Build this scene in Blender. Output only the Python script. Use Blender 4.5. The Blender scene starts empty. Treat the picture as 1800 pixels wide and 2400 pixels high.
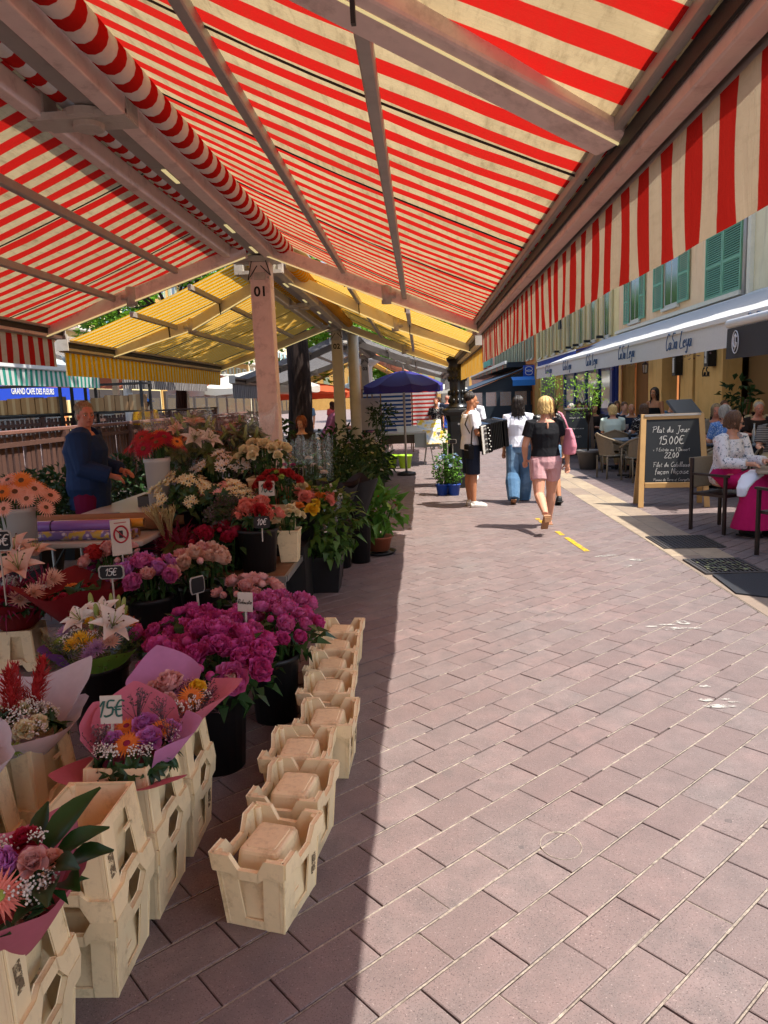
import bpy, math, random
from mathutils import Vector, Matrix
R = math.radians
rnd = random.Random(7)
scene = bpy.context.scene
COL = scene.collection

# ---------------------------------------------------------------- camera
cd = bpy.data.cameras.new('camera'); cam = bpy.data.objects.new('camera', cd); COL.objects.link(cam)
pitch, roll, yaw = -0.152731, -0.038720, -0.055152
fw = Vector((math.sin(yaw)*math.cos(pitch), math.cos(yaw)*math.cos(pitch), math.sin(pitch)))
r0 = Vector((math.cos(yaw), -math.sin(yaw), 0)); u0 = r0.cross(fw)
rt = math.cos(roll)*r0 + math.sin(roll)*u0; up = -math.sin(roll)*r0 + math.cos(roll)*u0
M = Matrix((rt, up, -fw)).transposed().to_4x4(); M.translation = (0, 0, 1.68)
cam.matrix_world = M
cd.sensor_fit = 'VERTICAL'; cd.sensor_height = 36; cd.sensor_width = 27; cd.lens = 1714.4/2400*36
cd.clip_start = .05; cd.clip_end = 1500
scene.camera = cam
# ---------------------------------------------------------------- sky and sun
SUN = Vector((.78, -.38, 1.68)).normalized()          # towards the sun
w = bpy.data.worlds.new('World'); scene.world = w; w.use_nodes = True
nt = w.node_tree; nt.nodes.clear()
sky = nt.nodes.new('ShaderNodeTexSky'); sky.sky_type = 'NISHITA'; sky.sun_disc = False
sky.sun_elevation = math.asin(SUN.z); sky.sun_rotation = math.atan2(SUN.x, SUN.y)
sky.dust_density = 2.0
bg = nt.nodes.new('ShaderNodeBackground'); bg.inputs[1].default_value = .15
ou = nt.nodes.new('ShaderNodeOutputWorld')
nt.links.new(sky.outputs[0], bg.inputs[0]); nt.links.new(bg.outputs[0], ou.inputs[0])
sl = bpy.data.lights.new('sun', 'SUN'); sl.energy = 4.6; sl.angle = R(.55); sl.color = (1, .95, .87)
so = bpy.data.objects.new('sun', sl); COL.objects.link(so)
so.rotation_euler = SUN.to_track_quat('Z', 'Y').to_euler()
vs = scene.view_settings; vs.view_transform = 'Standard'; vs.look = 'None'; vs.exposure = .97; vs.gamma = 1
scene.cycles.max_bounces = 6; scene.cycles.diffuse_bounces = 3; scene.cycles.glossy_bounces = 2; scene.cycles.transmission_bounces = 4; scene.cycles.transparent_max_bounces = 10
scene.cycles.use_adaptive_sampling = True; scene.cycles.adaptive_threshold = .02
scene.cycles.use_denoising = True; scene.cycles.sample_clamp_indirect = 8

# ---------------------------------------------------------------- helpers
def s2l(c):
    if isinstance(c, str):
        c = [int(c[i:i+2], 16)/255 for i in (0, 2, 4)]
    return tuple((x/12.92 if x <= .04045 else ((x+.055)/1.055)**2.4) for x in c[:3])

class MB:
    """collects shapes and links them as one mesh object"""
    def __init__(s): s.v = []; s.f = []; s.m = []
    def add(s, vs, fs, mi=0):
        o = len(s.v); s.v += [tuple(p) for p in vs]
        for f in fs: s.f.append(tuple(i+o for i in f)); s.m.append(mi)
        return s
    def box(s, c, d, rz=0, mi=0, top=None, mat=None):
        x, y, z = d[0]/2, d[1]/2, d[2]/2; t = top or (1, 1)
        P = [Vector((sx*x*(t[0] if sz > 0 else 1), sy*y*(t[1] if sz > 0 else 1), sz*z)) for sz in (-1, 1) for sx, sy in ((-1, -1), (1, -1), (1, 1), (-1, 1))]
        m = mat or Matrix.Rotation(rz, 3, 'Z'); c = Vector(c)
        return s.add([m @ p + c for p in P], [(3, 2, 1, 0), (4, 5, 6, 7), (0, 1, 5, 4), (1, 2, 6, 5), (2, 3, 7, 6), (3, 0, 4, 7)], mi)
    def bx(s, x0, x1, y0, y1, z0, z1, mi=0):
        return s.box(((x0+x1)/2, (y0+y1)/2, (z0+z1)/2), (x1-x0, y1-y0, z1-z0), 0, mi)
    def bar(s, a, b, w, h, mi=0, upv=(0, 0, 1)):
        a, b = Vector(a), Vector(b); d = b-a; L = d.length; d.normalize(); u = Vector(upv)
        if abs(d.dot(u)) > .98: u = Vector((1, 0, 0))
        sd = d.cross(u).normalized(); u = sd.cross(d)
        m = Matrix((sd, d, u)).transposed()
        return s.box((a+b)/2, (w, L, h), 0, mi, None, m)
    def tube(s, pts, r, n=8, mi=0, caps=True, flat=1.0):
        pts = [Vector(p) for p in pts]; k = len(pts)
        rs = r if isinstance(r, (list, tuple)) else [r]*k
        vs = []; pu = None
        for i in range(k):
            d = (pts[min(i+1, k-1)]-pts[max(i-1, 0)])
            d = d.normalized() if d.length > 1e-9 else Vector((0, 0, 1))
            if pu is None: pu = d.orthogonal().normalized()
            u = pu - d*pu.dot(d)
            u = u.normalized() if u.length > 1e-6 else d.orthogonal().normalized()
            pu = u; q = d.cross(u)
            for j in range(n):
                a = 2*math.pi*j/n
                vs.append(pts[i]+rs[i]*(math.cos(a)*u+math.sin(a)*flat*q))
        fs = [(i*n+j, i*n+(j+1) % n, (i+1)*n+(j+1) % n, (i+1)*n+j) for i in range(k-1) for j in range(n)]
        if caps: fs += [tuple(range(n-1, -1, -1)), tuple((k-1)*n+j for j in range(n))]
        return s.add(vs, fs, mi)
    def lathe(s, prof, n=16, c=(0, 0, 0), mi=0, sx=1, sy=1, caps=True):
        vs = [(c[0]+r*sx*math.cos(2*math.pi*j/n), c[1]+r*sy*math.sin(2*math.pi*j/n), c[2]+z) for r, z in prof for j in range(n)]
        k = len(prof)
        fs = [(i*n+j, i*n+(j+1) % n, (i+1)*n+(j+1) % n, (i+1)*n+j) for i in range(k-1) for j in range(n)]
        if caps: fs += [tuple(range(n-1, -1, -1)), tuple((k-1)*n+j for j in range(n))]
        return s.add(vs, fs, mi)
    def ell(s, c, r, n=10, k=7, mi=0, m=None):
        c = Vector(c); vs = []
        if not hasattr(r, '__len__'): r = (r, r, r)
        for i in range(k+1):
            t = math.pi*i/k
            for j in range(n):
                a = 2*math.pi*j/n
                p = Vector((r[0]*math.sin(t)*math.cos(a), r[1]*math.sin(t)*math.sin(a), -r[2]*math.cos(t)))
                vs.append((m @ p if m else p)+c)
        return s.add(vs, [(i*n+j, i*n+(j+1) % n, (i+1)*n+(j+1) % n, (i+1)*n+j) for i in range(k) for j in range(n)], mi)
    def grid(s, fn, nu, nv, mi=0, wrap=False):
        vs = [fn(i/nu, j/nv) for i in range(nu+1) for j in range(nv+1)]
        return s.add(vs, [(i*(nv+1)+j, (i+1)*(nv+1)+j, (i+1)*(nv+1)+j+1, i*(nv+1)+j+1) for i in range(nu) for j in range(nv)], mi)
    def mesh(s, name, mats, smooth=False):
        me = bpy.data.meshes.new(name); me.from_pydata(s.v, [], s.f)
        for m in (mats if isinstance(mats, (list, tuple)) else [mats]): me.materials.append(m)
        if any(s.m): me.polygons.foreach_set('material_index', s.m)
        if smooth: me.polygons.foreach_set('use_smooth', [True]*len(s.f))
        me.update(); return me
    def build(s, name, mats, parent=None, smooth=False, loc=None, rz=0):
        return link(name, s.mesh(name, mats, smooth), parent, loc, rz)

def link(name, me, parent=None, loc=None, rz=0):
    o = bpy.data.objects.new(name, me); COL.objects.link(o)
    if parent: o.parent = parent
    if loc is not None: o.location = loc
    if rz: o.rotation_euler.z = rz
    return o
def tag(o, label=None, cat=None, group=None, kind=None):
    if label: o['label'] = label
    if cat: o['category'] = cat
    if group: o['group'] = group
    if kind: o['kind'] = kind
    return o
def thing(name, label, cat, loc=(0, 0, 0), rz=0, group=None):
    o = bpy.data.objects.new(name, None); COL.objects.link(o); o.empty_display_size = .1
    o.location = loc; o.rotation_euler.z = rz
    return tag(o, label, cat, group)
def copy_tree(o, parent=None):
    c = o.copy(); COL.objects.link(c); c.parent = parent
    for ch in list(o.children): copy_tree(ch, c)
    return c
def bevel(o, w=.004, n=2):
    b = o.modifiers.new('bevel', 'BEVEL'); b.width = w; b.segments = n; b.limit_method = 'ANGLE'; return o

# ---------------------------------------------------------------- materials
class NT:
    def __init__(s, name):
        s.mat = bpy.data.materials.new(name); s.mat.use_nodes = True; s.t = s.mat.node_tree; s.t.nodes.clear()
        s.out = s.n('OutputMaterial')
    def n(s, k, **kw):
        x = s.t.nodes.new('ShaderNode'+k)
        for a, b in kw.items(): setattr(x, a, b)
        return x
    def l(s, a, b): s.t.links.new(a, b)
    def val(s, x, inp):
        if hasattr(x, 'is_output'): s.l(x, inp)
        else: inp.default_value = x
    def math(s, op, a, b=0., c=None, clamp=False):
        x = s.n('Math', operation=op, use_clamp=clamp); s.val(a, x.inputs[0]); s.val(b, x.inputs[1])
        if c is not None: s.val(c, x.inputs[2])
        return x.outputs[0]
    def mix(s, f, a, b, blend='MIX'):
        x = s.n('Mix', data_type='RGBA', blend_type=blend); s.val(f, x.inputs[0])
        for v, i in ((a, 6), (b, 7)):
            if isinstance(v, tuple): v = v if len(v) == 4 else v+(1,)
            s.val(v, x.inputs[i])
        return x.outputs[2]
    def noise(s, scale, detail=4, rough=.6, vec=None, dist=0.):
        x = s.n('TexNoise'); x.inputs['Scale'].default_value = scale; x.inputs['Detail'].default_value = detail
        x.inputs['Roughness'].default_value = rough; x.inputs['Distortion'].default_value = dist
        if vec is not None: s.l(vec, x.inputs['Vector'])
        return x.outputs[0]
    def ramp(s, f, a, b):
        x = s.n('MapRange'); x.inputs[1].default_value = a; x.inputs[2].default_value = b; s.l(f, x.inputs[0]); return x.outputs[0]
    def bump(s, h, st=.2, d=.01):
        x = s.n('Bump'); x.inputs['Strength'].default_value = st; x.inputs['Distance'].default_value = d; s.l(h, x.inputs['Height']); return x.outputs[0]
    def bsdf(s, col, rough=.6, metal=0, normal=None, spec=.5, **kw):
        b = s.n('BsdfPrincipled'); s.val(col if not isinstance(col, tuple) else col[:3]+(1,), b.inputs['Base Color']); s.val(rough, b.inputs['Roughness'])
        b.inputs['Metallic'].default_value = metal; b.inputs['Specular IOR Level'].default_value = spec
        for k, v in kw.items(): s.val(v, b.inputs[k.replace('_', ' ')])
        if normal is not None: s.l(normal, b.inputs['Normal'])
        s.l(b.outputs[0], s.out.inputs[0]); return b
    def pos(s): return s.n('NewGeometry').outputs['Position']
    def obj(s): return s.n('TexCoord').outputs['Object']
    def rand(s): return s.n('ObjectInfo').outputs['Random']

MATS = {}
def pm(name, col, rough=.6, var=.12, scale=14, bump=.12, bscale=None, metal=0, spec=.4, dirt=0, dirtcol='2a2420', hue=0, **kw):
    """procedural paint / plastic / wood-like material: tone noise, per-object variation, fine relief, dirt"""
    if name in MATS: return MATS[name]
    t = NT(name); c = s2l(col); p = t.obj()
    n = t.noise(scale, 5, .62, p)
    k = t.math('MULTIPLY_ADD', t.math('SUBTRACT', n, .5), 2*var, 1)
    if hue: k = t.math('MULTIPLY', k, t.math('MULTIPLY_ADD', t.rand(), 2*hue, 1-hue))
    cc = t.n('VectorMath', operation='SCALE'); cc.inputs[0].default_value = c; t.l(k, cc.inputs['Scale']); colr = cc.outputs[0]
    if dirt:
        d = t.ramp(t.noise(scale*.45, 8, .75, p), .52, .72)
        colr = t.mix(t.math('MULTIPLY', d, dirt), colr, s2l(dirtcol))
    nr = t.bump(t.noise(bscale or scale*5, 3, .6, p), bump, .004) if bump else None
    t.bsdf(colr, rough, metal, nr, spec, **kw)
    MATS[name] = t.mat; return t.mat
def leafmat(name, col, col2=None, trans=.35, rough=.5, vein=0):
    if name in MATS: return MATS[name]
    t = NT(name); a = s2l(col); b = s2l(col2 or col)
    isl = t.n('NewGeometry').outputs['Random Per Island']
    f = t.math('FRACT', t.math('ADD', isl, t.rand()))
    f = t.math('ADD', t.math('MULTIPLY', f, .75), t.math('MULTIPLY', t.noise(9, 3, .6, t.obj()), .35), clamp=True)
    c = t.mix(f, a, b)
    d = t.n('BsdfPrincipled'); t.l(c, d.inputs['Base Color']); d.inputs['Roughness'].default_value = rough; d.inputs['Specular IOR Level'].default_value = .35
    tr = t.n('BsdfTranslucent'); t.l(t.mix(.35, c, (a[0]*1.3, a[1]*1.3, a[2]*1.1)), tr.inputs[0])
    m = t.n('MixShader'); m.inputs[0].default_value = trans; t.l(d.outputs[0], m.inputs[1]); t.l(tr.outputs[0], m.inputs[2])
    t.l(m.outputs[0], t.out.inputs[0]); MATS[name] = t.mat; return t.mat
def fabric(name, a, b, period=.213, axis=1, trans=.5, duty=.5, dirt=.35, off=0, tk=1.0):
    """striped woven cloth that lets light through; stripes follow the world axis"""
    if name in MATS: return MATS[name]
    t = NT(name); p = t.pos(); sp = t.n('SeparateXYZ'); t.l(p, sp.inputs[0])
    y = t.math('ADD', sp.outputs[axis], off)
    fr = t.math('FRACT', t.math('DIVIDE', y, period))
    st = t.ramp(t.math('ABSOLUTE', t.math('SUBTRACT', fr, .5)), duty/2-.008, duty/2+.008)
    c = t.mix(st, s2l(a), s2l(b))
    nz = t.ramp(t.noise(2.3, 8, .72, p), .42, .72)
    mp = t.n('Mapping'); mp.inputs['Scale'].default_value = (9, 1.6, 9); t.l(p, mp.inputs[0])
    nz2 = t.ramp(t.noise(3, 7, .7, mp.outputs[0]), .5, .75)
    d = t.math('MULTIPLY', t.math('ADD', t.math('MULTIPLY', nz, .6), t.math('MULTIPLY', nz2, .7)), t.math('MULTIPLY_ADD', st, dirt*.75, dirt*.25), clamp=True)
    c = t.mix(d, c, s2l('5d4a2c'))
    mw = t.n('Mapping'); mw.inputs['Scale'].default_value = (1.1, 7, 1.1); mw.inputs['Rotation'].default_value = (0, 0, .35); t.l(p, mw.inputs[0])
    wv = t.math('ADD', t.math('MULTIPLY', t.noise(160, 2, .5, p), .06), t.noise(1.6, 5, .6, mw.outputs[0], .5))
    n = t.bump(wv, .5, .03)
    df = t.n('BsdfDiffuse'); t.l(c, df.inputs[0]); t.l(n, df.inputs[2])
    tr = t.n('BsdfTranslucent'); t.l(c, tr.inputs[0]); t.l(n, tr.inputs['Normal'])
    if tk != 1:
        sc = t.n('VectorMath', operation='SCALE'); t.l(c, sc.inputs[0]); sc.inputs['Scale'].default_value = tk; t.l(sc.outputs[0], tr.inputs[0])
    m = t.n('MixShader'); m.inputs[0].default_value = trans; t.l(df.outputs[0], m.inputs[1]); t.l(tr.outputs[0], m.inputs[2])
    t.l(m.outputs[0], t.out.inputs[0]); MATS[name] = t.mat; return t.mat
def sheet(name, col, trans=.3, rough=.7):
    """paper, plastic film, thin plain cloth"""
    if name in MATS: return MATS[name]
    t = NT(name); c = s2l(col); n = t.noise(30, 4, .6, t.obj())
    cc = t.mix(n, tuple(x*.88 for x in c), tuple(min(1, x*1.1) for x in c))
    d = t.n('BsdfPrincipled'); t.l(cc, d.inputs['Base Color']); d.inputs['Roughness'].default_value = rough
    t.l(t.bump(n, .15, .004), d.inputs['Normal'])
    tr = t.n('BsdfTranslucent'); t.l(cc, tr.inputs[0])
    m = t.n('MixShader'); m.inputs[0].default_value = trans; t.l(d.outputs[0], m.inputs[1]); t.l(tr.outputs[0], m.inputs[2])
    t.l(m.outputs[0], t.out.inputs[0]); MATS[name] = t.mat; return t.mat
def film(name, alpha=.25, col='e8eef0'):
    if name in MATS: return MATS[name]
    t = NT(name); g = t.n('BsdfGlossy'); g.inputs['Roughness'].default_value = .28; g.inputs[0].default_value = s2l(col)+(1,)
    tr = t.n('BsdfTransparent'); m = t.n('MixShader')
    w = t.ramp(t.noise(26, 5, .7, t.obj(), 1.5), .45, .75)
    t.l(t.math('MULTIPLY_ADD', w, .22, alpha, clamp=True), m.inputs[0]); t.l(tr.outputs[0], m.inputs[1]); t.l(g.outputs[0], m.inputs[2])
    t.l(m.outputs[0], t.out.inputs[0]); MATS[name] = t.mat; return t.mat
def worn(name, col, cover=.5, sc=18):
    """paint worn through to the paving"""
    t = NT(name); p = t.pos(); b = t.n('BsdfPrincipled'); b.inputs['Roughness'].default_value = .8
    t.l(t.mix(t.noise(30, 4, .6, p), tuple(x*.75 for x in s2l(col)), s2l(col)), b.inputs['Base Color'])
    tr = t.n('BsdfTransparent'); m = t.n('MixShader'); t.l(t.ramp(t.noise(sc, 8, .75, p, .5), cover-.05, cover+.06), m.inputs[0]); t.l(tr.outputs[0], m.inputs[1]); t.l(b.outputs[0], m.inputs[2]); t.l(m.outputs[0], t.out.inputs[0]); return t.mat
def glow(name, col, e):
    t = NT(name); b = t.bsdf(s2l(col), .4); b.inputs['Emission Color'].default_value = s2l(col)+(1,); b.inputs['Emission Strength'].default_value = e; return t.mat

# ---------------------------------------------------------------- writing
def lettering(txt, h, mat, parent, loc, rot, name='lettering', align='CENTER', ext=.001, bold=0, shear=0, sx=1):
    cu = bpy.data.curves.new(name, 'FONT'); cu.body = txt; cu.size = h; cu.align_x = align; cu.align_y = 'CENTER'
    cu.extrude = ext; cu.offset = bold; cu.shear = shear; cu.resolution_u = 3
    o = bpy.data.objects.new(name, cu); COL.objects.link(o)
    dg = bpy.context.evaluated_depsgraph_get(); me = bpy.data.meshes.new_from_object(o.evaluated_get(dg))
    bpy.data.objects.remove(o); bpy.data.curves.remove(cu)
    me.materials.clear(); me.materials.append(mat)
    o = link(name, me, parent, loc); o.rotation_euler = rot; o.scale.x = sx
    return o
# handwriting: pen strokes on a 0..1 em square (x, y), letters joined by hand
PEN = {'P': ('0,0 .1,.9', '-.1,.85 .35,1 .55,.8 .4,.55 .1,.5', 'w.6'), 'l': ('.05,0 .12,.95 .22,.9 .1,.1 .25,0', 'w.28'), 'a': ('.35,.4 .1,.4 .02,.15 .2,.0 .36,.4 .36,.05 .46,0', 'w.48'),
 't': ('.12,.8 .12,.1 .28,.02', '-.02,.55 .3,.58', 'w.32'), 'd': ('.35,.4 .1,.4 .02,.15 .2,0 .38,.95 .38,.02', 'w.48'), 'u': ('.02,.45 .06,.05 .25,.05 .36,.45 .36,.03 .46,0', 'w.5'),
 'J': ('.1,1 .6,1', '.4,1 .38,-.1 .2,-.3 .05,-.15', 'w.55'), 'o': ('.2,.42 .03,.25 .18,0 .38,.2 .2,.42 .45,.38', 'w.48'), 'r': ('.05,0 .08,.45', '.08,.3 .25,.46 .34,.38', 'w.36'),
 '1': ('.0,.65 .22,.95 .16,0', 'w.32'), '5': ('.45,.95 .12,.95 .1,.58 .4,.55 .42,.15 .1,.02 .0,.12', 'w.52'), '0': ('.22,.9 .03,.5 .2,0 .42,.45 .22,.9', 'w.5'), '2': ('.03,.75 .25,.95 .4,.7 .02,.03 .45,.03', 'w.5'),
 '.': ('.03,.02 .07,.0', 'w.16'), ',': ('.08,.05 .0,-.15', 'w.16'), '€': ('.5,.9 .2,.95 .05,.5 .2,.05 .5,.1', '-.05,.58 .4,.6', '-.05,.42 .36,.43', 'w.55'),
 '+': ('0,.3 .3,.3', '.15,.48 .15,.1', 'w.4'), 'E': ('.45,.95 .1,.9 .08,.5 .35,.5', '.08,.5 .05,.03 .45,.05', 'w.5'), 'n': ('.04,0 .06,.44', '.06,.3 .25,.45 .34,.3 .34,0', 'w.44'), 'é': ('.04,.22 .34,.3 .2,.44 .03,.2 .2,0 .4,.06', '.18,.6 .32,.75', 'w.42'),
 'e': ('.04,.22 .34,.3 .2,.44 .03,.2 .2,0 .4,.06', 'w.42'), 'D': ('.1,.95 .08,0 .4,.05 .55,.5 .4,.9 -.05,.92', 'w.6'), 's': ('.32,.4 .1,.4 .12,.25 .3,.15 .2,0 .0,.04', 'w.36'), 'F': ('.1,.95 .05,0', '-.05,.95 .55,1', '.06,.5 .4,.52', 'w.5'),
 'i': ('.06,.44 .08,.04 .18,0', '.08,.62 .1,.66', 'w.22'), 'C': ('.55,.85 .35,1 .05,.5 .2,0 .5,.1', 'w.52'), 'b': ('.06,.95 .06,.02 .3,.04 .36,.3 .1,.38', 'w.42'), 'f': ('.35,.9 .2,.95 .12,.6 .08,-.2', '-.02,.5 .3,.5', 'w.34'),
 'ç': ('.34,.4 .1,.42 .03,.15 .2,0 .36,.06', '.2,0 .12,-.2', 'w.4'), 'N': ('.05,0 .1,.95 .45,.05 .52,1', 'w.6'), 'T': ('.3,.95 .25,0', '-.05,.95 .65,1', 'w.5'), 'm': ('.03,0 .05,.44', '.05,.3 .18,.44 .24,.3 .24,0', '.24,.3 .38,.44 .45,.3 .46,0', 'w.56'),
 'g': ('.34,.4 .1,.4 .03,.15 .2,0 .36,.42 .34,-.25 .1,-.3', 'w.46'), 'L': ('.15,.95 .03,.04 .5,0', 'w.5'), 'S': ('.45,.9 .15,.95 .08,.65 .42,.4 .35,.02 .02,.05', 'w.5'), 'y': ('.03,.45 .12,.1 .32,.1', '.38,.45 .3,-.3 .1,-.25', 'w.46'), 'R': ('.05,0 .08,.95 .4,.9 .4,.55 .1,.5 .45,0', 'w.5'), 'B': ('.05,0 .08,.95 .4,.8 .1,.5 .45,.3 .05,0', 'w.5'), ' ': ('w.35',)}
def handwriting(mb, txt, x, z, em, r=.004, sl=.12, jit=.02, y=0, rg=rnd):
    """pen strokes in the local XZ plane, starting at x on baseline z"""
    for ch in txt:
        g = PEN.get(ch)
        if g is None: x += em*.4; continue
        for st in g:
            if st[0] == 'w': x += em*float(st[1:])*1.08; continue
            pts = []
            for q in st.split():
                a, b = map(float, q.split(',')); pts.append(((a+b*sl+rg.uniform(-jit, jit)), b+rg.uniform(-jit, jit)))
            sm = []
            for i in range(len(pts)-1):
                p0 = pts[max(i-1, 0)]; p1 = pts[i]; p2 = pts[i+1]; p3 = pts[min(i+2, len(pts)-1)]
                for k in range(3):
                    t = k/3; sm.append(tuple(.5*(2*p1[c]+(p2[c]-p0[c])*t+(2*p0[c]-5*p1[c]+4*p2[c]-p3[c])*t*t+(3*p1[c]-p0[c]-3*p2[c]+p3[c])*t**3) for c in (0, 1)))
            sm.append(pts[-1])
            mb.tube([(x+a*em, y, z+b*em) for a, b in sm], r*em/.1, 4)
    return x
# ================================================================ GROUND
def paving_mat(name, a, b, c2, speck=.75):
    t = NT(name); p = t.pos()
    isl = t.n('NewGeometry').outputs['Random Per Island']; rr = t.math('FRACT', t.math('ADD', t.math('MULTIPLY', isl, 3.7), t.rand()))
    big = t.ramp(t.noise(1.1, 5, .65, p), .38, .64); mid = t.ramp(t.noise(7, 6, .7, p), .38, .68)
    col = t.mix(big, s2l(a), s2l(b)); col = t.mix(t.math('MULTIPLY', mid, .75), col, s2l(c2))
    col = t.mix(t.math('MULTIPLY', rr, .6), col, s2l('6a5a57'))
    fine = t.noise(210, 2, .6, p); dk = t.ramp(fine, .57, .68); lt = t.ramp(t.noise(150, 2, .5, p), .64, .75)
    col = t.mix(t.math('MULTIPLY', dk, speck), col, s2l('3b3132')); col = t.mix(t.math('MULTIPLY', lt, .35), col, s2l('c9b7ae'))
    stain = t.ramp(t.noise(2.6, 4, .55, p, .6), .66, .72); col = t.mix(t.math('MULTIPLY', stain, .45), col, s2l('5b5654'))
    vo = t.n('TexVoronoi'); vo.inputs['Scale'].default_value = 2.3; t.l(p, vo.inputs[0]); gum = t.math('LESS_THAN', t.math('ADD', vo.outputs[0], t.math('MULTIPLY', t.noise(40, 2, .5, p), .05)), .062); col = t.mix(t.math('MULTIPLY', gum, .55), col, s2l('4a4645'))
    gr = t.noise(90, 4, .7, p)
    t.bsdf(col, t.math('MULTIPLY_ADD', gr, .2, .62), 0, t.bump(gr, .6, .004), .3); return t.mat
MTILE = paving_mat('mauve_concrete_paving', '806c68', '786d6a', '5f5856')
t = NT('sandy_grout'); p = t.pos(); t.bsdf(t.mix(t.ramp(t.noise(40, 6, .75, p), .35, .7), s2l('675d55'), s2l('b0a494')), .9, 0, t.bump(t.noise(120, 4, .7, p), .6, .006)); MGROUT = t.mat
t = NT('far_paving'); p = t.pos(); bk = t.n('TexBrick'); mp = t.n('Mapping'); mp.inputs['Rotation'].default_value = (0, 0, -.7603); t.l(p, mp.inputs[0]); t.l(mp.outputs[0], bk.inputs['Vector'])
bk.inputs['Scale'].default_value = 1; bk.inputs['Brick Width'].default_value = .3; bk.inputs['Row Height'].default_value = .166; bk.inputs['Mortar Size'].default_value = .007
bk.inputs['Color1'].default_value = s2l('86736f')+(1,); bk.inputs['Color2'].default_value = s2l('76696a')+(1,); bk.inputs['Mortar'].default_value = s2l('8d8077')+(1,)
t.bsdf(t.mix(t.math('MULTIPLY', t.noise(.8, 6, .7, p), .5), bk.outputs[0], s2l('5c5453')), .8); MFAR = t.mat
MJOINT = pm('dark_joint_sand', '3d3531', .95, .3, 20, .3)
MSTONE = paving_mat('pale_kerb_stone', 'a8967c', '9c8b73', '857662', .25)

g = MB().add([(-400, -300, 0), (400, -300, 0), (400, 700, 0), (-400, 700, 0)], [(0, 1, 2, 3)]).build('ground', MFAR, None, False, (0, 0, -.03)); tag(g, kind='structure')
street = MB().bx(-7, 2.478, .3, 44, -.03, -.013).build('street', MJOINT); tag(street, kind='structure')
terr = MB().bx(3.06, 7.2, .5, 48, -.03, -.013).build('terrace_paving', MJOINT); tag(terr, kind='structure')
TH = .760338; CU = Vector((math.cos(TH), math.sin(TH))); CV = Vector((-math.sin(TH), math.cos(TH)))
PU, PV = .2997, .166
def tile_mesh():
    m = MB(); a, b, e = .1475, .0775, .0025
    top = [(-a+e, -b+e, 0), (a-e, -b+e, 0), (a-e, b-e, 0), (-a+e, b-e, 0)]; md = [(-a, -b, -e), (a, -b, -e), (a, b, -e), (-a, b, -e)]; lo = [(x, y, -.018) for x, y, z in md]
    m.add(top+md+lo, [(0, 1, 2, 3)]+[(4+i, 4+(i+1) % 4, (i+1) % 4, i) for i in range(4)]+[(8+i, 8+(i+1) % 4, 4+(i+1) % 4, 4+i) for i in range(4)]); return m
TM = tile_mesh(); tme = TM.mesh('paving_tile', MTILE)
def camproj(P):
    d = Vector(P)-Vector((0, 0, 1.68)); z = d.dot(fw)
    return (900+1714.4*d.dot(rt)/z, 1200-1714.4*d.dot(up)/z, z) if z > .1 else None
def tiles(x0, x1, y0, y1, parent, keep, sc=1.0, rg=random.Random(3)):
    cand = []
    for j in range(-400, 400):
        v = .8986+(j+.5)*PV*sc
        for i in range(-400, 400):
            u = 2.1517*1+(i+.5*(j % 2)+.5)*PU*sc
            q = CU*u+CV*v
            if x0 < q.x < x1 and y0 < q.y < y1: cand.append(q)
    out = []
    for q in cand:
        pp = camproj((q.x, q.y, 0))
        vis = pp and -90 < pp[0] < 1890 and pp[1] < 2480
        out.append((-1/(q.y*q.y) if vis else 0, q.x, q.y))
    out.sort(); rest = MB()
    for k, (s, x, y) in enumerate(out):
        z = rg.uniform(-.0016, .0016); rr = TH+rg.gauss(0, .004)
        if k < keep and s < 0:
            o = link('paving_tile', tme, parent, (x, y, z), rr); o.scale.x = rg.uniform(.992, 1.005); o.rotation_euler.x = rg.gauss(0, .004)
        else:
            c, sn = math.cos(rr)*sc, math.sin(rr)*sc
            rest.add([(x+a*c-b*sn, y+a*sn+b*c, zz+z) for a, b, zz in TM.v], TM.f)
    return rest
tag(tiles(-5.4, 2.64, 1.1, 30, street, 300).build('paving_tiles', MTILE, street), kind='stuff')
tag(tiles(2.92, 7.1, 4.0, 40, terr, 0).build('paving_tiles', MTILE, terr), kind='stuff')
# pale sand mortar in the long joints, broken and uneven; some cross joints are filled too
def mortar(x0, x1, y0, y1, parent, rg):
    m = MB()
    for j in range(-400, 400):
        v = .8986+j*PV; ua = None
        for i in range(-400, 400):
            u = i*PU*.5; q = CU*(u+PU*.25)+CV*v
            if not (x0 < q.x < x1 and y0 < q.y < y1): continue
            n_ = math.sin(q.x*.9+1.3)*math.cos(q.y*.55)+rg.uniform(-.7, .7)
            if n_ < -.6: continue
            w_ = .0026+.0018*rg.random(); z = -.0022-.0015*rg.random(); p0 = CU*u+CV*v; p1 = CU*(u+PU*.5)+CV*v
            m.add([(p0-CV*w_).to_3d()+Vector((0, 0, z)), (p1-CV*w_).to_3d()+Vector((0, 0, z)), (p1+CV*w_).to_3d()+Vector((0, 0, z)), (p0+CV*w_).to_3d()+Vector((0, 0, z))], [(0, 1, 2, 3)])
            if rg.random() < .16:
                k = round((u-2.1517-(j % 2)*.5*PU)/PU); uu = 2.1517+(k+(j % 2)*.5)*PU; a = CU*uu+CV*(v+.005); b_ = CU*uu+CV*(v+PV-.005); w2 = .0016; z = -.004
                m.add([(a-CU*w2).to_3d()+Vector((0, 0, z)), (a+CU*w2).to_3d()+Vector((0, 0, z)), (b_+CU*w2).to_3d()+Vector((0, 0, z)), (b_-CU*w2).to_3d()+Vector((0, 0, z))], [(0, 1, 2, 3)])
    tag(m.build('joint_mortar', MGROUT, parent), kind='stuff')
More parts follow.
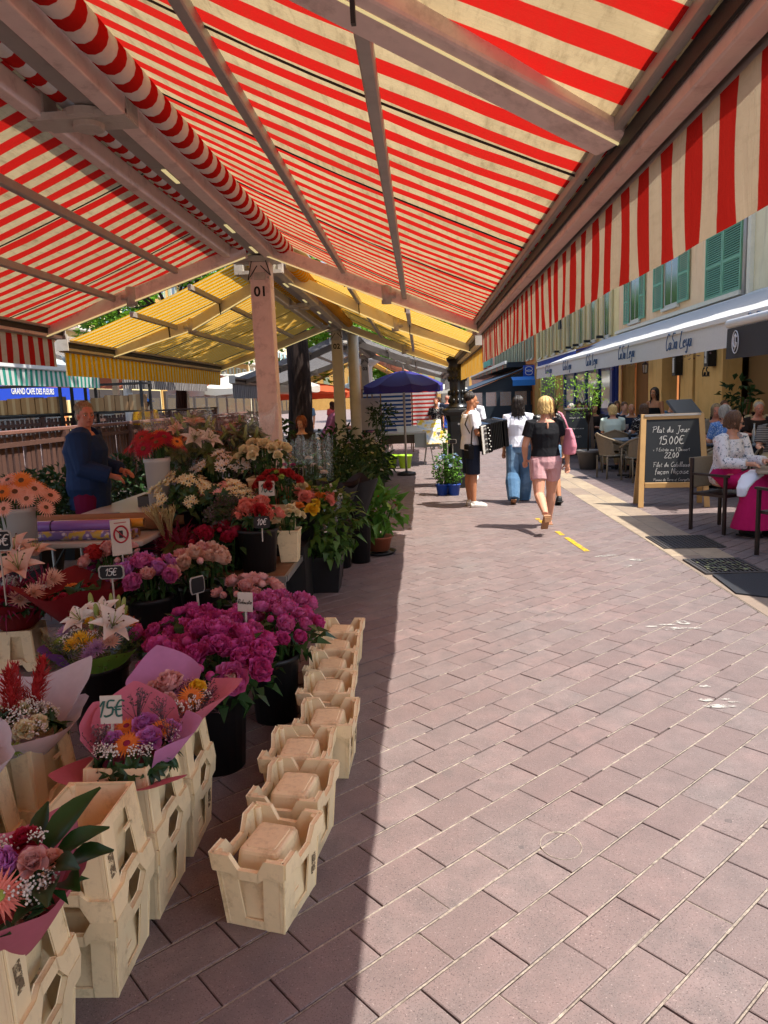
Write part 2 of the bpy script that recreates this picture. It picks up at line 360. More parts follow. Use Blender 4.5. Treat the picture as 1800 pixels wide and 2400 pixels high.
mortar(-4.5, 2.38, 1.1, 24, street, random.Random(11))
# pale kerb band of two rows of stone slabs
kerb = MB().bx(2.478, 3.06, .5, 60, -.025, .0025).build('kerb_band', MGROUT); tag(kerb, kind='structure')
rg = random.Random(5)
for x0, x1 in ((2.482, 2.762), (2.772, 3.056)):
    y = 4.2+rg.uniform(-.4, 0)
    while y < 46:
        L = rg.uniform(.8, 1.15); o = MB().box((0, 0, -.008), (x1-x0-.004, L-.006, .02)).build('kerb_slab', MSTONE, kerb, False, ((x0+x1)/2, y+L/2, .0045+rg.uniform(-.001, .001))); bevel(o, .003, 1); y += L
# iron gratings in the kerb band and the black mat
MIRON = pm('worn_cast_iron', '4a4644', .55, .25, 20, .4, metal=.5, dirt=.4, dirtcol='6a5f52')
gt = thing('drain_cover', 'studded iron drain cover set in the pale kerb beside the chalkboard', 'drain cover', (2.84, 8.03, .018))
m = MB().bx(-.32, .32, -.33, .33, -.01, 0); o = m.build('plate', MIRON, gt)
m = MB()
for i in range(14):
    for j in range(14): m.box((-.29+i*.0446, -.3+j*.046, .003), (.026, .022, .006), .785)
m.build('studs', MIRON, gt)
gt = thing('drain_grating', 'slotted iron drain grating with leaf litter beside the black mat', 'drain grating', (2.79, 6.86, .018))
m = MB().bx(-.27, .27, -.3, -.27, -.02, .004).bx(-.27, .27, .27, .3, -.02, .004).bx(-.27, -.24, -.27, .27, -.02, .004).bx(.24, .27, -.27, .27, -.02, .004); m.build('frame', MIRON, gt)
MB().bx(-.26, .26, -.29, .29, -.012, -.009).build('pit', pm('grating_pit', '14110f', .9), gt)
for i in range(12): MB().box((-.22+i*.04, 0, -.002), (.022, .53, .012)).build('slat', MIRON, gt)
m = MB()
for i in range(70):
    x, y, a = rg.uniform(-.22, .2), rg.uniform(-.24, .24), rg.uniform(0, 6); s = rg.uniform(.012, .03)
    m.add([(x+s*math.cos(a+k), y+.5*s*math.sin(a+k), .006+rg.uniform(0, .012)) for k in (0, 1.5, 3.1, 4.6)], [(0, 1, 2, 3)])
tag(m.build('leaf_litter', leafmat('dry_leaf_litter', '8d8a66', '5f6a45', .1), gt), kind='stuff')
mt = MB()
P = [(2.56, 6.52), (2.51, 5.9), (2.74, 5.74), (4.0, 5.6), (4.0, 6.55)]
mt.add([(x, y, .0075) for x, y in P]+[(x, y, .02) for x, y in P], [(5, 6, 7, 8, 9)]+[(i, (i+1) % 5, 5+(i+1) % 5, 5+i) for i in range(5)])
tag(mt.build('floor_mat', pm('black_rubber_mat', '24252a', .8, .2, 30, .5)), 'black rubber floor mat lying by the slotted grating', 'mat')
# painted dashes and worn splashes on the paving
MYEL = worn('worn_yellow_paint', 'c9a21c', .42, 30); MWHT = worn('white_paint_splash', 'aaa69e', .48, 22)
def splat(name, label, cx, cy, blobs, mat, cat='paint mark'):
    m = MB(); q = random.Random(int(cx*1000))
    for (dx, dy, rx, ry) in blobs:
        n = 12; m.add([(cx+dx+rx*math.cos(6.283*i/n)*q.uniform(.55, 1.2), cy+dy+ry*math.sin(6.283*i/n)*q.uniform(.55, 1.2), .0045) for i in range(n)], [tuple(range(n))])
    return tag(m.build(name, mat), label, cat)
def dash(pts, w, label):
    m = MB()
    for i in range(len(pts)-1):
        a, b = Vector(pts[i]+(0,)), Vector(pts[i+1]+(0,)); d = (b-a).normalized(); sd = Vector((-d.y, d.x, 0))*w
        k = 9; q = random.Random(3+i)
        for j in range(k):
            if q.random() < .12: continue
            p0 = a.lerp(b, j/k); p1 = a.lerp(b, (j+.93)/k); l, r_ = q.uniform(.8, 1.1), q.uniform(.8, 1.1)
            m.add([p0-sd*l+Vector((0, 0, .0045)), p1-sd*l+Vector((0, 0, .0045)), p1+sd*r_+Vector((0, 0, .0045)), p0+sd*r_+Vector((0, 0, .0045))], [(3, 2, 1, 0)])
    return tag(m.build('yellow_dash', MYEL), label, 'road marking', 'yellow dashes on the paving')
dash([(1.62, 8.9), (1.72, 7.7)], .032, 'longest worn yellow dash on the paving behind the walking women')
dash([(1.53, 9.9), (1.57, 9.35)], .03, 'short yellow dash under the feet of the woman in gingham shorts')
splat('paint_splash', 'white paint smears on the tiles right of the yellow dash', 1.9, 7.2, [(-.1, .25, .09, .03), (.02, .3, .07, .03), (.2, .05, .08, .05), (.33, .1, .05, .02), (.05, -.2, .05, .04)], MWHT)
splat('paint_splash', 'white paint footprints on the tiles in front of the black mat', 1.72, 5.1, [(-.12, .03, .05, .02), (0, .06, .07, .02), (.12, .1, .06, .05), (.05, -.02, .08, .025), (-.02, -.05, .05, .02), (.16, -.03, .05, .02)], MWHT)
splat('paint_splash', 'large white paint splash at the right edge of the tiles', 1.53, 3.76, [(-.03, .08, .05, .02), (.02, 0, .085, .022), (.07, .09, .03, .012), (.1, .05, .04, .012), (-.06, -.0, .03, .014), (.03, .27, .035, .02)], MWHT)
m = MB(); cx, cy = .475, 2.55
m.tube([(cx+.075*math.cos(6.283*i/40), cy+.085*math.sin(6.283*i/40), .0005) for i in range(41)], .0035, 5, flat=.5)
tag(m.build('chalk_ring', MGROUT, None, True), 'pale ring drawn on the near tiles', 'chalk mark')
# ================================================================ MARKET CANOPIES
MPINK = pm('dusty_pink_paint', 'e0c9bd', .5, .14, 13, .2, dirt=.6, dirtcol='8a6c60')
MGREYMET = pm('grey_painted_aluminium', 'a8a199', .45, .1, 8, .08, metal=.3, dirt=.3, dirtcol='5a5048')
MCREAMMET = pm('cream_painted_steel', 'cabfa8', .5, .1, 6, .08, dirt=.3, dirtcol='6e6350')
MDARK = pm('black_plastic', '1a1918', .5, .1, 20, .1)
MNUM = pm('black_number_paint', '15130f', .6)
MLED = glow('led_strip', 'f0dfa0', .3)
MPLATE = pm('grimy_white_metal', 'b8afa2', .5, .15, 12, .1, dirt=.5, dirtcol='5a5046')
def wave(y, s): return math.sin(y*2.1+s)*.5+math.sin(y*5.3+2*s)*.3+math.sin(y*11.7+s*3)*.2
def canopy(name, label, Y0, Y1, fab, frame, postn, arms, valance=.33, rx=-1.75, lo=(-4.2, 2.62), ro=(.68, 2.46), z=3.45, postY=None, detail=True, led=True, sd=0, postmat=None, valfab=None, purl=(.3, .61), rollfab=None):
    """double sided market awning: spine of two beams on a post, two fabric wings, front rails with valance, folding arms"""
    root = thing(name, label, 'market canopy', (rx, (Y0+Y1)/2, 0)); c = Vector(root.location)
    L = lambda p: Vector(p)-c
    def wing(side):
        e = Vector((ro[0] if side > 0 else lo[0], 0, ro[1] if side > 0 else lo[1])); s = Vector((rx+(.33 if side > 0 else -.2), 0, z-.02 if side > 0 else z+.03))
        ny = int((Y1-Y0)/.2)
        def fn(a, b):
            p = s.lerp(e, b); y = Y0+(Y1-Y0)*a
            p.z += -.035*math.sin(math.pi*b)*(1+.35*wave(y, sd+side)) + .006*wave(y*1.7+b*7, sd); p.y = y
            return L(p)
        MB().grid(fn, ny, 10).build('fabric_wing', fab, root, True)
        def vf(a, b):
            y = Y0+.06+(Y1-Y0-.12)*a; k = b*b
            return L((e.x+side*(.035+(.012*k*wave(y*1.3, sd+side)+.012*b*(1-b)*2*math.sin(y*17))), y, e.z-.11-b*valance*(1+.006*wave(y, 5))))
        MB().grid(vf, int((Y1-Y0)/.08), 6).build('valance', valfab or fab, root, True)
        # front rail: stacked profile bars, the black ones painting the shaded gaps
        for dx, dz, ww, hh, mt_ in ((-.06, .03, .03, .07, MGREYMET), (-.034, -.03, .014, .06, MDARK), (.0, -.02, .056, .15, frame), (.034, -.03, .014, .1, MDARK), (.052, -.065, .02, .1, MGREYMET), (.056, .02, .024, .05, frame)):
            bevel(MB().bar(L((e.x+side*dx, Y0-.02, e.z+dz)), L((e.x+side*dx, Y1+.02, e.z+dz)), ww, hh).build('front_rail', mt_, root), .005, 1)
        for yy in (Y0-.03, Y1+.03): MB().box(L((e.x+side*.01, yy, e.z-.005)), (.15, .02, .19)).build('rail_end_cap', MPLATE, root)
        # fabric roll at the spine
        sy = s+Vector((-side*.03, 0, -.06)) if side > 0 else s+Vector((.03, 0, -.07))
        MB().tube([L((sy.x, Y0+.05+(Y1-Y0-.1)*i/20, sy.z)) for i in range(21)], .08 if side > 0 else .06, 14).build('fabric_roll', rollfab or fab, root, True)
        # arms with elbows, hung under the fabric
        for ya, ye, yr in arms:
            a = Vector((rx+.12*side, ya, z-.10)); b = Vector((e.x-side*.02, yr, e.z-.02)); mid = s.lerp(e, .4 if (side > 0 and ya < 5 and led) else .52); nr_ = side > 0 and ya < 5 and led; k = Vector((mid.x, ye, mid.z-(.07 if nr_ else .13))); b.z += .07 if nr_ else 0
            for p, q in ((a, k), (k, b)):
                m = MB().bar(L(p), L(q), .06, .15) if not (led and p.y < 5) else MB().bar(L(p), L(q), .19, .16); bevel(m.build('arm', frame, root), .012, 2)
                if led: MB().bar(L(p+Vector((0, -.034, -.076))), L(q+Vector((0, -.034, -.076))), .012, .014).build('light_strip', MLED, root)
            m = MB().tube([L(k+Vector((0, 0, -.1))), L(k+Vector((0, 0, .09)))], .06, 12).box(L(k+Vector((side*.05, -.02, -.02))), (.1, .07, .05)); m.build('elbow', MPLATE, root, True)
            m = MB().tube([L(b+Vector((0, -.12, .02))), L(b+Vector((0, .16, .02)))], .03, 8).box(L(b+Vector((0, .02, -.04))), (.06, .09, .06)); m.build('arm_joint', MDARK, root)
        # purlins under the cloth
        for f in purl:
            p = s.lerp(e, f); p.z -= .07
            m = MB().bar(L((p.x, Y0-.1, p.z)), L((p.x, Y1+.1, p.z)), .05, .065); bevel(m.build('purlin', MGREYMET, root), .006, 1)
            for ya, ye, yr in arms: MB().bar(L((p.x, (ya+ye)/2, p.z-.02)), L((p.x, (ya+ye)/2+.03, p.z-.16)), .012, .03).build('bracket', MDARK, root)
        if detail:                                   # dark seams sewn across the cloth
            for f in ((.19, .42, .63, .87) if Y0 > 0 else (.62, .71, .82, .93)):
                y = Y0+(Y1-Y0)*f+.1*side
                MB().tube([L(fn_pt(s, e, i/8, y, sd, side)) for i in range(9)], .0055, 4).build('seam', MDARK, root)
    def fn_pt(s, e, b, y, sd, side):
        p = s.lerp(e, b); p.z += -.035*math.sin(math.pi*b)*(1+.35*wave(y, sd+side))-.006; p.y = y; return p
    wing(1); wing(-1)
    # spine
    for x0, x1, z0, z1 in ((rx+.08, rx+.19, z-.18, z-.03), (rx-.36, rx-.28, z-.17, z-.04)):
        m = MB().bx(x0-c.x, x1-c.x, Y0-c.y, Y1-c.y, z0, z1)
        bevel(m.build('spine_beam', frame, root), .01, 2)
    MB().bx(-.08, .08, Y0-c.y, Y1-c.y, z-.12, z-.10).build('spine_web', MGREYMET, root)
    MB().bx(-.42, .37, Y0-c.y, Y1-c.y, z+.17, z+.19).build('ridge_cover', MGREYMET, root)
    for k in range(4):
        y = Y0+(Y1-Y0)*(k+.7)/4.4 if Y0 > 0 else (2.95, 5.35, 7.0, 8.0)[k]; MB().bx(-.015, .015, y-c.y, y+.32-c.y, z-.127, z-.1205).build('light_strip', MLED, root)
    for yy in (Y0+.05, (Y0+Y1)/2-.35 if Y0 > 0 else 4.3, Y1-.05):     # cast plates with a round boss
        m = MB().lathe([(.10, -.03), (.13, -.02), (.13, .02), (.10, .03)], 18, L((rx-.06, yy, z-.15)))
        m.box(L((rx-.06, yy, z-.165)), (.5, .2, .04)).box(L((rx+.17, yy, z-.10)), (.05, .16, .15)).box(L((rx-.32, yy, z-.1)), (.1, .16, .16))
        m.lathe([(.075, -.055), (.085, -.05), (.085, -.02)], 18, L((rx-.06, yy, z-.16))); m.build('spine_plate', MPLATE, root)
    if postY is not None:
        pmt = postmat or frame
        m = MB().box(L((rx, postY, (z-.2)/2)), (.23, .21, z-.2)); bevel(m.build('post', pmt, root), .012, 2)
        MB().bx(-.075, .075, postY-.113-c.y, postY-.104-c.y, .05, z-.3).build('post_panel', pmt, root)
        if postn: lettering(postn, .15, MNUM, root, L((rx, postY-.115, z-.53)), (R(90), 0, 0), 'post_number', bold=.004)
        m = MB().box(L((rx, postY, z-.17)), (.44, .25, .06)).box(L((rx, postY-.115, z-.36)), (.13, .012, .08))
        for s_ in (-1, 1): m.tube([L((rx+s_*.1, postY-.115, z-.38)), L((rx+s_*.1, postY-.135, z-.38))], .012, 8)
        m.build('post_head', MPLATE, root)
        m = MB()
        for s_, dr in ((-1, .2), (1, .16)):
            m.tube([L((rx+s_*.08+.12*math.sin(t_*math.pi)*s_*.4, postY-.13, z-.2-dr*math.sin(math.pi*t_))) if True else 0 for t_ in [i/8*.5 for i in range(9)]]+[L((rx+s_*.02, postY-.13, z-.25))], .006, 5)
        m.build('cable', MDARK, root)
    return root
FRED = fabric('red_cream_awning_cloth', 'c9211b', 'c9b186', .213, 1, .5, .5, .65, 0, .62)
FREDV = fabric('red_cream_valance_cloth', 'a8241d', 'bfae91', .213, 1, .3, .5, .25)
FYEL = fabric('yellow_cream_awning_cloth', 'e8a200', 'dcc582', .145, 1, .5, .6, .35, 0, .78)
FGREY = fabric('grey_white_awning_cloth', '6a6668', 'aaa7a4', .14, 1, .4, .5, .2)
FORA = fabric('orange_awning_cloth', 'cf6a4c', 'd98f70', .2, 1, .5, .5, .3)
FOCH = fabric('ochre_awning_cloth', 'd79b35', 'dcb068', .2, 1, .5, .5, .3)
canopy('red_canopy', 'red and cream striped market canopy overhead with pink post 01', -6.5, 8.58, FRED, MPINK, '01', [(1.9, 2.02, 2.5), (8.3, 8.12, 8.28)], .31, postY=8.5, sd=1, valfab=FREDV, rollfab=fabric('brightened_roll_cloth', 'b8241f', 'ddd3c8', .213, 1, .12, .5, .1))  # roll cloth is a lightened copy, its colour standing in for missing light
canopy('yellow_canopy', 'yellow and cream striped market canopy behind post 01, on post 02', 8.78, 15.85, FYEL, MCREAMMET, '02', [(9.6, 10.3, 10.2), (15.75, 15.6, 15.7)], .28, rx=-1.75, lo=(-4.25, 2.5), ro=(.72, 2.36), z=3.36, postY=16.0, sd=4)
canopy('grey_canopy', 'grey and white striped market canopy behind the tree trunk, on post 03', 17.7, 23.8, FGREY, MGREYMET, '03', [(18.3, 18.9, 18.9), (23.7, 23.5, 23.6)], .35, lo=(-4.5, 2.3), ro=(.75, 2.35), z=3.2, postY=23.95, sd=2, detail=False, led=False)
canopy('orange_canopy', 'faded orange market canopy beyond post 03', 25.2, 31, FORA, MGREYMET, '', [(26, 26.4, 26.5), (30.8, 30.6, 30.7)], .3, rx=-2.6, lo=(-6.3, 2.5), ro=(-.2, 2.5), z=3.75, postY=31.1, sd=3, detail=False, led=False)
canopy('ochre_canopy', 'ochre market canopy farthest down the stall row', 32, 38, FOCH, MGREYMET, '', [(33, 33.4, 33.5), (37.8, 37.6, 37.7)], .3, rx=-3.0, lo=(-6.0, 2.5), ro=(-.6, 2.5), z=3.8, postY=38.1, sd=5, detail=False, led=False)
# plain white column beside post 02 and the white column with a flared cap
o = thing('drain_column', 'plain white round column just right of post 02', 'column', (-1.42, 16.1, 0))
MB().lathe([(.12, 0), (.12, 3.1)], 14).build('shaft', MCREAMMET, o, True); MB().bx(-.14, .14, -.14, .14, 3.1, 3.22).build('cap', MPLATE, o)
o = thing('flared_column', 'white column with flared round cap behind the plain column', 'column', (-1.75, 25.0, 0))
MB().lathe([(.16, 0), (.16, 2.75), (.2, 2.8)], 16).build('shaft', pm('bright_white_paint', 'd8d8d4', .5, .06), o, True); MB().lathe([(.2, 2.8), (.5, 2.98), (.52, 3.05), (.45, 3.1), (0.05, 3.14)], 18).build('cap', pm('bright_white_paint', 'd8d8d4'), o, True)
# ================================================================ HOUSES ON THE RIGHT
def stucco(name, col, col2, sc=1.2):
    t = NT(name); p = t.pos(); a, b = s2l(col), s2l(col2)
    c = t.mix(t.ramp(t.noise(sc, 7, .7, p), .35, .7), a, b)
    mp = t.n('Mapping'); mp.inputs['Scale'].default_value = (3, 3, .35); t.l(p, mp.inputs[0])
    c = t.mix(t.math('MULTIPLY', t.ramp(t.noise(2, 6, .7, mp.outputs[0]), .52, .75), .35), c, s2l('6f5a45'))
    t.bsdf(c, .85, 0, t.bump(t.noise(60, 4, .6, p), .25, .004), .2); return t.mat
SPEACH = stucco('peach_stucco', 'f0cfa4', 'e8bf92'); SYEL = stucco('pale_yellow_stucco', 'ead89c', 'dcc68a'); SCREAM = stucco('cream_stucco', 'e6dcba', 'd9cda8')
SORA = stucco('orange_stucco', 'd58a52', 'c97c46'); SPINK = stucco('pink_stucco', 'd9a791', 'cf9a86'); SOCH = stucco('ochre_stucco', 'c39a58', 'b58b4c'); SGREEN = stucco('sage_plaster', 'c7b68a', 'bba97c')
MSHUT = pm('green_shutter_paint', '6fa383', .55, .12, 8, .1, hue=.06, dirt=.25); MSHUT2 = pm('grey_green_shutter_paint', '8d977c', .6, .12, 8, .1, hue=.08); MSHUT3 = pm('faded_straw_shutter_paint', 'c9b987', .6, .1, 6, .1, hue=.06)
MGLASS = pm('dark_window_glass', '3a4145', .12, .1, 3, 0, spec=.8); MWFRAME = pm('white_window_frame', 'cfcabb', .5, .06); MROOF = pm('terracotta_roof', 'a05f3f', .8, .25, 8, .4)
def shutter(parent, X, y, z, wd, ht, mat, ang=0, hinge=None, n=0):
    """louvred shutter leaf; ang swings it out of the wall plane about the hinge"""
    n = n or max(6, int(ht/.055)); m = MB(); b = .06
    m.bx(-.02, .02, 0, b, 0, ht).bx(-.02, .02, wd-b, wd, 0, ht).bx(-.02, .02, b, wd-b, 0, b).bx(-.02, .02, b, wd-b, ht-b, ht).bx(-.02, .02, b, wd-b, ht*.48, ht*.48+b)
    o = m.build('shutter', mat, parent, False, (X, y, z), ang)
    s = MB().box((0, wd/2, 0), (.008, wd-2*b, .05), 0, 0, None, Matrix.Rotation(R(35), 3, 'Y')).mesh('slat', mat)
    for i in range(n):
        zz = b+.03+(ht-2*b-.05)*i/max(1, n-1)
        link('slat', s, o, (0, 0, zz))
    return o
def window(parent, X, y0, y1, z0, z1, style, mat=None, big=True):
    w = MB().bx(-.01, .03, 0, y1-y0, 0, z1-z0).build('window', MWFRAME, parent, False, (X-.012, y0, z0))
    W, H = y1-y0, z1-z0
    MB().bx(-.014, -.0105, .07, W/2-.03, .07, H-.07).build('pane', MGLASS, w); MB().bx(-.014, -.0105, W/2+.03, W-.07, .07, H-.07).build('pane', MGLASS, w)
    MB().bx(-.09, .0, -.08, W+.08, -.09, -.01).build('sill', MWFRAME, w)
    if style == 'closed': shutter(parent, X-.05, y0, z0, W/2-.01, H, mat); shutter(parent, X-.05, y0+W/2+.01, z0, W/2-.01, H, mat)
    elif style == 'open': shutter(parent, X-.05, y0-W/2, z0, W/2-.03, H, mat); shutter(parent, X-.05, y1+.03, z0, W/2-.03, H, mat)
    elif style == 'far':
        for a, b in ((y0-W*.5, y0-.05), (y1+.05, y1+W*.5)): MB().bx(-.03, .03, 0, b-a, 0, H).build('shutter', mat, parent, False, (X-.05, a, z0))
    return w
def house(name, label, X, y0, y1, h, mat, depth=9, side=1):
    o = thing(name, label, 'building', (X, y0, 0)); o['_x'] = X
    return o
FX = 7.2
# --- cream house nearest, right edge
b = thing('house', 'cream stucco house at the right edge beyond the black valance', 'building')
MB().bx(FX, FX+9, 2, 16.85, 3.45, 6.2).build('wall', SCREAM, b)
MB().bx(FX, FX+9, 2, 15.4, 0, 3.45).build('wall', SOCH, b)
MB().bx(FX-.09, FX-.002, 16.62, 16.78, 3.5, 6.2).build('corner_strip', pm('pale_quoin_paint', 'd8d2bd', .7), b)
MB().tube([(FX-.08, 16.9, 3.5), (FX-.08, 16.9, 6.2)], .05, 8).build('drainpipe', MGREYMET, b, True)
# --- peach house with the restaurant on the ground floor
b = thing('house', 'peach stucco house with green louvred shutters above the white awning', 'building')
MB().bx(FX, FX+9, 16.95, 27.4, 3.42, 6.2).build('wall', SPEACH, b)
MB().bx(FX-.16, FX-.002, 16.98, 27.35, 3.66, 3.76).build('ledge', pm('pale_quoin_paint', 'd8d2bd', .7), b)
window(b, FX, 17.15, 19.2, 3.78, 5.3, 'closed', MSHUT)
window(b, FX, 21.2, 22.4, 3.98, 5.5, 'none')
shutter(b, FX-.06, 20.35, 3.98, .8, 1.5, MSHUT); shutter(b, FX-.06, 22.45, 3.98, .85, 1.5, MSHUT)
window(b, FX, 24.8, 25.9, 3.92, 5.4, 'none'); shutter(b, FX-.06, 24.2, 3.92, .55, 1.45, MSHUT); shutter(b, FX-.06, 25.95, 3.92, .6, 1.45, MSHUT)
# ground floor: ochre piers with dark rooms behind
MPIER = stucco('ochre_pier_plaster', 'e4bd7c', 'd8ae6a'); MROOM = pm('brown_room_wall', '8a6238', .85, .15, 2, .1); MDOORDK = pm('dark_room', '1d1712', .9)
for i, (y0, y1) in enumerate(((26.9, 27.35), (22.55, 23.85), (20.05, 20.95), (18.1, 19.85), (14.4, 15.55))):
    MB().bx(FX+.0, FX+.45, y0, y1, 0, 3.4).build('pier', MPIER, b)
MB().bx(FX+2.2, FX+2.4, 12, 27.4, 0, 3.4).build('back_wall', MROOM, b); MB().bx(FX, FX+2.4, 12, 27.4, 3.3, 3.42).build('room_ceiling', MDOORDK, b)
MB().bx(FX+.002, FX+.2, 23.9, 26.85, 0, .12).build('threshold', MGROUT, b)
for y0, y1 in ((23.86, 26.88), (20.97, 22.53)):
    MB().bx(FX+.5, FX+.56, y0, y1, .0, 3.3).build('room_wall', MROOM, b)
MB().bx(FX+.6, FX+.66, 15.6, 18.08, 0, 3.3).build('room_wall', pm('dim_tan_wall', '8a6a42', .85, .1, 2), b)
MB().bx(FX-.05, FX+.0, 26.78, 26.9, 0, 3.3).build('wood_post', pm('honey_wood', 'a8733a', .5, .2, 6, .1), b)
# --- lettering on the pier
m = MB(); handwriting(m, 'CaSa', 0, 0, .22, .007); m.build('lettering', MDARK, b, False, (FX-.012, 19.35, 1.95), -math.pi/2)
# --- yellow house with straw shutters, blue shop below
b = thing('house', 'pale yellow house with faded straw shutters above the blue shop', 'building')
MB().bx(FX, FX+9, 27.42, 46.5, 3.3, 6.2).build('wall', SYEL, b)
MB().bx(FX-.14, FX-.002, 27.45, 46.45, 3.52, 3.62).build('ledge', SOCH, b)
for k in range(8):
    y = 28.6+k*2.25; window(b, FX, y, y+.85, 3.72, 6.3, 'far', MSHUT3)
MB().bx(FX+.0, FX+.5, 37.2, 46.5, 0, 3.3).build('shop_wall', SYEL, b)
MB().bx(FX-.06, FX-.002, 40.2, 44.2, 0, 2.75).build('rolling_door', pm('grey_brown_roller', '6b6259', .6, .1), b)
for y0, y1 in ((37.25, 39.4), (44.9, 46.4)): MB().bx(FX-.12, FX-.003, y0, y1, 0, 3.2).build('pilaster', SOCH, b)
m = MB()
for y in (29, 31.2, 33.4, 35, 38): m.box((FX-.3, y, 3.72), (.25, .12, .1)).bar((FX, y, 3.62), (FX-.3, y, 3.72), .03, .03)
m.build('floodlights', MDARK, b)
m = MB().box((FX-.45, 36.3, 5.05), (.1, .5, .75), 0, 0, (.5, .5)).bar((FX, 36.3, 5.4), (FX-.5, 36.3, 5.4), .03, .03); m.build('hanging_flag', MDARK, b)
# blue shop front
MBLUE = pm('royal_blue_shop_paint', '24387f', .4, .12, 6, .05); MSHOPG = pm('shop_glass', '9aa6ae', .08, .25, 2.2, 0, spec=.9)
s = thing('blue_shopfront', 'dark blue painted shop front under the far end of the white awning', 'shop front')
MB().bx(FX-.04, FX+.3, 27.5, 37.1, 0, 3.2).build('panelling', MBLUE, s)
for y0, y1, z0 in ((28.1, 29.6, .9), (30.2, 31.9, .1), (32.5, 34.2, .1), (34.8, 36.6, .9)):
    f = MB().bx(FX-.09, FX-.045, y0, y1, z0, 2.55).build('window_frame', pm('deep_blue_paint', '1d2c66', .4), s)
    MB().bx(FX-.1, FX-.092, y0+.12, y1-.12, z0+.12, 2.43).build('pane', MSHOPG, f)
for y in (27.8, 29.9, 32.2, 34.5, 36.85): MB().bx(FX-.16, FX-.046, y-.12, y+.12, 0, 2.75).build('pilaster', MBLUE, s)
MB().bx(FX-.2, FX-.042, 27.5, 37.1, 2.78, 3.1).build('fascia', pm('slate_fascia', '3c4350', .6, .15, 5), s)
a = thing('blue_awning', 'folded royal blue awning with white letters above the shop front', 'awning')
MAWB = sheet('royal_blue_awning_cloth', '2746a8', .25)
MB().grid(lambda u, v: (FX-.05-1.35*v, 28.0+9.0*u, 3.5-.28*v), 12, 3).build('cloth', MAWB, a); MB().grid(lambda u, v: (FX-1.4, 28.0+9.0*u, 3.21-.32*v), 12, 1).build('valance', MAWB, a)
MB().bx(FX-1.43, FX-1.405, 28, 37, 3.19, 3.24).build('front_bar', pm('bright_white_paint', 'd8d8d4'), a)
# --- orange, sage-shuttered and pink houses farther down
b = thing('house', 'orange house between the yellow and the green shuttered houses', 'building'); MB().bx(FX, FX+9, 46.55, 51, 0, 6.2).build('wall', SORA, b)
for y in (47.6, 49.4): window(b, FX, y, y+.8, 3.9, 6.2, 'far', MSHUT2)
b = thing('house', 'long orange house with rows of grey green shutters beyond the dark terrace', 'building'); MB().bx(FX, FX+9, 51.05, 72, 0, 6.2).build('wall', SORA, b)
for k in range(9):
    y = 51.9+k*2.25; window(b, FX, y, y+.9, 3.9, 6.3, 'far', MSHUT2)
b = thing('house', 'salmon pink house with open turquoise shutters far down the street', 'building'); MB().bx(FX, FX+9, 72.05, 104, 0, 9).build('wall', SPINK, b)
MTURQ = pm('turquoise_shutter_paint', '7fc2ac', .6)
for k in range(6):
    y = 74+k*5; w = window(b, FX, y, y+1.3, 4.6, 7.2, 'none')
    for q, an in ((y-.1, R(-70)), (y+1.4, R(60))): MB().bx(-.04, .04, 0, 1.1, 0, 2.6).build('shutter', MTURQ, b, False, (FX-.06, q, 4.6), an)
    MB().bx(FX-.35, FX-.002, y-.3, y+1.6, 4.3, 4.55).build('flower_box', pm('red_balcony_box', 'a34a3c', .7), b)
b = thing('tower', 'old grey stone house at the far bend of the street', 'building'); MB().bx(3.2, 7.1, 108, 116, 0, 9).build('wall', stucco('old_grey_stone', '8a857b', '6f6a61', 3), b); MB().bx(3.3, 5, 107.9, 107.95, 4, 6).build('window', MGLASS, b)
b = thing('house', 'ochre house closing the far end of the street', 'building'); MB().bx(-26, 16, 150, 160, 0, 17).build('wall', SOCH, b)
for k in range(16):
    for zz in (4.5, 8.3, 12): MB().bx(-24.5+k*2.5, -23.3+k*2.5, 149.94, 149.99, zz, zz+2).build('window', MSHUT2, b)
MB().bx(-26.5, 16.5, 149.3, 160, 17, 17.5).build('roof', MROOF, b)
# dark lean-to terrace with windows, end wall facing us
MSLATE = pm('blue_black_panel', '222a33', .5, .12, 3, .05)
tr = thing('terrace_enclosure', 'blue black lean-to terrace with a row of clear windows facing us', 'terrace')
P = [(3.15, 48, 0), (7.15, 48, 0), (7.15, 48, 3.35), (3.15, 48, 1.95)]
MB().add([(3.15, 48, 0), (7.15, 48, 0), (7.15, 48, .98), (3.15, 48, .98)]+[(x, y+.06, z) for x, y, z in ((3.15, 48, 0), (7.15, 48, 0), (7.15, 48, .98), (3.15, 48, .98))], [(0, 1, 2, 3), (5, 4, 7, 6), (3, 2, 6, 7), (0, 3, 7, 4), (1, 5, 6, 2)]).build('lower_wall', MSLATE, tr)
MB().add([(3.15, 48, 1.9), (7.15, 48, 1.9), (7.15, 48, 3.35), (3.15, 48, 1.97), (3.15, 48.06, 1.9), (7.15, 48.06, 1.9), (7.15, 48.06, 3.35), (3.15, 48.06, 1.97)], [(0, 1, 2, 3), (5, 4, 7, 6), (0, 4, 5, 1)]).build('upper_wall', MSLATE, tr)
for x in (3.2, 4.1, 5.0, 5.95, 6.95): MB().bx(x-.12, x+.12, 47.98, 48.06, .98, 1.9).build('mullion', MSLATE, tr)
for x0, x1 in ((3.32, 3.98), (4.22, 4.88), (5.12, 5.83), (6.07, 6.83)): MB().bx(x0, x1, 48.02, 48.03, .98, 1.9).build('pane', film('clear_terrace_pane', .18), tr)
MB().bx(3.15, 7.15, 47.97, 48.0, 1.86, 1.92).build('window_rail', MSLATE, tr)
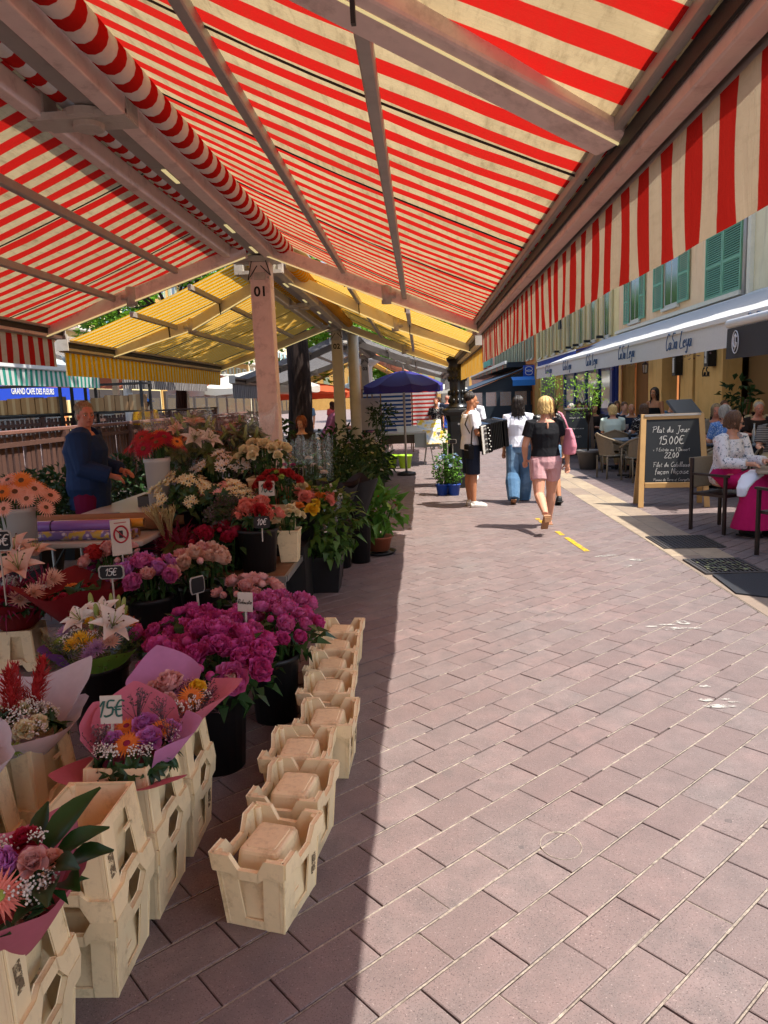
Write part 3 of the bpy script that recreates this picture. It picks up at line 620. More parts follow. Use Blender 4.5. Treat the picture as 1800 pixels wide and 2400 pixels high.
MB().add([(3.0, 47.8, 1.98), (7.18, 47.8, 3.42), (7.18, 70, 3.42), (3.0, 70, 1.98)]+[(3.0, 47.8, 2.04), (7.18, 47.8, 3.48), (7.18, 70, 3.48), (3.0, 70, 2.04)], [(3, 2, 1, 0), (4, 5, 6, 7), (0, 1, 5, 4), (0, 4, 7, 3)]).build('roof', MSLATE, tr)
MB().bx(3.12, 3.16, 48.06, 70, 0, .98).build('street_wall', MSLATE, tr)
MB().bx(7.0, 7.18, 48.3, 70, .0, 2.4).build('inner_wall', SORA, tr)
a = thing('retracted_awning', 'long dark awning box with white bar and red letters above the terrace', 'awning')
MB().bx(5.9, 7.18, 51, 86, 3.5, 3.85).build('cassette', MSLATE, a); MB().bx(5.8, 5.92, 51, 86, 3.75, 3.95).build('front_bar', pm('bright_white_paint', 'd8d8d4'), a)
for k in range(7): MB().lathe([(.01, 0), (.2, .0), (.2, .02), (.01, .02)], 10).build('red_emblem', pm('red_sign_letter', 'b8432f', .6), a, False, (5.885, 53+k*4.2, 3.62)).rotation_euler = (0, R(-90), 0)
s = thing('hanging_sign', 'square blue hanging sign with two white loops beside the white awning', 'sign', (6.85, 47.2, 3.05))
MB().bx(-.36, .36, -.03, .03, -.4, .4).build('board', pm('sign_blue', '1f4aa8', .4), s); m = MB()
for zz in (-.05, .16): m.tube([(.22*math.cos(i*.35), -.04, zz+.15*math.sin(i*.35)) for i in range(19)], .02, 5)
m.build('loops', pm('bright_white_paint', 'd8d8d4'), s); MB().bar((.3, 0, .45), (-.36, 0, .45), .04, .04).build('bracket', MDARK, s)
a = thing('small_blue_awning', 'small bright blue awning below the hanging sign', 'awning'); MSKY = sheet('bright_blue_cloth', '2f7fd0', .2)
MB().grid(lambda u, v: (5.7+1.45*u, 46.9-.8*v, 2.75-.22*v), 4, 3).build('cloth', MSKY, a); MB().grid(lambda u, v: (5.7+1.45*u, 46.1, 2.52-.33*v), 4, 1).build('valance', MSKY, a)
# --- the white restaurant awning
aw = thing('white_awning', 'long off-white restaurant awning with handwritten blue name along its valance', 'awning')
MAWW = sheet('offwhite_awning_cloth', 'e6e6e3', .42, .8); MAWV = sheet('grey_white_valance_cloth', 'd8d8d5', .35, .8)
YA, YB = 9.7, 29.4
MB().grid(lambda u, v: (FX-.02-2.58*v, YA+(YB-YA)*u, 3.66-1.0*v-.05*math.sin(math.pi*v)+.008*math.sin(u*60)), 40, 8).build('cloth', MAWW, aw, True)
MB().grid(lambda u, v: (4.59-.012*math.sin(u*70)*v-.02*v, YA+(YB-YA)*u, 2.64-.40*v), 120, 4).build('valance', MAWV, aw, True)
bevel(MB().bx(4.56, 4.64, YA, YB, 2.62, 2.70).build('front_bar', pm('bright_white_paint', 'd8d8d4'), aw), .01)
bevel(MB().bx(FX-.2, FX-.003, YA, YB, 3.46, 3.6).build('cassette', pm('bright_white_paint', 'd8d8d4'), aw), .01)
for y in (10.5, 15, 19.5, 24, 28.7): MB().bar((FX-.1, y, 3.5), (4.66, y-.3, 2.64), .04, .07).build('arm', pm('bright_white_paint', 'd8d8d4'), aw)
MINK = pm('blue_grey_ink', '3f5878', .7)
for k in range(6):
    m = MB(); handwriting(m, 'CaSa Leya', 0, 0, .29, .0036, .2); m.build('lettering', MINK, aw, False, (4.545, 26.5+.75-3.3*k, 2.37), -math.pi/2)
# black awning with the monogram, nearer
aw = thing('black_awning', 'black valance awning with white oval monogram at the right edge', 'awning')
MBLK = sheet('charcoal_awning_cloth', '2b2b2e', .05); MCRM = sheet('cream_awning_cloth', 'e6dcc6', .45)
MB().grid(lambda u, v: (FX-.02-3.4*v, 3.2+6.1*u, 3.45-1.02*v), 16, 6).build('cloth', MCRM, aw, True)
MB().grid(lambda u, v: (3.74-.012*math.sin(u*40)*v, 3.2+6.1*u, 2.36-.36*v), 60, 3).build('valance', MBLK, aw, True)
MB().tube([(3.77, 3.2, 2.42), (3.77, 9.32, 2.42)], .055, 10).build('roll', pm('bright_white_paint', 'd8d8d4'), aw, True)
m = MB(); m.tube([(.085*math.cos(i*.2618), 0, .13*math.sin(i*.2618)) for i in range(25)], .006, 5)
m.tube([(.05*math.cos(t_)-.005, 0, .07*math.sin(t_)+.01) for t_ in [.7+i*.25 for i in range(19)]]+[(.045, 0, -.01), (.0, 0, -.01)], .008, 5); m.tube([(.0, 0, .1), (.0, 0, -.07), (-.03, 0, -.1)], .006, 5)
m.build('monogram', pm('bright_white_paint', 'd8d8d4'), aw, False, (3.722, 9.02, 2.19), -math.pi/2)
# wall lanterns and sconces
def lantern(name, label, y, z, kind):
    o = thing(name, label, 'lantern', (FX-.18, y, z), 0)
    if kind:
        MB().lathe([(.03, .16), (.1, .1), (.1, .08)], 6).lathe([(.07, -.16), (.05, -.19)], 6).build('cage', MDARK, o); MB().lathe([(.085, .08), (.06, -.16)], 6).build('glass', film('lantern_glass', .3), o)
        m = MB()
        for i in range(6): m.bar((.093*math.cos(i*1.047), .093*math.sin(i*1.047), .09), (.066*math.cos(i*1.047), .066*math.sin(i*1.047), -.17), .012, .012)
        m.build('bars', MDARK, o); MB().tube([(0, 0, .16), (0, 0, .3), (.18, 0, .34)], .014, 6).build('bracket', MDARK, o)
    else:
        MB().bx(-.03, .17, -.13, .13, -.28, .28).build('case', MDARK, o); MB().bx(-.05, -.031, -.06, .04, -.2, .2).build('diffuser', pm('bright_white_paint', 'd8d8d4'), o)
lantern('wall_lantern', 'small black lantern on the pier nearest the blue shop', 23.6, 2.35, 1); lantern('wall_lantern', 'black hexagonal lantern hanging left of the black awning', 19.1, 2.75, 1)
lantern('wall_sconce', 'black wall light with bright face behind the potted tree', 20.9, 2.3, 0); lantern('wall_sconce', 'black square wall light on the pier beside the hexagonal lantern', 18.6, 2.45, 0)
# dried wisteria hanging below the awning
wis = thing('wisteria_garland', 'faded purple wisteria garland hanging under the white awning', 'garland'); q = random.Random(9)
for k, (y0, n) in enumerate(((26, 8), (23.4, 6), (21.6, 7), (17, 10))):
    m = MB()
    for i in range(n*26):
        y = y0+q.uniform(-.9, .9); L = q.random()**2*.75; x = FX-1.2+q.uniform(-.2, .2); z = 3.05-L; s = q.uniform(.02, .05)
        a = Vector((q.gauss(0, 1), q.gauss(0, 1), q.gauss(0, 1))).normalized(); b_ = a.orthogonal().normalized(); c_ = Vector((x, y, z))
        m.add([c_+a*s, c_+b_*s*.5, c_-a*s, c_-b_*s*.5], [(0, 1, 2, 3)])
    tag(m.build('blossom', leafmat('faded_wisteria', '6d4a5c', '4b3a33', .2), wis), kind='stuff')
# ================================================================ LEFT BACKGROUND
def fence(label, X, y0, y1, top, low, mat, railmat, pitch, wd, slats=True):
    f = thing('slat_fence', label, 'fence', (X, y0, 0))
    me = MB().box((0, 0, (top+low)/2-.03), (.022, wd, top-low-.06)).mesh('slat', mat)
    n = int((y1-y0)/pitch); q = random.Random(2)
    for i in range(n): o = link('slat', me, f, (q.uniform(-.006, .006), i*pitch, q.uniform(-.008, .008))); o.rotation_euler.x = q.gauss(0, .008)
    bevel(MB().bx(-.07, .06, -.1, y1-y0+.1, top-.03, top+.02).build('hand_rail', railmat, f), .008)
    for z in (low+.12, top-.16): MB().bx(.012, .05, -.1, y1-y0, z-.03, z+.03).build('cross_rail', mat, f)
    for i in range(int((y1-y0)/2.4)+1): MB().bx(.013, .09, i*2.4-.05, i*2.4+.05, low-.3 if low > .5 else 0, top-.03).build('post', mat, f)
    return f
MBRN = pm('brown_stained_slats', '5a4038', .65, .18, 9, .2, hue=.12); MRAIL = pm('worn_brown_rail', '7d5a50', .55, .15, 6, .1)
fence('near brown slatted fence with pale top rail behind the flower seller', -5.2, 8.0, 22, 1.45, .3, MBRN, MRAIL, .14, .088)
fence('second brown slatted fence farther left across the sunken way', -7.3, 9.0, 26, 1.62, .5, MBRN, MDARK, .16, .08)
# shelf racks with cardboard boxes
MRACK = pm('dark_steel_rack', '2d2b2a', .5); MCARD = pm('brown_cardboard', '9b7a55', .8, .12, 5, .1, hue=.12)
def rack(name, label, x, y, wd, boxes):
    o = thing(name, label, 'shelf rack', (x, y, 0))
    for dx in (0, wd):
        for dy in (0, .5): MB().bx(dx-.025, dx+.025, dy-.025, dy+.025, 0, 2.35).build('upright', MRACK, o)
    for z in (1.62, 2.2): MB().bx(-.03, wd+.03, -.03, .53, z, z+.035).build('shelf', MRACK, o)
    q = random.Random(int(y*10))
    k = 0; xx = .06
    while xx < wd-.3:
        w_ = q.uniform(.2, .3); b = thing('cardboard_box', boxes % ['leftmost', 'second', 'third', 'fourth', 'fifth', 'sixth', 'seventh', 'eighth', 'ninth'][k], 'box', (x+xx+w_/2, y+.25, 1.656), 0, 'cardboard boxes on the racks')
        h = q.uniform(.28, .34); bevel(MB().box((0, 0, h/2), (w_-.01, .4, h)).build('carton', MCARD, b), .006, 1); MB().bx(-.03, .03, -.202, -.2005, .0, h).build('tape', pm('parcel_tape', 'b59a72', .3), b); xx += w_+.005; k += 1
rack('shelf_rack', 'dark steel rack of cartons under the teal striped canopy', -9.2, 14.5, 2.0, '%s cardboard carton on the rack under the teal canopy')
rack('shelf_rack', 'dark steel rack of cartons left of the white pole', -7.05, 15.3, 1.2, '%s cardboard carton on the rack beside the white pole')
# canopies of the opposite stall row
FTEAL = fabric('teal_white_awning_cloth', '3f9884', 'd5d8d2', .17, 1, .35, .5, .1); FWHITE = sheet('white_canopy_cloth', 'c9d3cf', .3); FSTR = fabric('dark_grey_stripe_cloth', '57514d', 'a7a099', .13, 1, .35, .5, .15)
FSAL = fabric('salmon_awning_cloth', 'c05a41', 'd08c6d', .13, 1, .4, .5, .15)
def low_canopy(name, label, y0, y1, roof, val, xe=-6.7, ze=2.42, xr=-9.6, zr=3.4, v=.3):
    o = thing(name, label, 'market canopy')
    MB().grid(lambda u, w_: (xe+(xr-xe)*w_, y0+(y1-y0)*u, ze+.1+(zr-ze)*w_-.05*math.sin(math.pi*w_)), 20, 6).build('fabric_wing', roof, o, True)
    MB().grid(lambda u, w_: (xr+(xr-xe)*w_, y0+(y1-y0)*u, zr+.1-(zr-ze)*w_), 20, 4).build('fabric_wing', roof, o, True)
    MB().grid(lambda u, w_: (xe+.03+.015*math.sin(u*50)*w_, y0+(y1-y0)*u, ze+.02-v*w_), 70, 3).build('valance', val, o, True)
    bevel(MB().bx(xe-.06, xe+.06, y0-.02, y1+.02, ze, ze+.13).build('front_rail', pm('bright_white_paint', 'd8d8d4'), o), .02, 2)
    MB().bar((xr, y1, zr-.02), (xe, y1, ze+.02), .05, .12).build('arm', MGREYMET, o); MB().bx(xr-.1, xr+.1, y0, y1, zr-.1, zr).build('spine_beam', MGREYMET, o)
    MB().bx(xr-.08, xr+.08, y1-.08, y1+.08, 0, zr).build('post', MCREAMMET, o)
low_canopy('teal_canopy', 'white roofed market canopy with teal striped valance on the left', -2, 15.2, FWHITE, FTEAL)
low_canopy('brown_stripe_canopy', 'dark grey striped market canopy behind the white pole', 16.4, 23, FSTR, FSTR)
low_canopy('salmon_canopy', 'salmon striped market canopy above the man in the blue cap', 23.6, 30, FSAL, FSAL, -6.9, 2.4)
o = thing('white_pole', 'plain white pole standing among the stalls on the left', 'pole', (-6.9, 17.2, 0)); MB().lathe([(.1, 0), (.1, 2.75)], 12).build('shaft', pm('bright_white_paint', 'd8d8d4'), o, True); MB().bx(-.14, .14, -.14, .14, 0, .1).build('foot', MGREYMET, o)
# cafe with blue fascia
a = thing('blue_cafe_awning', 'bright blue cafe awning with white capital letters on the far left', 'awning')
MCB = sheet('cafe_blue_cloth', '1f49c4', .25)
MB().grid(lambda u, v: (-19.5+2.2*v, 18+20*u, 3.6-.75*v), 12, 3).build('cloth', MCB, a); MB().grid(lambda u, v: (-17.3, 18+20*u, 2.86-.62*v), 12, 1).build('valance', MCB, a)
lettering('GRAND CAFE DES FLEURS', .37, pm('bright_white_paint', 'd8d8d4'), a, (-17.28, 32.4, 2.62), (R(90), 0, R(90)), 'lettering', bold=.008, sx=.85)
# parasols
def parasol(name, label, x, y, r, zt, mat, n=8, drop=.45, flap=.12, pole=.025, square=False, pm_=None):
    o = thing(name, label, 'parasol', (x, y, 0)); n = 4 if square else n; ph = math.pi/4 if square else .2
    for i in range(n):
        a0, a1 = ph+2*math.pi*i/n, ph+2*math.pi*(i+1)/n
        def fn(u, v):
            p = Vector((math.cos(a0), math.sin(a0), 0)).lerp(Vector((math.cos(a1), math.sin(a1), 0)), u)*r*v
            return (p.x, p.y, zt-drop*v**1.5-.05*math.sin(math.pi*u)*v)
        MB().grid(fn, 5, 6).build('panel', mat, o, True)
        e0, e1 = Vector(fn(0, 1)), Vector(fn(1, 1))
        if flap: MB().grid(lambda u, v: (e0.x*(1-u)+e1.x*u, e0.y*(1-u)+e1.y*u, e0.z-.05*math.sin(math.pi*u)-flap*v*(1+.12*math.sin(u*9))), 8, 2).build('flap', mat, o, True)
        MB().tube([(0, 0, zt-.03), (r*.5*math.cos(a0), r*.5*math.sin(a0), zt-.03-drop*.35), (r*.99*math.cos(a0), r*.99*math.sin(a0), zt-drop-.02)], .008, 5).build('rib', MDARK, o)
    MB().lathe([(pole, 0), (pole, zt+.06), (.005, zt+.12)], 10).build('pole', pm_ or MGREYMET, o, True); MB().lathe([(.22, 0), (.2, .06), (.04, .09)], 14).build('foot', MDARK, o, True)
    return o
FVIO = sheet('violet_blue_nylon', '332b86', .28, .6); FWP = sheet('white_parasol_cloth', 'd9d6cc', .35); FOP = sheet('orange_parasol_cloth', 'd3603a', .4)
parasol('blue_parasol', 'violet blue parasol over the picture table', -.36, 16.2, .88, 2.28, FVIO, 8, .3, .13)
for x, y, r, z, l in ((-5.6, 25, 2.2, 2.8, 'large white parasol behind the wrapped lilies'), (-8.2, 31, 2.4, 3.0, 'white parasol left of the man in the blue cap'), (-3.2, 44, 2.2, 2.9, 'white parasol far behind the striped towels')): parasol('white_parasol', l, x, y, r, z, FWP, 8, .55, .2, .035)
for x, y, l in ((-.6, 36, 'white parasol behind the red striped towel'), (.6, 52, 'left one of the two white parasols at the end of the street'), (2.3, 60, 'right one of the two white parasols at the end of the street')): parasol('white_parasol', l, x, y, 2.2, 2.75, FWP, 4, .5, .25, .035, True)
parasol('orange_parasol', 'orange parasol behind the seller in pink', -5.0, 33, 2.4, 2.55, FOP, 8, .5, .2, .035)
# houses on the left
CORN = pm('white_cornice_plaster', 'cfc9bb', .7, .08, 3)
def lhouse(label, y0, y1, h, mat, shut, rows, X=-22):
    b = thing('house', label, 'building'); MB().bx(X-10, X, y0, y1, 0, h).build('wall', mat, b)
    MB().bx(X-.002, X+.6, y0, y1, h-.5, h).build('cornice', CORN, b); MB().bx(X-10.3, X+.9, y0-.1, y1+.1, h, h+.25).build('roof', MROOF, b)
    for k in range(int((y1-y0)/4)):
        f = MB().bx(X+.003, X+.2, y0+.3+k*4, y0+4.1+k*4, 0, 3.1).build('shop_front', pm('dark_shop_timber', '3a332e', .6, .2, 2), b); MB().bx(X+.201, X+.21, y0+.7+k*4, y0+3.7+k*4, .5, 2.5).build('pane', MGLASS, f)
    n = int((y1-y0)/3.2); me = MB().box((0, 0, 0), (.25, .22, .3)).mesh('dentil', CORN)
    for i in range(int((y1-y0)/.7)): link('dentil', me, b, (X+.13, y0+.4+i*.7, h-.68))
    for r_ in range(rows):
        for i in range(n):
            y = y0+1+i*(y1-y0-1)/n; z = 4+r_*3.5
            f = MB().bx(X+.002, X+.12, y, y+1.1, z, z+2.1).build('window', CORN, b); MB().bx(.13, .14, .12, .98, .12, 1.98).build('pane', MGLASS, f, False, (X-.01, y, z))
            for q in (y-.62, y+1.14): MB().bx(X+.003, X+.08, q, q+.58, z, z+2.1).build('shutter', shut, b)
        if r_ == 1:
            MB().bx(X-.001, X+1.0, y0+.3, y1-.3, 6.7, 6.9).build('balcony_slab', CORN, b); m = MB()
            for i in range(int((y1-y0)/.3)): m.bx(X+.93, X+.95, y0+.4+i*.3, y0+.42+i*.3, 6.9, 7.8)
            m.bx(X+.92, X+.96, y0+.3, y1-.3, 7.8, 7.85); m.build('balcony_railing', MDARK, b)
MSKYB = pm('pale_blue_shutter', '86b6c4', .6)
lhouse('orange plastered house seen left of the yellow canopy', 24, 45, 11.5, SORA, MSHUT2, 2)
lhouse('yellow house with pale blue shutters and white cornice on the left', 45.2, 62, 11.8, SYEL, MSKYB, 2)
lhouse('ochre house with grey shutters far on the left', 62.2, 95, 14, SOCH, MSHUT2, 3)
lhouse('cream house at the far left end of the square', 95.2, 148, 13, SCREAM, MSKYB, 3)
# ---------------------------------------------------------------- trees
LEAFD = leafmat('dark_green_leaf', '2c4a1c', '4a6e28', .4); LEAFB = leafmat('bright_green_leaf', '4d7a22', '7fae35', .5)
t = NT('dark_furrowed_bark'); p = t.obj(); mp = t.n('Mapping'); mp.inputs['Scale'].default_value = (9, 9, 1.1); t.l(p, mp.inputs[0]); n = t.noise(2.2, 8, .75, mp.outputs[0])
t.bsdf(t.mix(t.ramp(n, .35, .65), s2l('1d1512'), s2l('453630')), .9, 0, t.bump(n, .9, .04), .2); MBARK = t.mat
def tree(label, x, y, h, crown, rad, n, leaf, tr=.26, seed=1, ls=.13, lean=(0, 0), fork=.5):
    q = random.Random(seed); o = thing('plane_tree', label, 'tree', (x, y, 0))
    fz = h*fork; m = MB(); tp = [Vector((lean[0]*(i/8)**2, lean[1]*(i/8)**2, fz*i/8)) for i in range(9)]
    m.tube([p+Vector((q.uniform(-.02, .02), q.uniform(-.02, .02), 0)) for p in tp], [tr*(1.25 if i == 0 else 1.05-.3*i/8) for i in range(9)], 14)
    base = tp[-1]; cc = Vector(crown)-Vector((x, y, 0)); clumps = []
    for k in range(11):
        a = k*2.4+q.uniform(-.4, .4); rr = math.sqrt((k+.5)/11)
        e = cc+Vector((rad[0]*rr*.8*math.cos(a), rad[1]*rr*.8*math.sin(a), rad[2]*q.uniform(-.6, .6)))
        md = base.lerp(e, .5)+Vector((q.uniform(-.3, .3), q.uniform(-.3, .3), .5))
        m.tube([base-Vector((0, 0, .3)), base.lerp(md, .5)+Vector((0, 0, .15)), md, e], [tr*.42, tr*.3, tr*.2, tr*.06], 7); clumps.append(e)
    m.build('trunk', MBARK, o, True)
    for _ in range(30):
        d = Vector((q.gauss(0, 1), q.gauss(0, 1), q.gauss(0, 1))).normalized()*q.uniform(.65, 1)
        clumps.append(cc+Vector((d.x*rad[0], d.y*rad[1], d.z*rad[2])))
    lm = MB(); per = n//len(clumps)
    for e in clumps:
        cr = q.uniform(.55, 1.1)*min(rad)*.42
        for _ in range(per):
            d = Vector((q.gauss(0, 1), q.gauss(0, 1), q.gauss(0, .8))); d = d.normalized()*cr*q.random()**.45; c = e+d
            a = Vector((q.gauss(0, 1), q.gauss(0, 1), q.gauss(-.3, .7))).normalized(); b = a.cross(Vector((q.gauss(0, .5), q.gauss(0, .5), 1))).normalized(); s = ls*q.uniform(.6, 1.3)
            nn = a.cross(b)*s*.18
            lm.add([c-a*s, c+b*s*.55+nn, c+a*s, c-b*s*.55+nn], [(0, 1, 2, 3)])
    lm.build('crown', leaf, o)
    return o
tree('dark furrowed tree trunk rising between posts 01 and 02', -2.78, 17.0, 9, (-1.9, 14.6, 7.2), (4.4, 4.2, 2.4), 6500, LEAFD, .29, 4, .15, fork=.55)
tree('bright leafy tree behind the yellow canopy on the left', -9.0, 27.5, 9, (-9.0, 27.5, 5.6), (3.6, 3.6, 2.6), 7000, LEAFB, .22, 5, .15)
tree('bright leafy tree behind the dark trunk', -5.6, 34, 9, (-5.6, 34, 5.8), (3.5, 3.5, 2.6), 6000, LEAFB, .22, 6, .17)
tree('bright green tree over the blue parasol', -1.2, 42, 10, (-1.2, 42, 5.9), (4.2, 4, 2.6), 7000, LEAFB, .25, 7, .18)
tree('green tree far behind the striped towels', -2.0, 62, 10, (-2.0, 62, 6.5), (4.5, 4, 3), 5000, LEAFB, .25, 8, .24)
# ================================================================ FLOWERS
def petal(m, L, W, cup=.3, curl=.2, az=0, el=0, base=(0, 0, 0), nu=3, nv=4, mi=0, tip=.5, ruf=0, q=None, r0=0.0, blunt=0):
    """one petal: a curved sheet leaving the centre at azimuth az, rising at angle el"""
    ca, sa = math.cos(az), math.sin(az); base = Vector(base)
    def fn(u, v):
        t = v; wv = W*math.sin(math.pi*min(.96, .12+.88*t)**tip) if not blunt else W*math.sin(math.pi*(.1+.74*t))**.6; x = (u-.5)*wv
        e = el+curl*t; r = r0+L*(math.cos(el)*t+ (math.cos(e)-math.cos(el))*t*.7); z = L*(math.sin(el)*t+(math.sin(e)-math.sin(el))*t*.7)
        z += cup*(2*(u-.5))**2*wv*math.cos(e); r -= cup*(2*(u-.5))**2*wv*math.sin(e)*.8
        if ruf and q: z += q.uniform(-ruf, ruf)*t; r += q.uniform(-ruf, ruf)*t
        return (base.x+r*ca-x*sa, base.y+r*sa+x*ca, base.z+z)
    m.grid(fn, nu, nv, mi)
FL = {}
def flower_mesh(kind, mats, key=None):
    k = (kind, tuple(x.name for x in mats), key)
    if k in FL: return FL[k]
    q = random.Random(hash(kind) % 1000 if False else len(kind)*7+(key or 0)); m = MB()
    if kind == 'peony':                       # unit radius ruffled ball
        for i in range(8): petal(m, 1.0, 1.0, .3, .75, i*.785+q.uniform(-.1, .1), .0+q.uniform(-.1, .15), (0, 0, -.3), 3, 4, 0, .5, .09, q, 0, 1)
        for ring, (n, el, L) in enumerate(((10, .42, 1.0), (12, .7, .98), (13, .95, .95), (12, 1.18, .9), (9, 1.38, .85), (5, 1.52, .8))):
            for i in range(n): petal(m, L*q.uniform(.88, 1.08), .62-.05*ring, .5, .55, i*6.283/n+ring*.5+q.uniform(-.25, .25), el+q.uniform(-.14, .14), (0, 0, -.3), 3, 4, 1 if ring > 2 and len(mats) > 1 else 0, .45, .1, q, .06, 1)
    elif kind == 'rose':
        for ring, (n, el, L, W) in enumerate(((5, .35, .95, 1.0), (5, .75, .95, 1.0), (5, 1.05, .92, .9), (4, 1.25, .88, .75), (3, 1.4, .84, .55), (2, 1.52, .8, .4))):
            for i in range(n): petal(m, L, W, .5, -.25 if ring < 2 else .15, i*6.283/n+ring*.63+q.uniform(-.15, .15), el+q.uniform(-.06, .06), (0, 0, -.4), 3, 4, 0, .42, .02, q, .05, 1)
    elif kind == 'gerbera':
        for ring, (n, L, el) in enumerate(((24, 1.0, .08), (22, .82, .2), (18, .5, .35))):
            for i in range(n): petal(m, L*q.uniform(.93, 1.05), .2 if ring < 2 else .12, .25, -.25, i*6.283/n+ring*.13, el+q.uniform(-.05, .08), (0, 0, .02*ring), 2, 3, 0, .5, 0, q, .1)
        m.lathe([(.24, .08), (.22, .14), (.12, .17), (.02, .15)], 14, mi=1)
    elif kind == 'daisy':                     # pompon of narrow petals
        for ring, (n, el, L) in enumerate(((18, .05, 1.0), (18, .35, .95), (16, .65, .85), (12, .95, .7), (8, 1.25, .55))):
            for i in range(n): petal(m, L*q.uniform(.85, 1.1), .2, .3, .35, i*6.283/n+ring*.2+q.uniform(-.1, .1), el+q.uniform(-.08, .08), (0, 0, 0), 1, 3, 0, .5, 0, q, .04)
        m.ell((0, 0, .05), (.16, .16, .12), 8, 4, 1)
    elif kind == 'lily':
        for i in range(6): petal(m, 1.2, .74 if i % 2 else .56, .28, -.75, i*1.047, .98 if i % 2 else .92, (0, 0, 0), 4, 7, 0, .72, 0, q, .04)
        for i in range(6):
            a = i*1.047+.5; tip = Vector((.35*math.cos(a), .35*math.sin(a), .85)); m.tube([(0, 0, .1), tip*.6+Vector((0, 0, .1)), tip], .014, 4, 1); m.ell(tip, (.05, .05, .022), 6, 3, 2)
        m.tube([(0, 0, 0), (.03, 0, .95)], .02, 5, 1)
    elif kind == 'lilybud': m.ell((0, 0, .5), (.17, .17, .58), 9, 8, 0)
    elif kind == 'budball':
        for i in range(12): petal(m, .95, .7, .5, .75, i*2.4, .6+.05*i, (0, 0, -.4), 2, 3, 0, .5, .02, q, .1, 1)
        m.ell((0, 0, -.05), (.62, .62, .6), 9, 6, 0)
    elif kind == 'alstro':
        for k2 in range(6):
            a = k2*1.05; c = Vector((.6*math.cos(a), .6*math.sin(a), q.uniform(-.1, .2))) if k2 else Vector((0, 0, .3))
            for i in range(6): petal(m, .55, .28, .25, -.4, a+i*1.047, .75, c, 2, 3, 0, .7, 0, q)
            m.ell(c+Vector((0, 0, .05)), (.09, .09, .14), 6, 4, 1)
    elif kind == 'gyps':                      # baby's breath spray
        for i in range(46):
            d = Vector((q.gauss(0, 1), q.gauss(0, 1), q.gauss(.5, .7))).normalized()*q.uniform(.5, 1.0)
            m.tube([(0, 0, -.6), d*.5+Vector((0, 0, -.15)), d], .008, 3, 1, False); m.ell(d, q.uniform(.06, .1), 6, 4, 0)
    elif kind == 'plume':
        for i in range(260):
            z = q.random(); r = .42*(1-z)**.6*q.uniform(.5, 1); a = q.uniform(0, 6.283)
            petal(m, .42*q.uniform(.5, 1.3), .1, .3, .5, a, .6+q.uniform(-.3, .5), (r*math.cos(a), r*math.sin(a), z*2.0-.3), 1, 2, 0, .6)
        m.tube([(0, 0, -.5), (0, 0, 1.6)], [.2, .05], 6, 0)
    elif kind == 'fern':                      # fine dark filler twigs
        for i in range(16):
            d = Vector((q.gauss(0, 1), q.gauss(0, 1), q.gauss(1.0, .5))).normalized(); m.tube([(0, 0, -.4), d*.9], .012, 3, 1, False)
            for j in range(7):
                c = d*(.3+.1*j); e = Vector((q.gauss(0, 1), q.gauss(0, 1), q.gauss(.2, .6))).normalized()*.14; s = e.orthogonal().normalized()*.035
                m.add([c, c+e*.5+s, c+e, c+e*.5-s], [(0, 1, 2, 3)])
    elif kind == 'leaves':                    # cluster of glossy leaves
        for i in range(14):
            petal(m, q.uniform(.8, 1.2), .42, .25, -.5, i*2.4+q.uniform(-.3, .3), q.uniform(.0, .9), (0, 0, -.3), 2, 4, 0, .8)
    elif kind == 'bigleaf': petal(m, 1, .46, .22, -.35, 0, .5, (0, 0, 0), 4, 6, 0, .85)
    elif kind == 'blades':
        for i in range(22): petal(m, q.uniform(.8, 1.25), .07, .2, -.7, i*2.4, q.uniform(.7, 1.35), (0, 0, -.4), 1, 5, 0, .8)
    elif kind == 'wheat':
        for i in range(26):
            d = Vector((q.gauss(0, .18), q.gauss(0, .18), 1)); m.tube([(0, 0, -1), d*.3, d*.9], .012, 3, 0, False)
            for j in range(8):
                c = d*(.5+.06*j); a = q.uniform(0, 6); m.add([c, c+Vector((.03*math.cos(a), .03*math.sin(a), .05)), c+Vector((0.05*math.cos(a), .05*math.sin(a), .16)), c+Vector((0, 0, .06))], [(0, 1, 2, 3)])
    me = m.mesh(kind, list(mats), True); FL[k] = me; return me
def lift(c): return tuple(min(1, (int(c[i:i+2], 16)/255)**.86) for i in (0, 2, 4))
def fm(name, a, b=None, tr=.3): return leafmat('petal_'+name, lift(a), lift(b or a), tr, .55)
PMAG = fm('magenta', 'b3246f', 'd4549a'); PPNK = fm('pink', 'c8478f', 'd977ad'); PPALE = fm('pale_pink', 'd98f8f', 'e8b6ab'); PPEACH = fm('peach', 'e3b097', 'eac9b4'); PRED = fm('deep_red', '8e0f28', 'a81a33'); PCRIM = fm('crimson', '9c1c20', 'b32a2a')
PORCH = fm('orchid', 'b45aa8', 'c97abd'); PCREAM = fm('cream', 'ddcf9a', 'e8dfb8'); PWHITE = fm('white', 'e0d8cf', 'ece6dd'); PORG = fm('orange', 'e0722a', 'e8913f'); PYEL = fm('yellow', 'e0ac14', 'ecc332'); PCOR = fm('coral', 'dd6f62', 'e8937f'); PSALM = fm('salmon', 'e39a80', 'edb7a0')
PLILA = fm('lilac', 'a878b0', 'c09ac4'); PLIME = fm('lime', '7f9a3a', '98b048'); PGRN = leafmat('stem_green', '2d4a22', '4a6a2e', .25); PBUD = leafmat('lily_bud_green', '8d9c4a', 'a8b566', .3); PDKG = leafmat('deep_leaf_green', '1f3a1c', '35582a', .25, .35); POLV = leafmat('olive_leaf', '4f5f30', '6c7a42', .3)
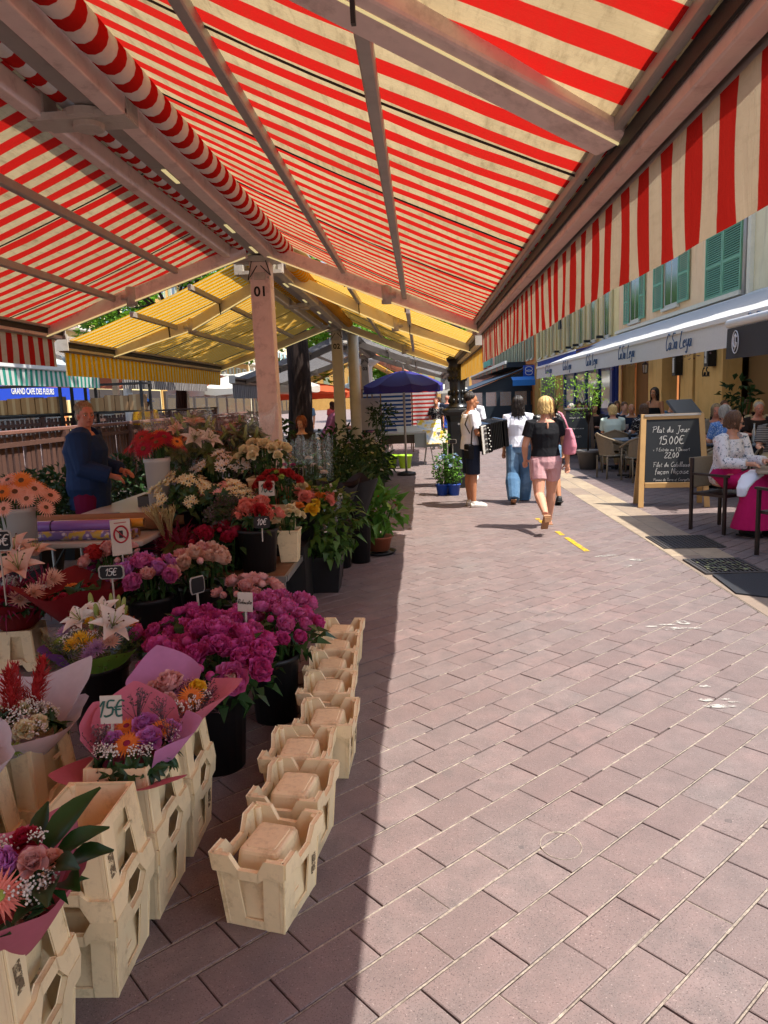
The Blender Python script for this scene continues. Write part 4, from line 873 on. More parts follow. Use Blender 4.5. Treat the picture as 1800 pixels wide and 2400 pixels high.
PBRN = fm('seed_brown', '3a2214', '5b3a1c', .05); PTWIG = fm('dark_twig', '3a2a2c', '57424a', .1); PROSE = fm('dusty_rose', 'c98a86', 'd8a59c'); PWINE = fm('wine', '6d1230', '8c1c40'); PBLUEF = fm('plumbago_blue', '7f9fd8', 'a5bde6'); PSTRAW = fm('straw', 'b59a5c', 'c9b27a', .2)
KIND = {'peony': ('peony', None), 'rose': ('rose', None), 'gerbera': ('gerbera_daisy', PBRN), 'daisy': ('chrysanthemum', PYEL), 'lily': ('lily', PBUD), 'lilybud': ('lily_bud', None), 'budball': ('peony_bud', None), 'alstro': ('alstroemeria', PYEL), 'gyps': ('babys_breath', PGRN), 'plume': ('celosia_plume', None), 'fern': ('filler_twigs', PGRN), 'leaves': ('leaf_cluster', None), 'blades': ('leaf_blades', None), 'wheat': ('wheat_bunch', None), 'bigleaf': ('leaf', None)}
def put(kind, mat, parent, pos, r, nrm=(0, 0, 1), key=0, mat2=None, twist=None, q=rnd):
    nm, m2 = KIND[kind]; mats = [mat]
    if kind == 'lily': mats = [mat, PBUD, PBRN]
    elif mat2 or m2: mats.append(mat2 or m2)
    o = link(nm, flower_mesh(kind, mats, key), parent, pos)
    o.rotation_mode = 'QUATERNION'; o.rotation_quaternion = Vector(nrm).normalized().to_track_quat('Z', 'Y') @ Matrix.Rotation(q.uniform(0, 6.283) if twist is None else twist, 3, 'Z').to_quaternion()
    r *= q.uniform(.84, 1.16); o.scale = (r, r, r*q.uniform(.9, 1.1)); return o
def dome(parent, c, R_, H, spec, seed=1, lean=(0, 0), spread=1.0, jit=.12):
    """spread flower heads over a dome: spec is a list of (kind, material, count, radius[, material2])"""
    q = random.Random(seed); items = []
    for s in spec: items += [s]*s[2]
    q.shuffle(items); n = len(items); c = Vector(c)
    for i, s in enumerate(items):
        rr = math.sqrt((i+.5)/n); a = i*2.39996+q.uniform(-.2, .2)
        x, y = R_*rr*math.cos(a), R_*rr*math.sin(a); z = H*(1-rr*rr*.9)+q.uniform(-jit, jit)*R_
        nr = Vector((x/R_*.9*spread+lean[0]+q.gauss(0, .22), y/R_*.9*spread+lean[1]+q.gauss(0, .22), .9))
        put(s[0], s[1], parent, c+Vector((x, y, z)), s[3], nr, i % 3, s[4] if len(s) > 4 else None, q=q)
def stems(parent, c, R_, z0, z1, n, mat=PGRN, seed=3):
    q = random.Random(seed); m = MB()
    for i in range(n):
        a = q.uniform(0, 6.283); r = R_*math.sqrt(q.random()); m.tube([(c[0]+r*.35*math.cos(a), c[1]+r*.35*math.sin(a), z0), (c[0]+r*.8*math.cos(a), c[1]+r*.8*math.sin(a), z1)], .005, 4, caps=False)
    m.build('stems', mat, parent)
def foliage(parent, c, rad, n, ls, mat, seed=1, name='foliage', droop=0, wd=.5, upb=.2):
    q = random.Random(seed); m = MB(); c = Vector(c)
    for _ in range(n):
        d = Vector((q.gauss(0, 1), q.gauss(0, 1), q.gauss(0, 1))).normalized()*q.random()**.4; p = c+Vector((d.x*rad[0], d.y*rad[1], d.z*rad[2]))
        a = (d*.8+Vector((q.gauss(0, .6), q.gauss(0, .6), q.gauss(upb, .5)))).normalized(); b = a.cross(Vector((q.gauss(0, .3), q.gauss(0, .3), 1)))
        b = b.normalized() if b.length > .01 else a.orthogonal().normalized(); s = ls*q.uniform(.6, 1.3); up_ = b.cross(a)
        m.add([p, p+a*s*.5+b*s*wd*.5+up_*s*.1, p+a*s-up_*s*(.12+droop), p+a*s*.5-b*s*wd*.5+up_*s*.1], [(0, 1, 2, 3)])
    return m.build(name, mat, parent)
# ---------------------------------------------------------------- crates
MCRATE = pm('cream_crate_plastic', 'ecd5a8', .42, .07, 30, .12, 90, spec=.4, dirt=.5, dirtcol='8f7449', hue=.05)
CH, CW, CL = .265, .103, .125          # height, half width, half length at the narrow end
def crate_mesh():
    """stackable flower crate: tapered frame with side windows, notched wide collar (up), upturned inner bucket"""
    fr = MB(); bw = .004
    T = lambda x, y, z: (x*(1+.20*z/CH), y*(1+.16*z/CH), z)
    def wall(ax):                       # ax 0: walls facing +-y (width), 1: walls facing +-x (length)
        h = CW if ax == 0 else CL; dd = CL if ax == 0 else CW
        for sg in (-1, 1):
            def P(s, z, o=0):
                a = s*h; b = sg*(dd+o); q = T(a, b, z) if ax == 0 else T(b, a, z); return Vector(q)
            def plate(pts, th=.005):
                n = len(pts); A = [P(s, z) for s, z in pts]; B = [P(s, z, -th) for s, z in pts]
                fr.add(A+B, [tuple(range(n)), tuple(range(2*n-1, n-1, -1))]+[(i, (i+1) % n, n+(i+1) % n, n+i) for i in range(n)])
            win = .42 if ax == 0 else .5
            plate([(-1, 0), (-win*.75, 0), (-win, CH*.78), (-1, CH*.78)]); plate([(win*.75, 0), (1, 0), (1, CH*.78), (win, CH*.78)])
            plate([(-win*.75, 0), (win*.75, 0), (win*.77, .03), (-win*.77, .03)])
            # collar, proud of the wall, notched in the middle
            def col(pts):
                n = len(pts); A = [P(s, z, .011) for s, z in pts]; B = [P(s, z, -.004) for s, z in pts]
                fr.add(A+B, [tuple(range(n)), tuple(range(2*n-1, n-1, -1))]+[(i, (i+1) % n, n+(i+1) % n, n+i) for i in range(n)])
            k = .30
            col([(-1.04, CH*.78), (-.5, CH*.78), (-k, CH*.71), (-k+.0, CH*.82), (-.52, CH), (-1.04, CH)])
            col([(k, CH*.71), (.5, CH*.78), (1.04, CH*.78), (1.04, CH), (.52, CH), (k, CH*.82)])
            col([(-k, CH*.71), (k, CH*.71), (k, CH*.82), (-k, CH*.82)])
            if ax == 1: plate([(-win, CH*.34), (-win*.2, CH*.34), (-win*.2, CH*.37), (-win, CH*.37)])
    wall(0); wall(1)
    for sx in (-1, 1):
        for sy in (-1, 1):               # rounded corner posts and peg
            fr.tube([T(sx*(CW-.011), sy*(CL-.011), 0), T(sx*(CW-.011), sy*(CL-.011), CH*.99)], [.013, .0145], 8)
    bk = MB(); a0, b0, a1, b1 = CW-.004, CL-.004, CW*.66, CL*.66; zt = CH*.92; rr = .018
    def ring(a, b, z, r):
        pts = []
        for cx, cy, st in ((a-r, b-r, 0), (-a+r, b-r, 90), (-a+r, -b+r, 180), (a-r, -b+r, 270)):
            for k in range(4): t_ = R(st+k*30); pts.append((cx+r*math.cos(t_), cy+r*math.sin(t_), z))
        return pts
    lv = [ring(a0, b0, .004, rr), ring((a0+a1)/2, (b0+b1)/2, zt*.5, rr), ring(a1+.004, b1+.004, zt-.012, rr), ring(a1, b1, zt-.003, rr*.9), ring(a1-.006, b1-.006, zt, rr*.8), ring(a1-.016, b1-.016, zt, rr*.7), ring(a1-.018, b1-.018, zt+.0025, rr*.7)]
    n = 16; V = [p for l_ in lv for p in l_]
    bk.add(V, [(i*n+j, i*n+(j+1) % n, (i+1)*n+(j+1) % n, (i+1)*n+j) for i in range(len(lv)-1) for j in range(n)]+[tuple((len(lv)-1)*n+j for j in range(n))])
    bk.add(ring(a0-.004, b0-.004, .006, rr)+ring(a1-.006, b1-.006, zt-.008, rr), [(j, n+j, n+(j+1) % n, (j+1) % n) for j in range(n)]+[tuple(2*n-1-j for j in range(n))])
    return fr.mesh('frame', MCRATE), bk.mesh('bucket', MCRATE, False)
CF, CB = crate_mesh(); STK = [0]; worn_label = worn('torn_label_paper', '7d6a4e', .5, 60)
def crate(label, x, y, z=0, rz=0, flip=False, group='cream plastic flower crates', tilt=0):
    o = thing('flower_crate', label, 'crate', (x, y, z+(CH if flip else 0)), rz, group)
    if flip: o.rotation_euler = (math.pi, 0, rz)
    f = link('frame', CF, o); b_ = f.modifiers.new('bevel', 'BEVEL'); b_.width = .0022; b_.segments = 1; b_.limit_method = 'ANGLE'; link('bucket', CB, o); STK[0] += 1
    if STK[0] % 3 == 1:
        q = random.Random(STK[0]); z0 = q.uniform(.05, .1); MB().box((CW*1.09+.0015, CL*.78, z0+.05), (.002, .03, .07), 0, 0, None, Matrix.Rotation(.07, 3, 'Y')).build('torn_label', worn_label, o)
    return o
ROW = [(-.553, 2.235, -15, 'nearest crate of the empty row on the paving, turned askew'), (-.523, 2.585, -9, 'second crate of the empty row from the camera'), (-.557, 2.88, -3, 'third crate of the empty row from the camera'), (-.475, 3.185, -2, 'fourth crate of the empty row, standing out to the right'),
       (-.517, 3.54, -2, 'fifth crate of the empty row from the camera'), (-.537, 3.86, -1, 'sixth crate of the empty row from the camera'), (-.547, 4.175, -2, 'seventh crate of the empty row, next to last'), (-.557, 4.49, -6, 'farthest crate of the empty row on the paving')]
for x, y, a, l in ROW: crate(l, x, y, 0, R(a), group='row of empty crates on the paving')
for x, y, a, l in ((-1.03, 1.957, 1, 'the stack holding an empty open crate'), (-1.02, 2.285, -1, 'the stack under the pink 15 euro bouquet'), (-1.015, 2.615, 1, 'the stack under the rear pink bouquet'), (-1.07, 1.53, 2, 'the nearest stack under the pink gerbera bouquet'), (-1.475, 2.415, -2, 'the stack under the white paper bouquet'), (-1.5, 2.06, 2, 'the stack at the left edge beside the open crate')):
    crate('lower crate of '+l, x, y, 0, R(a), False, 'stacked flower crates'); crate('upper crate of '+l, x, y, CH+.002, R(a+rnd.uniform(-1, 1)), True, 'stacked flower crates')
crate('single crate under the lily and red rose bouquet on the left', -2.72, 4.62, 0, R(8), True, 'stacked flower crates')
# ---------------------------------------------------------------- bouquets
PPINKP = sheet('pink_tissue', 'cf7790', .35); PORCHP = sheet('orchid_tissue', 'c487b8', .35); PROSEP = sheet('rose_card_paper', 'b9606f', .15); PWHITEP = sheet('white_tissue', 'd9d3dd', .35); PGREENP = sheet('green_wrap', '6fa03c', .3); PREDP = sheet('red_wrap', '7d0f18', .2); PPURP = sheet('purple_wrap', '6a3f86', .3); FILM = film('clear_cellophane', .06); PBLACKP = sheet('black_wrap', '141215', .02)
def wrap(parent, c, r0, r1, h, mat, a0=0, a1=6.283, corners=4, ph=0., amp=.35, seed=1, name='paper', dip=0):
    """sheet of paper folded round the stems: a flaring cone whose rim rises to corners and curls"""
    q = random.Random(seed); n = 40; w1, w2 = q.uniform(0, 6), q.uniform(0, 6)
    def fn(u, v):
        a = a0+(a1-a0)*u; dd = abs(((a-ph+math.pi/corners) % (2*math.pi/corners))-math.pi/corners)/(math.pi/corners); k = (1-dd)**1.6
        ext = 1+amp*k*v; ru = .03*math.sin(a*5+w1)*v+.02*math.sin(a*9+w2)*v
        r = (r0+(r1-r0)*v**.85)*(1+.0*v)*ext+ru*r1; z = h*v*(1+amp*.8*k)-dip*max(0, math.cos(a-ph))*v*v*h+.04*math.sin(a*4+w2)*v*h
        return (c[0]+r*math.cos(a), c[1]+r*math.sin(a), c[2]+z)
    return MB().grid(fn, n, 7).build(name, mat, parent, True)
def sleeve(parent, c, r0, r1, h, mat=None, seed=1): return wrap(parent, c, r0, r1, h, mat or FILM, 0, 6.283, 3, seed, .15, seed, 'cellophane')
def bouquet(label, x, y, z, group='wrapped bouquets', rz=0): return thing('bouquet', label, 'bouquet', (x, y, z), rz, group)
# B1 nearest, pink gerbera
b = bouquet('nearest bouquet in pink paper with a pink gerbera, rose and large leaves', -1.02, 1.52, .44)
wrap(b, (0, 0, -.02), .06, .16, .15, PROSEP, corners=4, ph=.6, amp=.25, seed=2); wrap(b, (0, .02, -.01), .05, .15, .2, PPINKP, .3, 3.6, 3, 1.0, .3, 3)
put('gerbera', PCOR, b, (.06, -.1, .19), .056, (.25, -.75, .75), 1, PLIME); put('rose', PROSE, b, (.095, -.02, .22), .045, (.1, -.4, .9), 1); put('rose', PRED, b, (.04, .05, .23), .046, (0, -.2, 1), 2); put('peony', PORCH, b, (.025, -.03, .21), .05, (-.1, -.3, .9)); put('rose', PSALM, b, (.12, .02, .2), .032, (.2, -.2, 1))
for p in ((.13, -.08, .18), (.08, .035, .24), (.0, .02, .22), (.14, -.04, .19), (.1, -.09, .18)): put('gyps', PWHITE, b, p, .034)
for p, a, s_ in (((.09, .06, .2), 1.15, .15), ((.12, .04, .19), .7, .17), ((.13, .0, .19), .25, .13), ((.14, -.03, .17), -.1, .12), ((.15, .03, .17), .5, .14), ((.14, -.06, .15), -.5, .11), ((.05, .08, .2), 1.6, .12), ((.15, .01, .15), .1, .14)): put('bigleaf', PDKG, b, p, s_, (-.25*math.cos(a), -.25*math.sin(a)-.2, 1), 0, None, a)
foliage(b, (.04, -.02, .12), (.12, .12, .05), 60, .06, PDKG, 4)
# B2 white paper, cream roses, red celosia
b = bouquet('bouquet in white tissue with cream roses and red celosia plumes', -1.475, 2.42, .45)
wrap(b, (0, 0, 0), .07, .2, .13, PWHITEP, corners=4, ph=-.7, amp=.3, seed=4); wrap(b, (.0, .03, 0), .06, .2, .22, PWHITEP, .2, 3.4, 3, .9, .35, 5)
dome(b, (0, -.02, .1), .15, .1, [('rose', PCREAM, 9, .036), ('gyps', PWHITE, 12, .04), ('daisy', PLIME, 4, .035), ('leaves', PDKG, 8, .06)], 5)
for p, n_, s in (((.03, .06, .2), (.25, .2, 1), .09), ((.0, -.03, .2), (.1, -.2, 1), .08), ((-.03, .05, .2), (-.1, .2, 1), .08)): put('plume', PCRIM, b, p, s, n_)
# white paper bouquet at the edge
b = bouquet('bouquet in white tissue cut by the left edge of the picture', -1.52, 2.06, .45)
wrap(b, (0, 0, 0), .07, .19, .16, PWHITEP, corners=4, ph=-.2, amp=.4, seed=6); dome(b, (0, 0, .1), .13, .08, [('rose', PWHITE, 7, .036), ('gyps', PWHITE, 8, .04), ('leaves', PDKG, 6, .06)], 6)
# B3 lilies in clear wrap with green and purple paper
b = bouquet('lily and yellow chrysanthemum bouquet in clear film with green and purple paper', -1.72, 3.55, .36)
wrap(b, (0, 0, 0), .07, .2, .2, FILM, corners=4, ph=.3, amp=.25, seed=7, name='cellophane'); wrap(b, (.02, -.02, -.02), .08, .2, .13, PGREENP, -1.6, .2, 2, -1.0, .3, 8); wrap(b, (-.02, -.02, -.02), .08, .19, .15, PPURP, -3.0, -1.7, 2, -2.3, .35, 9)
for p, n_, r in (((-.06, .02, .24), (-.3, -.5, .8), .105), ((.04, .05, .27), (.1, -.5, .9), .11), ((.11, -.02, .22), (.5, -.5, .7), .10), ((.07, .0, .23), (.2, -.3, .9), .085)): put('lily', PWHITE, b, p, r, n_)
for p, n_ in (((-.04, .1, .28), (-.1, .1, 1)), ((.06, .11, .3), (0, .1, 1)), ((.13, .08, .28), (.2, .1, 1)), ((.03, .0, .27), (.1, -.3, 1)), ((.02, -.05, .22), (.2, -.4, 1)), ((.14, .04, .25), (.5, 0, 1)), ((.09, .12, .28), (.1, .1, 1))): put('lilybud', PBUD, b, p, .075, n_)
for p, mt_ in (((-.02, -.1, .19), PYEL), ((-.04, -.15, .17), PYEL), ((.02, -.12, .17), PYEL), ((-.05, .08, .22), PYEL), ((.14, .1, .2), PORG), ((.09, .14, .24), PYEL)): put('daisy', mt_, b, p, .055, (p[0]*2, p[1]*2-.3, .8))
for p, mt_ in (((-.14, -.02, .2), PLILA), ((.08, -.14, .15), PLILA), ((.13, -.1, .17), PPEACH), ((.05, -.17, .13), PLILA)): put('daisy', mt_, b, p, .055, (p[0]*2, p[1]*2-.3, .8), 1, mt_)
for p in ((-.12, -.1, .18), (-.15, -.07, .16), (.14, .06, .2)): put('daisy', PLIME, b, p, .035, (0, -.3, .9), 2, PLIME)
for p in ((-.08, -.12, .19), (.0, -.16, .16), (-.06, -.06, .21), (.04, -.09, .2)): put('gyps', PWHITE, b, p, .035)
put('daisy', PCOR, b, (.02, -.05, .2), .04, (.1, -.4, .9), 0, PCOR)
for i in range(9): put('fern', POLV, b, (.17*math.cos(i*.7), .17*math.sin(i*.7), .1), .12, (math.cos(i*.7), math.sin(i*.7), .6), i % 3)
# B4 pink paper 15 euro
b = bouquet('bouquet of mauve roses and orange gerberas in folded pink paper with a 15 euro card', -1.0, 2.28, .44)
wrap(b, (0, .0, 0), .06, .15, .16, PPINKP, .3, 3.0, 2, 1.9, .75, 11); wrap(b, (.01, .01, .0), .06, .17, .15, PORCHP, -.9, .9, 2, .2, .3, 12); wrap(b, (0, -.01, 0), .06, .17, .055, PROSEP, -3.4, -.5, 3, -2.7, .6, 13); wrap(b, (-.01, .02, 0), .06, .16, .17, PPINKP, 2.2, 4.0, 2, 2.6, .3, 14)
for p, mt_, k in (((.06, -.02, .15), PORCH, 'rose'), ((-.06, -.03, .15), PORCH, 'rose'), ((.02, .05, .17), PORCH, 'rose'), ((.1, .04, .15), PORCH, 'rose')): put(k, mt_, b, p, .046, (p[0], p[1]-.3, .9))
for p in ((.0, -.06, .15), (.085, .02, .165), (-.04, .04, .165)): put('gerbera', PORG, b, p, .05, (p[0], p[1]-.35, .9), 0, PWINE)
for i in range(14): put('gyps', PWHITE, b, (.12*math.cos(i*1.3)*(.6+.4*(i % 2)), .11*math.sin(i*1.3), .135), .034)
for p in ((-.02, .08, .2), (.07, .09, .19), (.12, .0, .16), (-.1, -.05, .13)): put('fern', PTWIG, b, p, .075, (0, 0, 1), 0, PTWIG)
for i in range(12): put('leaves', PDKG, b, (.13*math.cos(i*.55), .12*math.sin(i*.55)-.01, .085), .055, (math.cos(i*.55), math.sin(i*.55), .5), i % 3)
# B5 rear pink
b = bouquet('rear bouquet in pink paper with pale peony, yellow rose and orange lily', -.985, 2.63, .44)
wrap(b, (0, 0, 0), .06, .16, .17, PORCHP, 1.2, 3.6, 2, 2.1, .7, 15); wrap(b, (.0, 0, 0), .06, .16, .12, PPINKP, -1.2, 1.0, 2, .25, .7, 16); wrap(b, (0, 0, 0), .06, .15, .1, PPINKP, -3.4, -1.2, 2, -2.4, .3, 17)
put('peony', PPALE, b, (-.02, .03, .18), .07, (-.1, -.3, .9)); put('rose', PROSE, b, (-.08, .0, .16), .05, (-.3, -.3, .8)); put('rose', PROSE, b, (.0, -.06, .15), .045, (0, -.5, .8)); put('rose', PYEL, b, (.09, .03, .17), .042, (.3, -.2, .9)); put('gerbera', PORG, b, (.08, -.03, .15), .05, (.2, -.5, .8)); put('rose', PCOR, b, (.06, -.08, .13), .035, (.2, -.5, .8))
for i in range(9): put('gyps', PROSE if i % 3 else PWHITE, b, (.12*math.cos(i*1.9), .12*math.sin(i*1.9), .13), .038)
for i in range(8): put('fern', PTWIG, b, (.12*math.cos(i*.8), .12*math.sin(i*.8), .1), .07, (math.cos(i), math.sin(i), 1), 0, PTWIG)
# B6 left edge
b = bouquet('bouquet of pale lilies, red rose and pink gerbera in red paper at the left edge', -2.75, 4.62, .3)
wrap(b, (0, 0, -.04), .1, .27, .2, PREDP, corners=4, ph=.1, amp=.35, seed=18)
for p, n_, r in (((.08, -.05, .36), (.2, -.5, .8), .16), ((-.02, .1, .44), (-.1, -.3, .9), .15), ((.1, .12, .42), (.2, 0, 1), .15), ((-.14, .0, .36), (-.4, -.3, .8), .14)): put('lily', PPEACH, b, p, r, n_)
put('gerbera', PPALE, b, (-.16, -.2, .26), .12, (-.2, -.7, .6), 0, PLIME); put('rose', PRED, b, (.06, -.2, .24), .085, (.1, -.6, .8)); put('rose', PRED, b, (-.02, .14, .33), .07); put('lilybud', PBUD, b, (-.1, .0, .46), .11)
for p in ((.2, -.12, .22), (.22, .0, .26), (.15, -.2, .2), (.24, .06, .27)): put('daisy', PPEACH, b, p, .075, (.5, -.4, .7), 0, PLIME)
for i in range(12): put('gyps', PWHITE, b, (.2*math.cos(i*2.1), .2*math.sin(i*2.1)-.03, .22), .06)
for i in range(14): put('leaves', PDKG, b, (.24*math.cos(i*.45), .24*math.sin(i*.45), .15), .1, (math.cos(i*.45), math.sin(i*.45), .4), i % 3)
for i in range(7): put('blades', PWINE, b, (.25*math.cos(i), .25*math.sin(i), .2), .2, (math.cos(i), math.sin(i), .6), i % 3)
# red wrapped bouquet behind
b = bouquet('dark red paper bouquet behind the lily bouquet on the left', -2.25, 4.5, .3); wrap(b, (0, 0, 0), .08, .3, .25, PREDP, corners=4, ph=.5, amp=.4, seed=20)
dome(b, (0, 0, .15), .18, .1, [('rose', PORG, 3, .06), ('rose', PRED, 4, .06), ('leaves', PDKG, 8, .1)], 21)
# ---------------------------------------------------------------- buckets of cut flowers
MBKT = pm('black_bucket_plastic', '1b1a1b', .45, .1, 8, .08, spec=.4); MWBKT = pm('white_vase_plastic', 'b9b4ae', .4, .06, 6, .06, dirt=.15)
def bucket(label, x, y, z, r, h, spec, H=.12, R_=None, z1=None, mat=None, seed=1, lean=(0, 0), sq=False, fol=None, cat='flower bucket', name='flower_bucket', group='buckets of cut flowers', sx=1, leafr=None):
    o = thing(name, label, cat, (x, y, z), 0, group); mat = mat or MBKT; n = 4 if sq else 20
    k = 1.32 if sq else 1
    if sq:
        m = MB(); prof = [(r*.78, 0), (r, h*.93), (r*1.07, h*.93), (r*1.07, h), (r*.98, h), (r*.75, .02)]; V = []
        for a, zz in prof: V += [(-a, -a, zz), (a, -a, zz), (a, a, zz), (-a, a, zz)]
        m.add(V, [(i*4+j, i*4+(j+1) % 4, i*4+4+(j+1) % 4, i*4+4+j) for i in range(5) for j in range(4)]+[(3, 2, 1, 0), (20, 21, 22, 23)]); bevel(m.build('pot', mat, o), .008)
    else: MB().lathe([(r*.8, 0), (r*.98, h*.92), (r*1.05, h*.93), (r*1.05, h), (r*.97, h), (r*.78, .02), (.01, .02)], n).build('pot', mat, o, True)
    R_ = R_ or r*1.8; z1 = z1 or h+.16
    stems(o, (0, 0), R_*.8, h*.3, z1+H*.5, 26, PGRN, seed)
    if fol: foliage(o, (0, 0, z1-.04), (R_*.95, R_*.95, .12), fol, leafr or .09, PDKG, seed, droop=.35)
    dome(o, (0, 0, z1), R_, H, spec, seed, lean); return o
# the magenta peonies
bucket('front black bucket of magenta peonies behind the crates', -1.0, 3.2, 0, .15, .40, [('peony', PMAG, 32, .07), ('peony', PPNK, 4, .07), ('budball', PMAG, 6, .035)], .15, .32, .48, seed=31, fol=150, lean=(.1, -.25))
put('peony', PPNK, bpy.data.objects['flower_bucket'], (.14, -.2, .5), .085, (.3, -.8, .5), 2, PPEACH)
bucket('black bucket of magenta peonies on the right with a handwritten card', -.83, 3.72, 0, .14, .36, [('peony', PMAG, 13, .062), ('peony', PPNK, 10, .062), ('budball', PMAG, 3, .035)], .12, .27, .48, seed=32, fol=130, lean=(.3, -.2))
bucket('left black bucket of dark magenta peonies with a slate tag', -1.27, 3.7, 0, .14, .36, [('peony', PMAG, 24, .06), ('budball', PMAG, 4, .032)], .12, .27, .46, seed=33, fol=110, lean=(-.1, -.25))
bucket('black bucket of bright pink peonies behind the magenta ones', -.92, 4.15, 0, .14, .36, [('peony', PPNK, 20, .062), ('budball', PPNK, 5, .034)], .12, .25, .44, seed=34, fol=100, lean=(.1, -.2))
bucket('crate of pale salmon peonies at the back of the peony group', -1.15, 4.6, 0, .14, .34, [('peony', PPALE, 13, .06), ('budball', PPALE, 6, .034)], .12, .22, .44, seed=35, fol=80, mat=MCRATE, sq=True)
# upper left peonies
bucket('black bucket of large pink peonies beside the 15 euro slate', -1.88, 4.75, 0, .15, .42, [('peony', PORCH, 7, .09), ('peony', PPNK, 4, .08), ('budball', PPNK, 5, .04), ('peony', PPALE, 3, .075)], .1, .24, .56, seed=36, fol=130, lean=(.1, -.3))
bucket('black bucket of peach peonies right of the large pink ones', -1.62, 5.02, 0, .14, .42, [('peony', PPEACH, 9, .075), ('peony', PPALE, 5, .07), ('budball', PPALE, 4, .04)], .1, .23, .58, seed=37, fol=90, lean=(.2, -.2))
bucket('black bucket of dark red peonies behind the peach ones', -1.55, 5.4, 0, .14, .42, [('peony', PRED, 12, .075), ('budball', PRED, 3, .04)], .1, .24, .66, seed=38, fol=90, lean=(.1, -.1))
bucket('black bucket of pale pink peonies left of the no photo card', -2.2, 4.95, 0, .14, .42, [('peony', PPALE, 8, .08), ('peony', PCRIM, 4, .07), ('budball', PPALE, 3, .04)], .1, .2, .62, seed=39, fol=60)
bucket('dark bucket of wheat and wine coloured grasses behind the rolls', -2.0, 5.75, 0, .13, .4, [('blades', PWINE, 10, .22), ('leaves', POLV, 6, .1)], .12, .2, .55, seed=40)
put('wheat', PSTRAW, bpy.data.objects['flower_bucket.009'], (-.1, -.1, .75), .2, (-.2, -.2, 1)); put('wheat', PSTRAW, bpy.data.objects['flower_bucket.009'], (-.02, -.1, .72), .19, (.1, -.2, 1), 1)
# black bucket holding the lily bouquet
o = thing('flower_bucket', 'black bucket under the lily and chrysanthemum bouquet', 'flower bucket', (-1.72, 3.56, 0), 0, 'buckets of cut flowers'); MB().lathe([(.12, 0), (.155, .36), (.165, .36), (.165, .39), (.15, .39), (.11, .02), (.01, .02)], 20).build('pot', MBKT, o, True)
# gerbera buckets
def gerb(label, x, y, z, r, h, spec, H, R_, z1, seed, mat=MWBKT, lean=(0, 0)): return bucket(label, x, y, z, r, h, spec, H, R_, z1, mat, seed, lean, name='gerbera_vase', cat='flower vase', group='vases of gerberas')
gerb('tall white vase of orange and salmon gerberas at the left edge', -2.93, 5.1, .55, .12, .46, [('gerbera', PSALM, 19, .075), ('gerbera', PORG, 8, .072)], .22, .25, .46, 41, lean=(.15, -.6))
gerb('tall white vase of red gerberas on the white table', -2.22, 6.02, .75, .105, .52, [('gerbera', PCRIM, 7, .085), ('gerbera', PRED, 5, .08), ('gerbera', PORG, 4, .075), ('gerbera', PPALE, 2, .08)], .1, .22, .6, 42, lean=(.1, -.6))
# stand behind: black buckets on a dark stepped bench
MBENCH = pm('dark_bench', '1c1816', .7, .2, 6, .1)
o = thing('flower_stand', 'dark stepped flower stand below the lilies', 'stand', (-1.75, 6.35, 0)); MB().bx(-.75, .75, -.45, .0, 0, .5).build('step', MBENCH, o); MB().bx(-.75, .75, .002, .6, 0, .72).build('step', MBENCH, o)
lb = bucket('black bucket of tall wrapped lilies at the back of the stand', -2.1, 6.65, .72, .14, .36, [('lily', PPEACH, 5, .11), ('lily', PWHITE, 4, .11), ('lilybud', PBUD, 34, .09), ('leaves', POLV, 26, .13), ('gerbera', PORG, 6, .06)], .34, .34, .5, seed=43, fol=150)
for c_ in lb.children: c_.active_material and None
bucket('black bucket of lily buds against post 01', -1.65, 6.75, .72, .13, .36, [('lilybud', PBUD, 26, .09), ('leaves', POLV, 20, .13), ('lily', PPALE, 3, .1)], .3, .26, .48, seed=44, fol=100)
for i, (x, y, l) in enumerate(((-2.12, 6.3, 'clear film sleeve with silver tape round the tall lilies'), (-1.6, 6.5, 'clear film sleeve leaning beside post 01'))): 
    o = thing('plastic_sleeve', l, 'plastic sleeve', (x, y, .75)); sleeve(o, (0, 0, .1), .1, .3, .75, seed=i+3)
bucket('black bucket of white alstroemeria on the left of the stand', -2.0, 6.0, .5, .13, .34, [('alstro', PCREAM, 20, .065), ('leaves', PDKG, 12, .08)], .2, .27, .42, seed=45, fol=120, lean=(-.1, -.4))
bucket('black bucket of white and blush alstroemeria in the middle of the stand', -1.62, 5.95, .5, .13, .3, [('alstro', PCREAM, 14, .06), ('alstro', PPALE, 9, .06), ('leaves', PDKG, 10, .08)], .16, .26, .38, seed=46, fol=120, lean=(.1, -.4))
bucket('black bucket of white lisianthus above the alstroemeria', -1.78, 6.4, .72, .13, .3, [('alstro', PWHITE, 18, .07), ('leaves', POLV, 10, .09)], .16, .24, .38, seed=47, fol=60, lean=(0, -.3))
bucket('cream crate of pale yellow roses below post 01', -1.36, 6.25, .72, .13, .34, [('rose', PCREAM, 20, .055)], .12, .24, .52, seed=48, mat=MCRATE, sq=True, fol=70, lean=(.1, -.4))
bucket('cream crate of red roses with a 10 euro card', -1.2, 6.02, .52, .12, .34, [('rose', PCRIM, 15, .052), ('daisy', PLIME, 3, .03)], .1, .2, .50, seed=49, mat=MCRATE, sq=True, fol=60, lean=(.1, -.4))
bucket('bucket of mixed pink, orange and yellow roses on the folding table', -1.1, 6.3, .43, .15, .32, [('rose', PROSE, 9, .06), ('rose', PCOR, 7, .06), ('rose', PYEL, 3, .055), ('rose', PORG, 3, .055), ('rose', PCREAM, 3, .055), ('peony', PCOR, 2, .08)], .12, .31, .38, seed=50, fol=90, lean=(.2, -.4))
put('rose', PYEL, bpy.data.objects['flower_bucket.018'] if 'flower_bucket.018' in bpy.data.objects else o, (.16, -.24, .36), .06, (.3, -.6, .7))
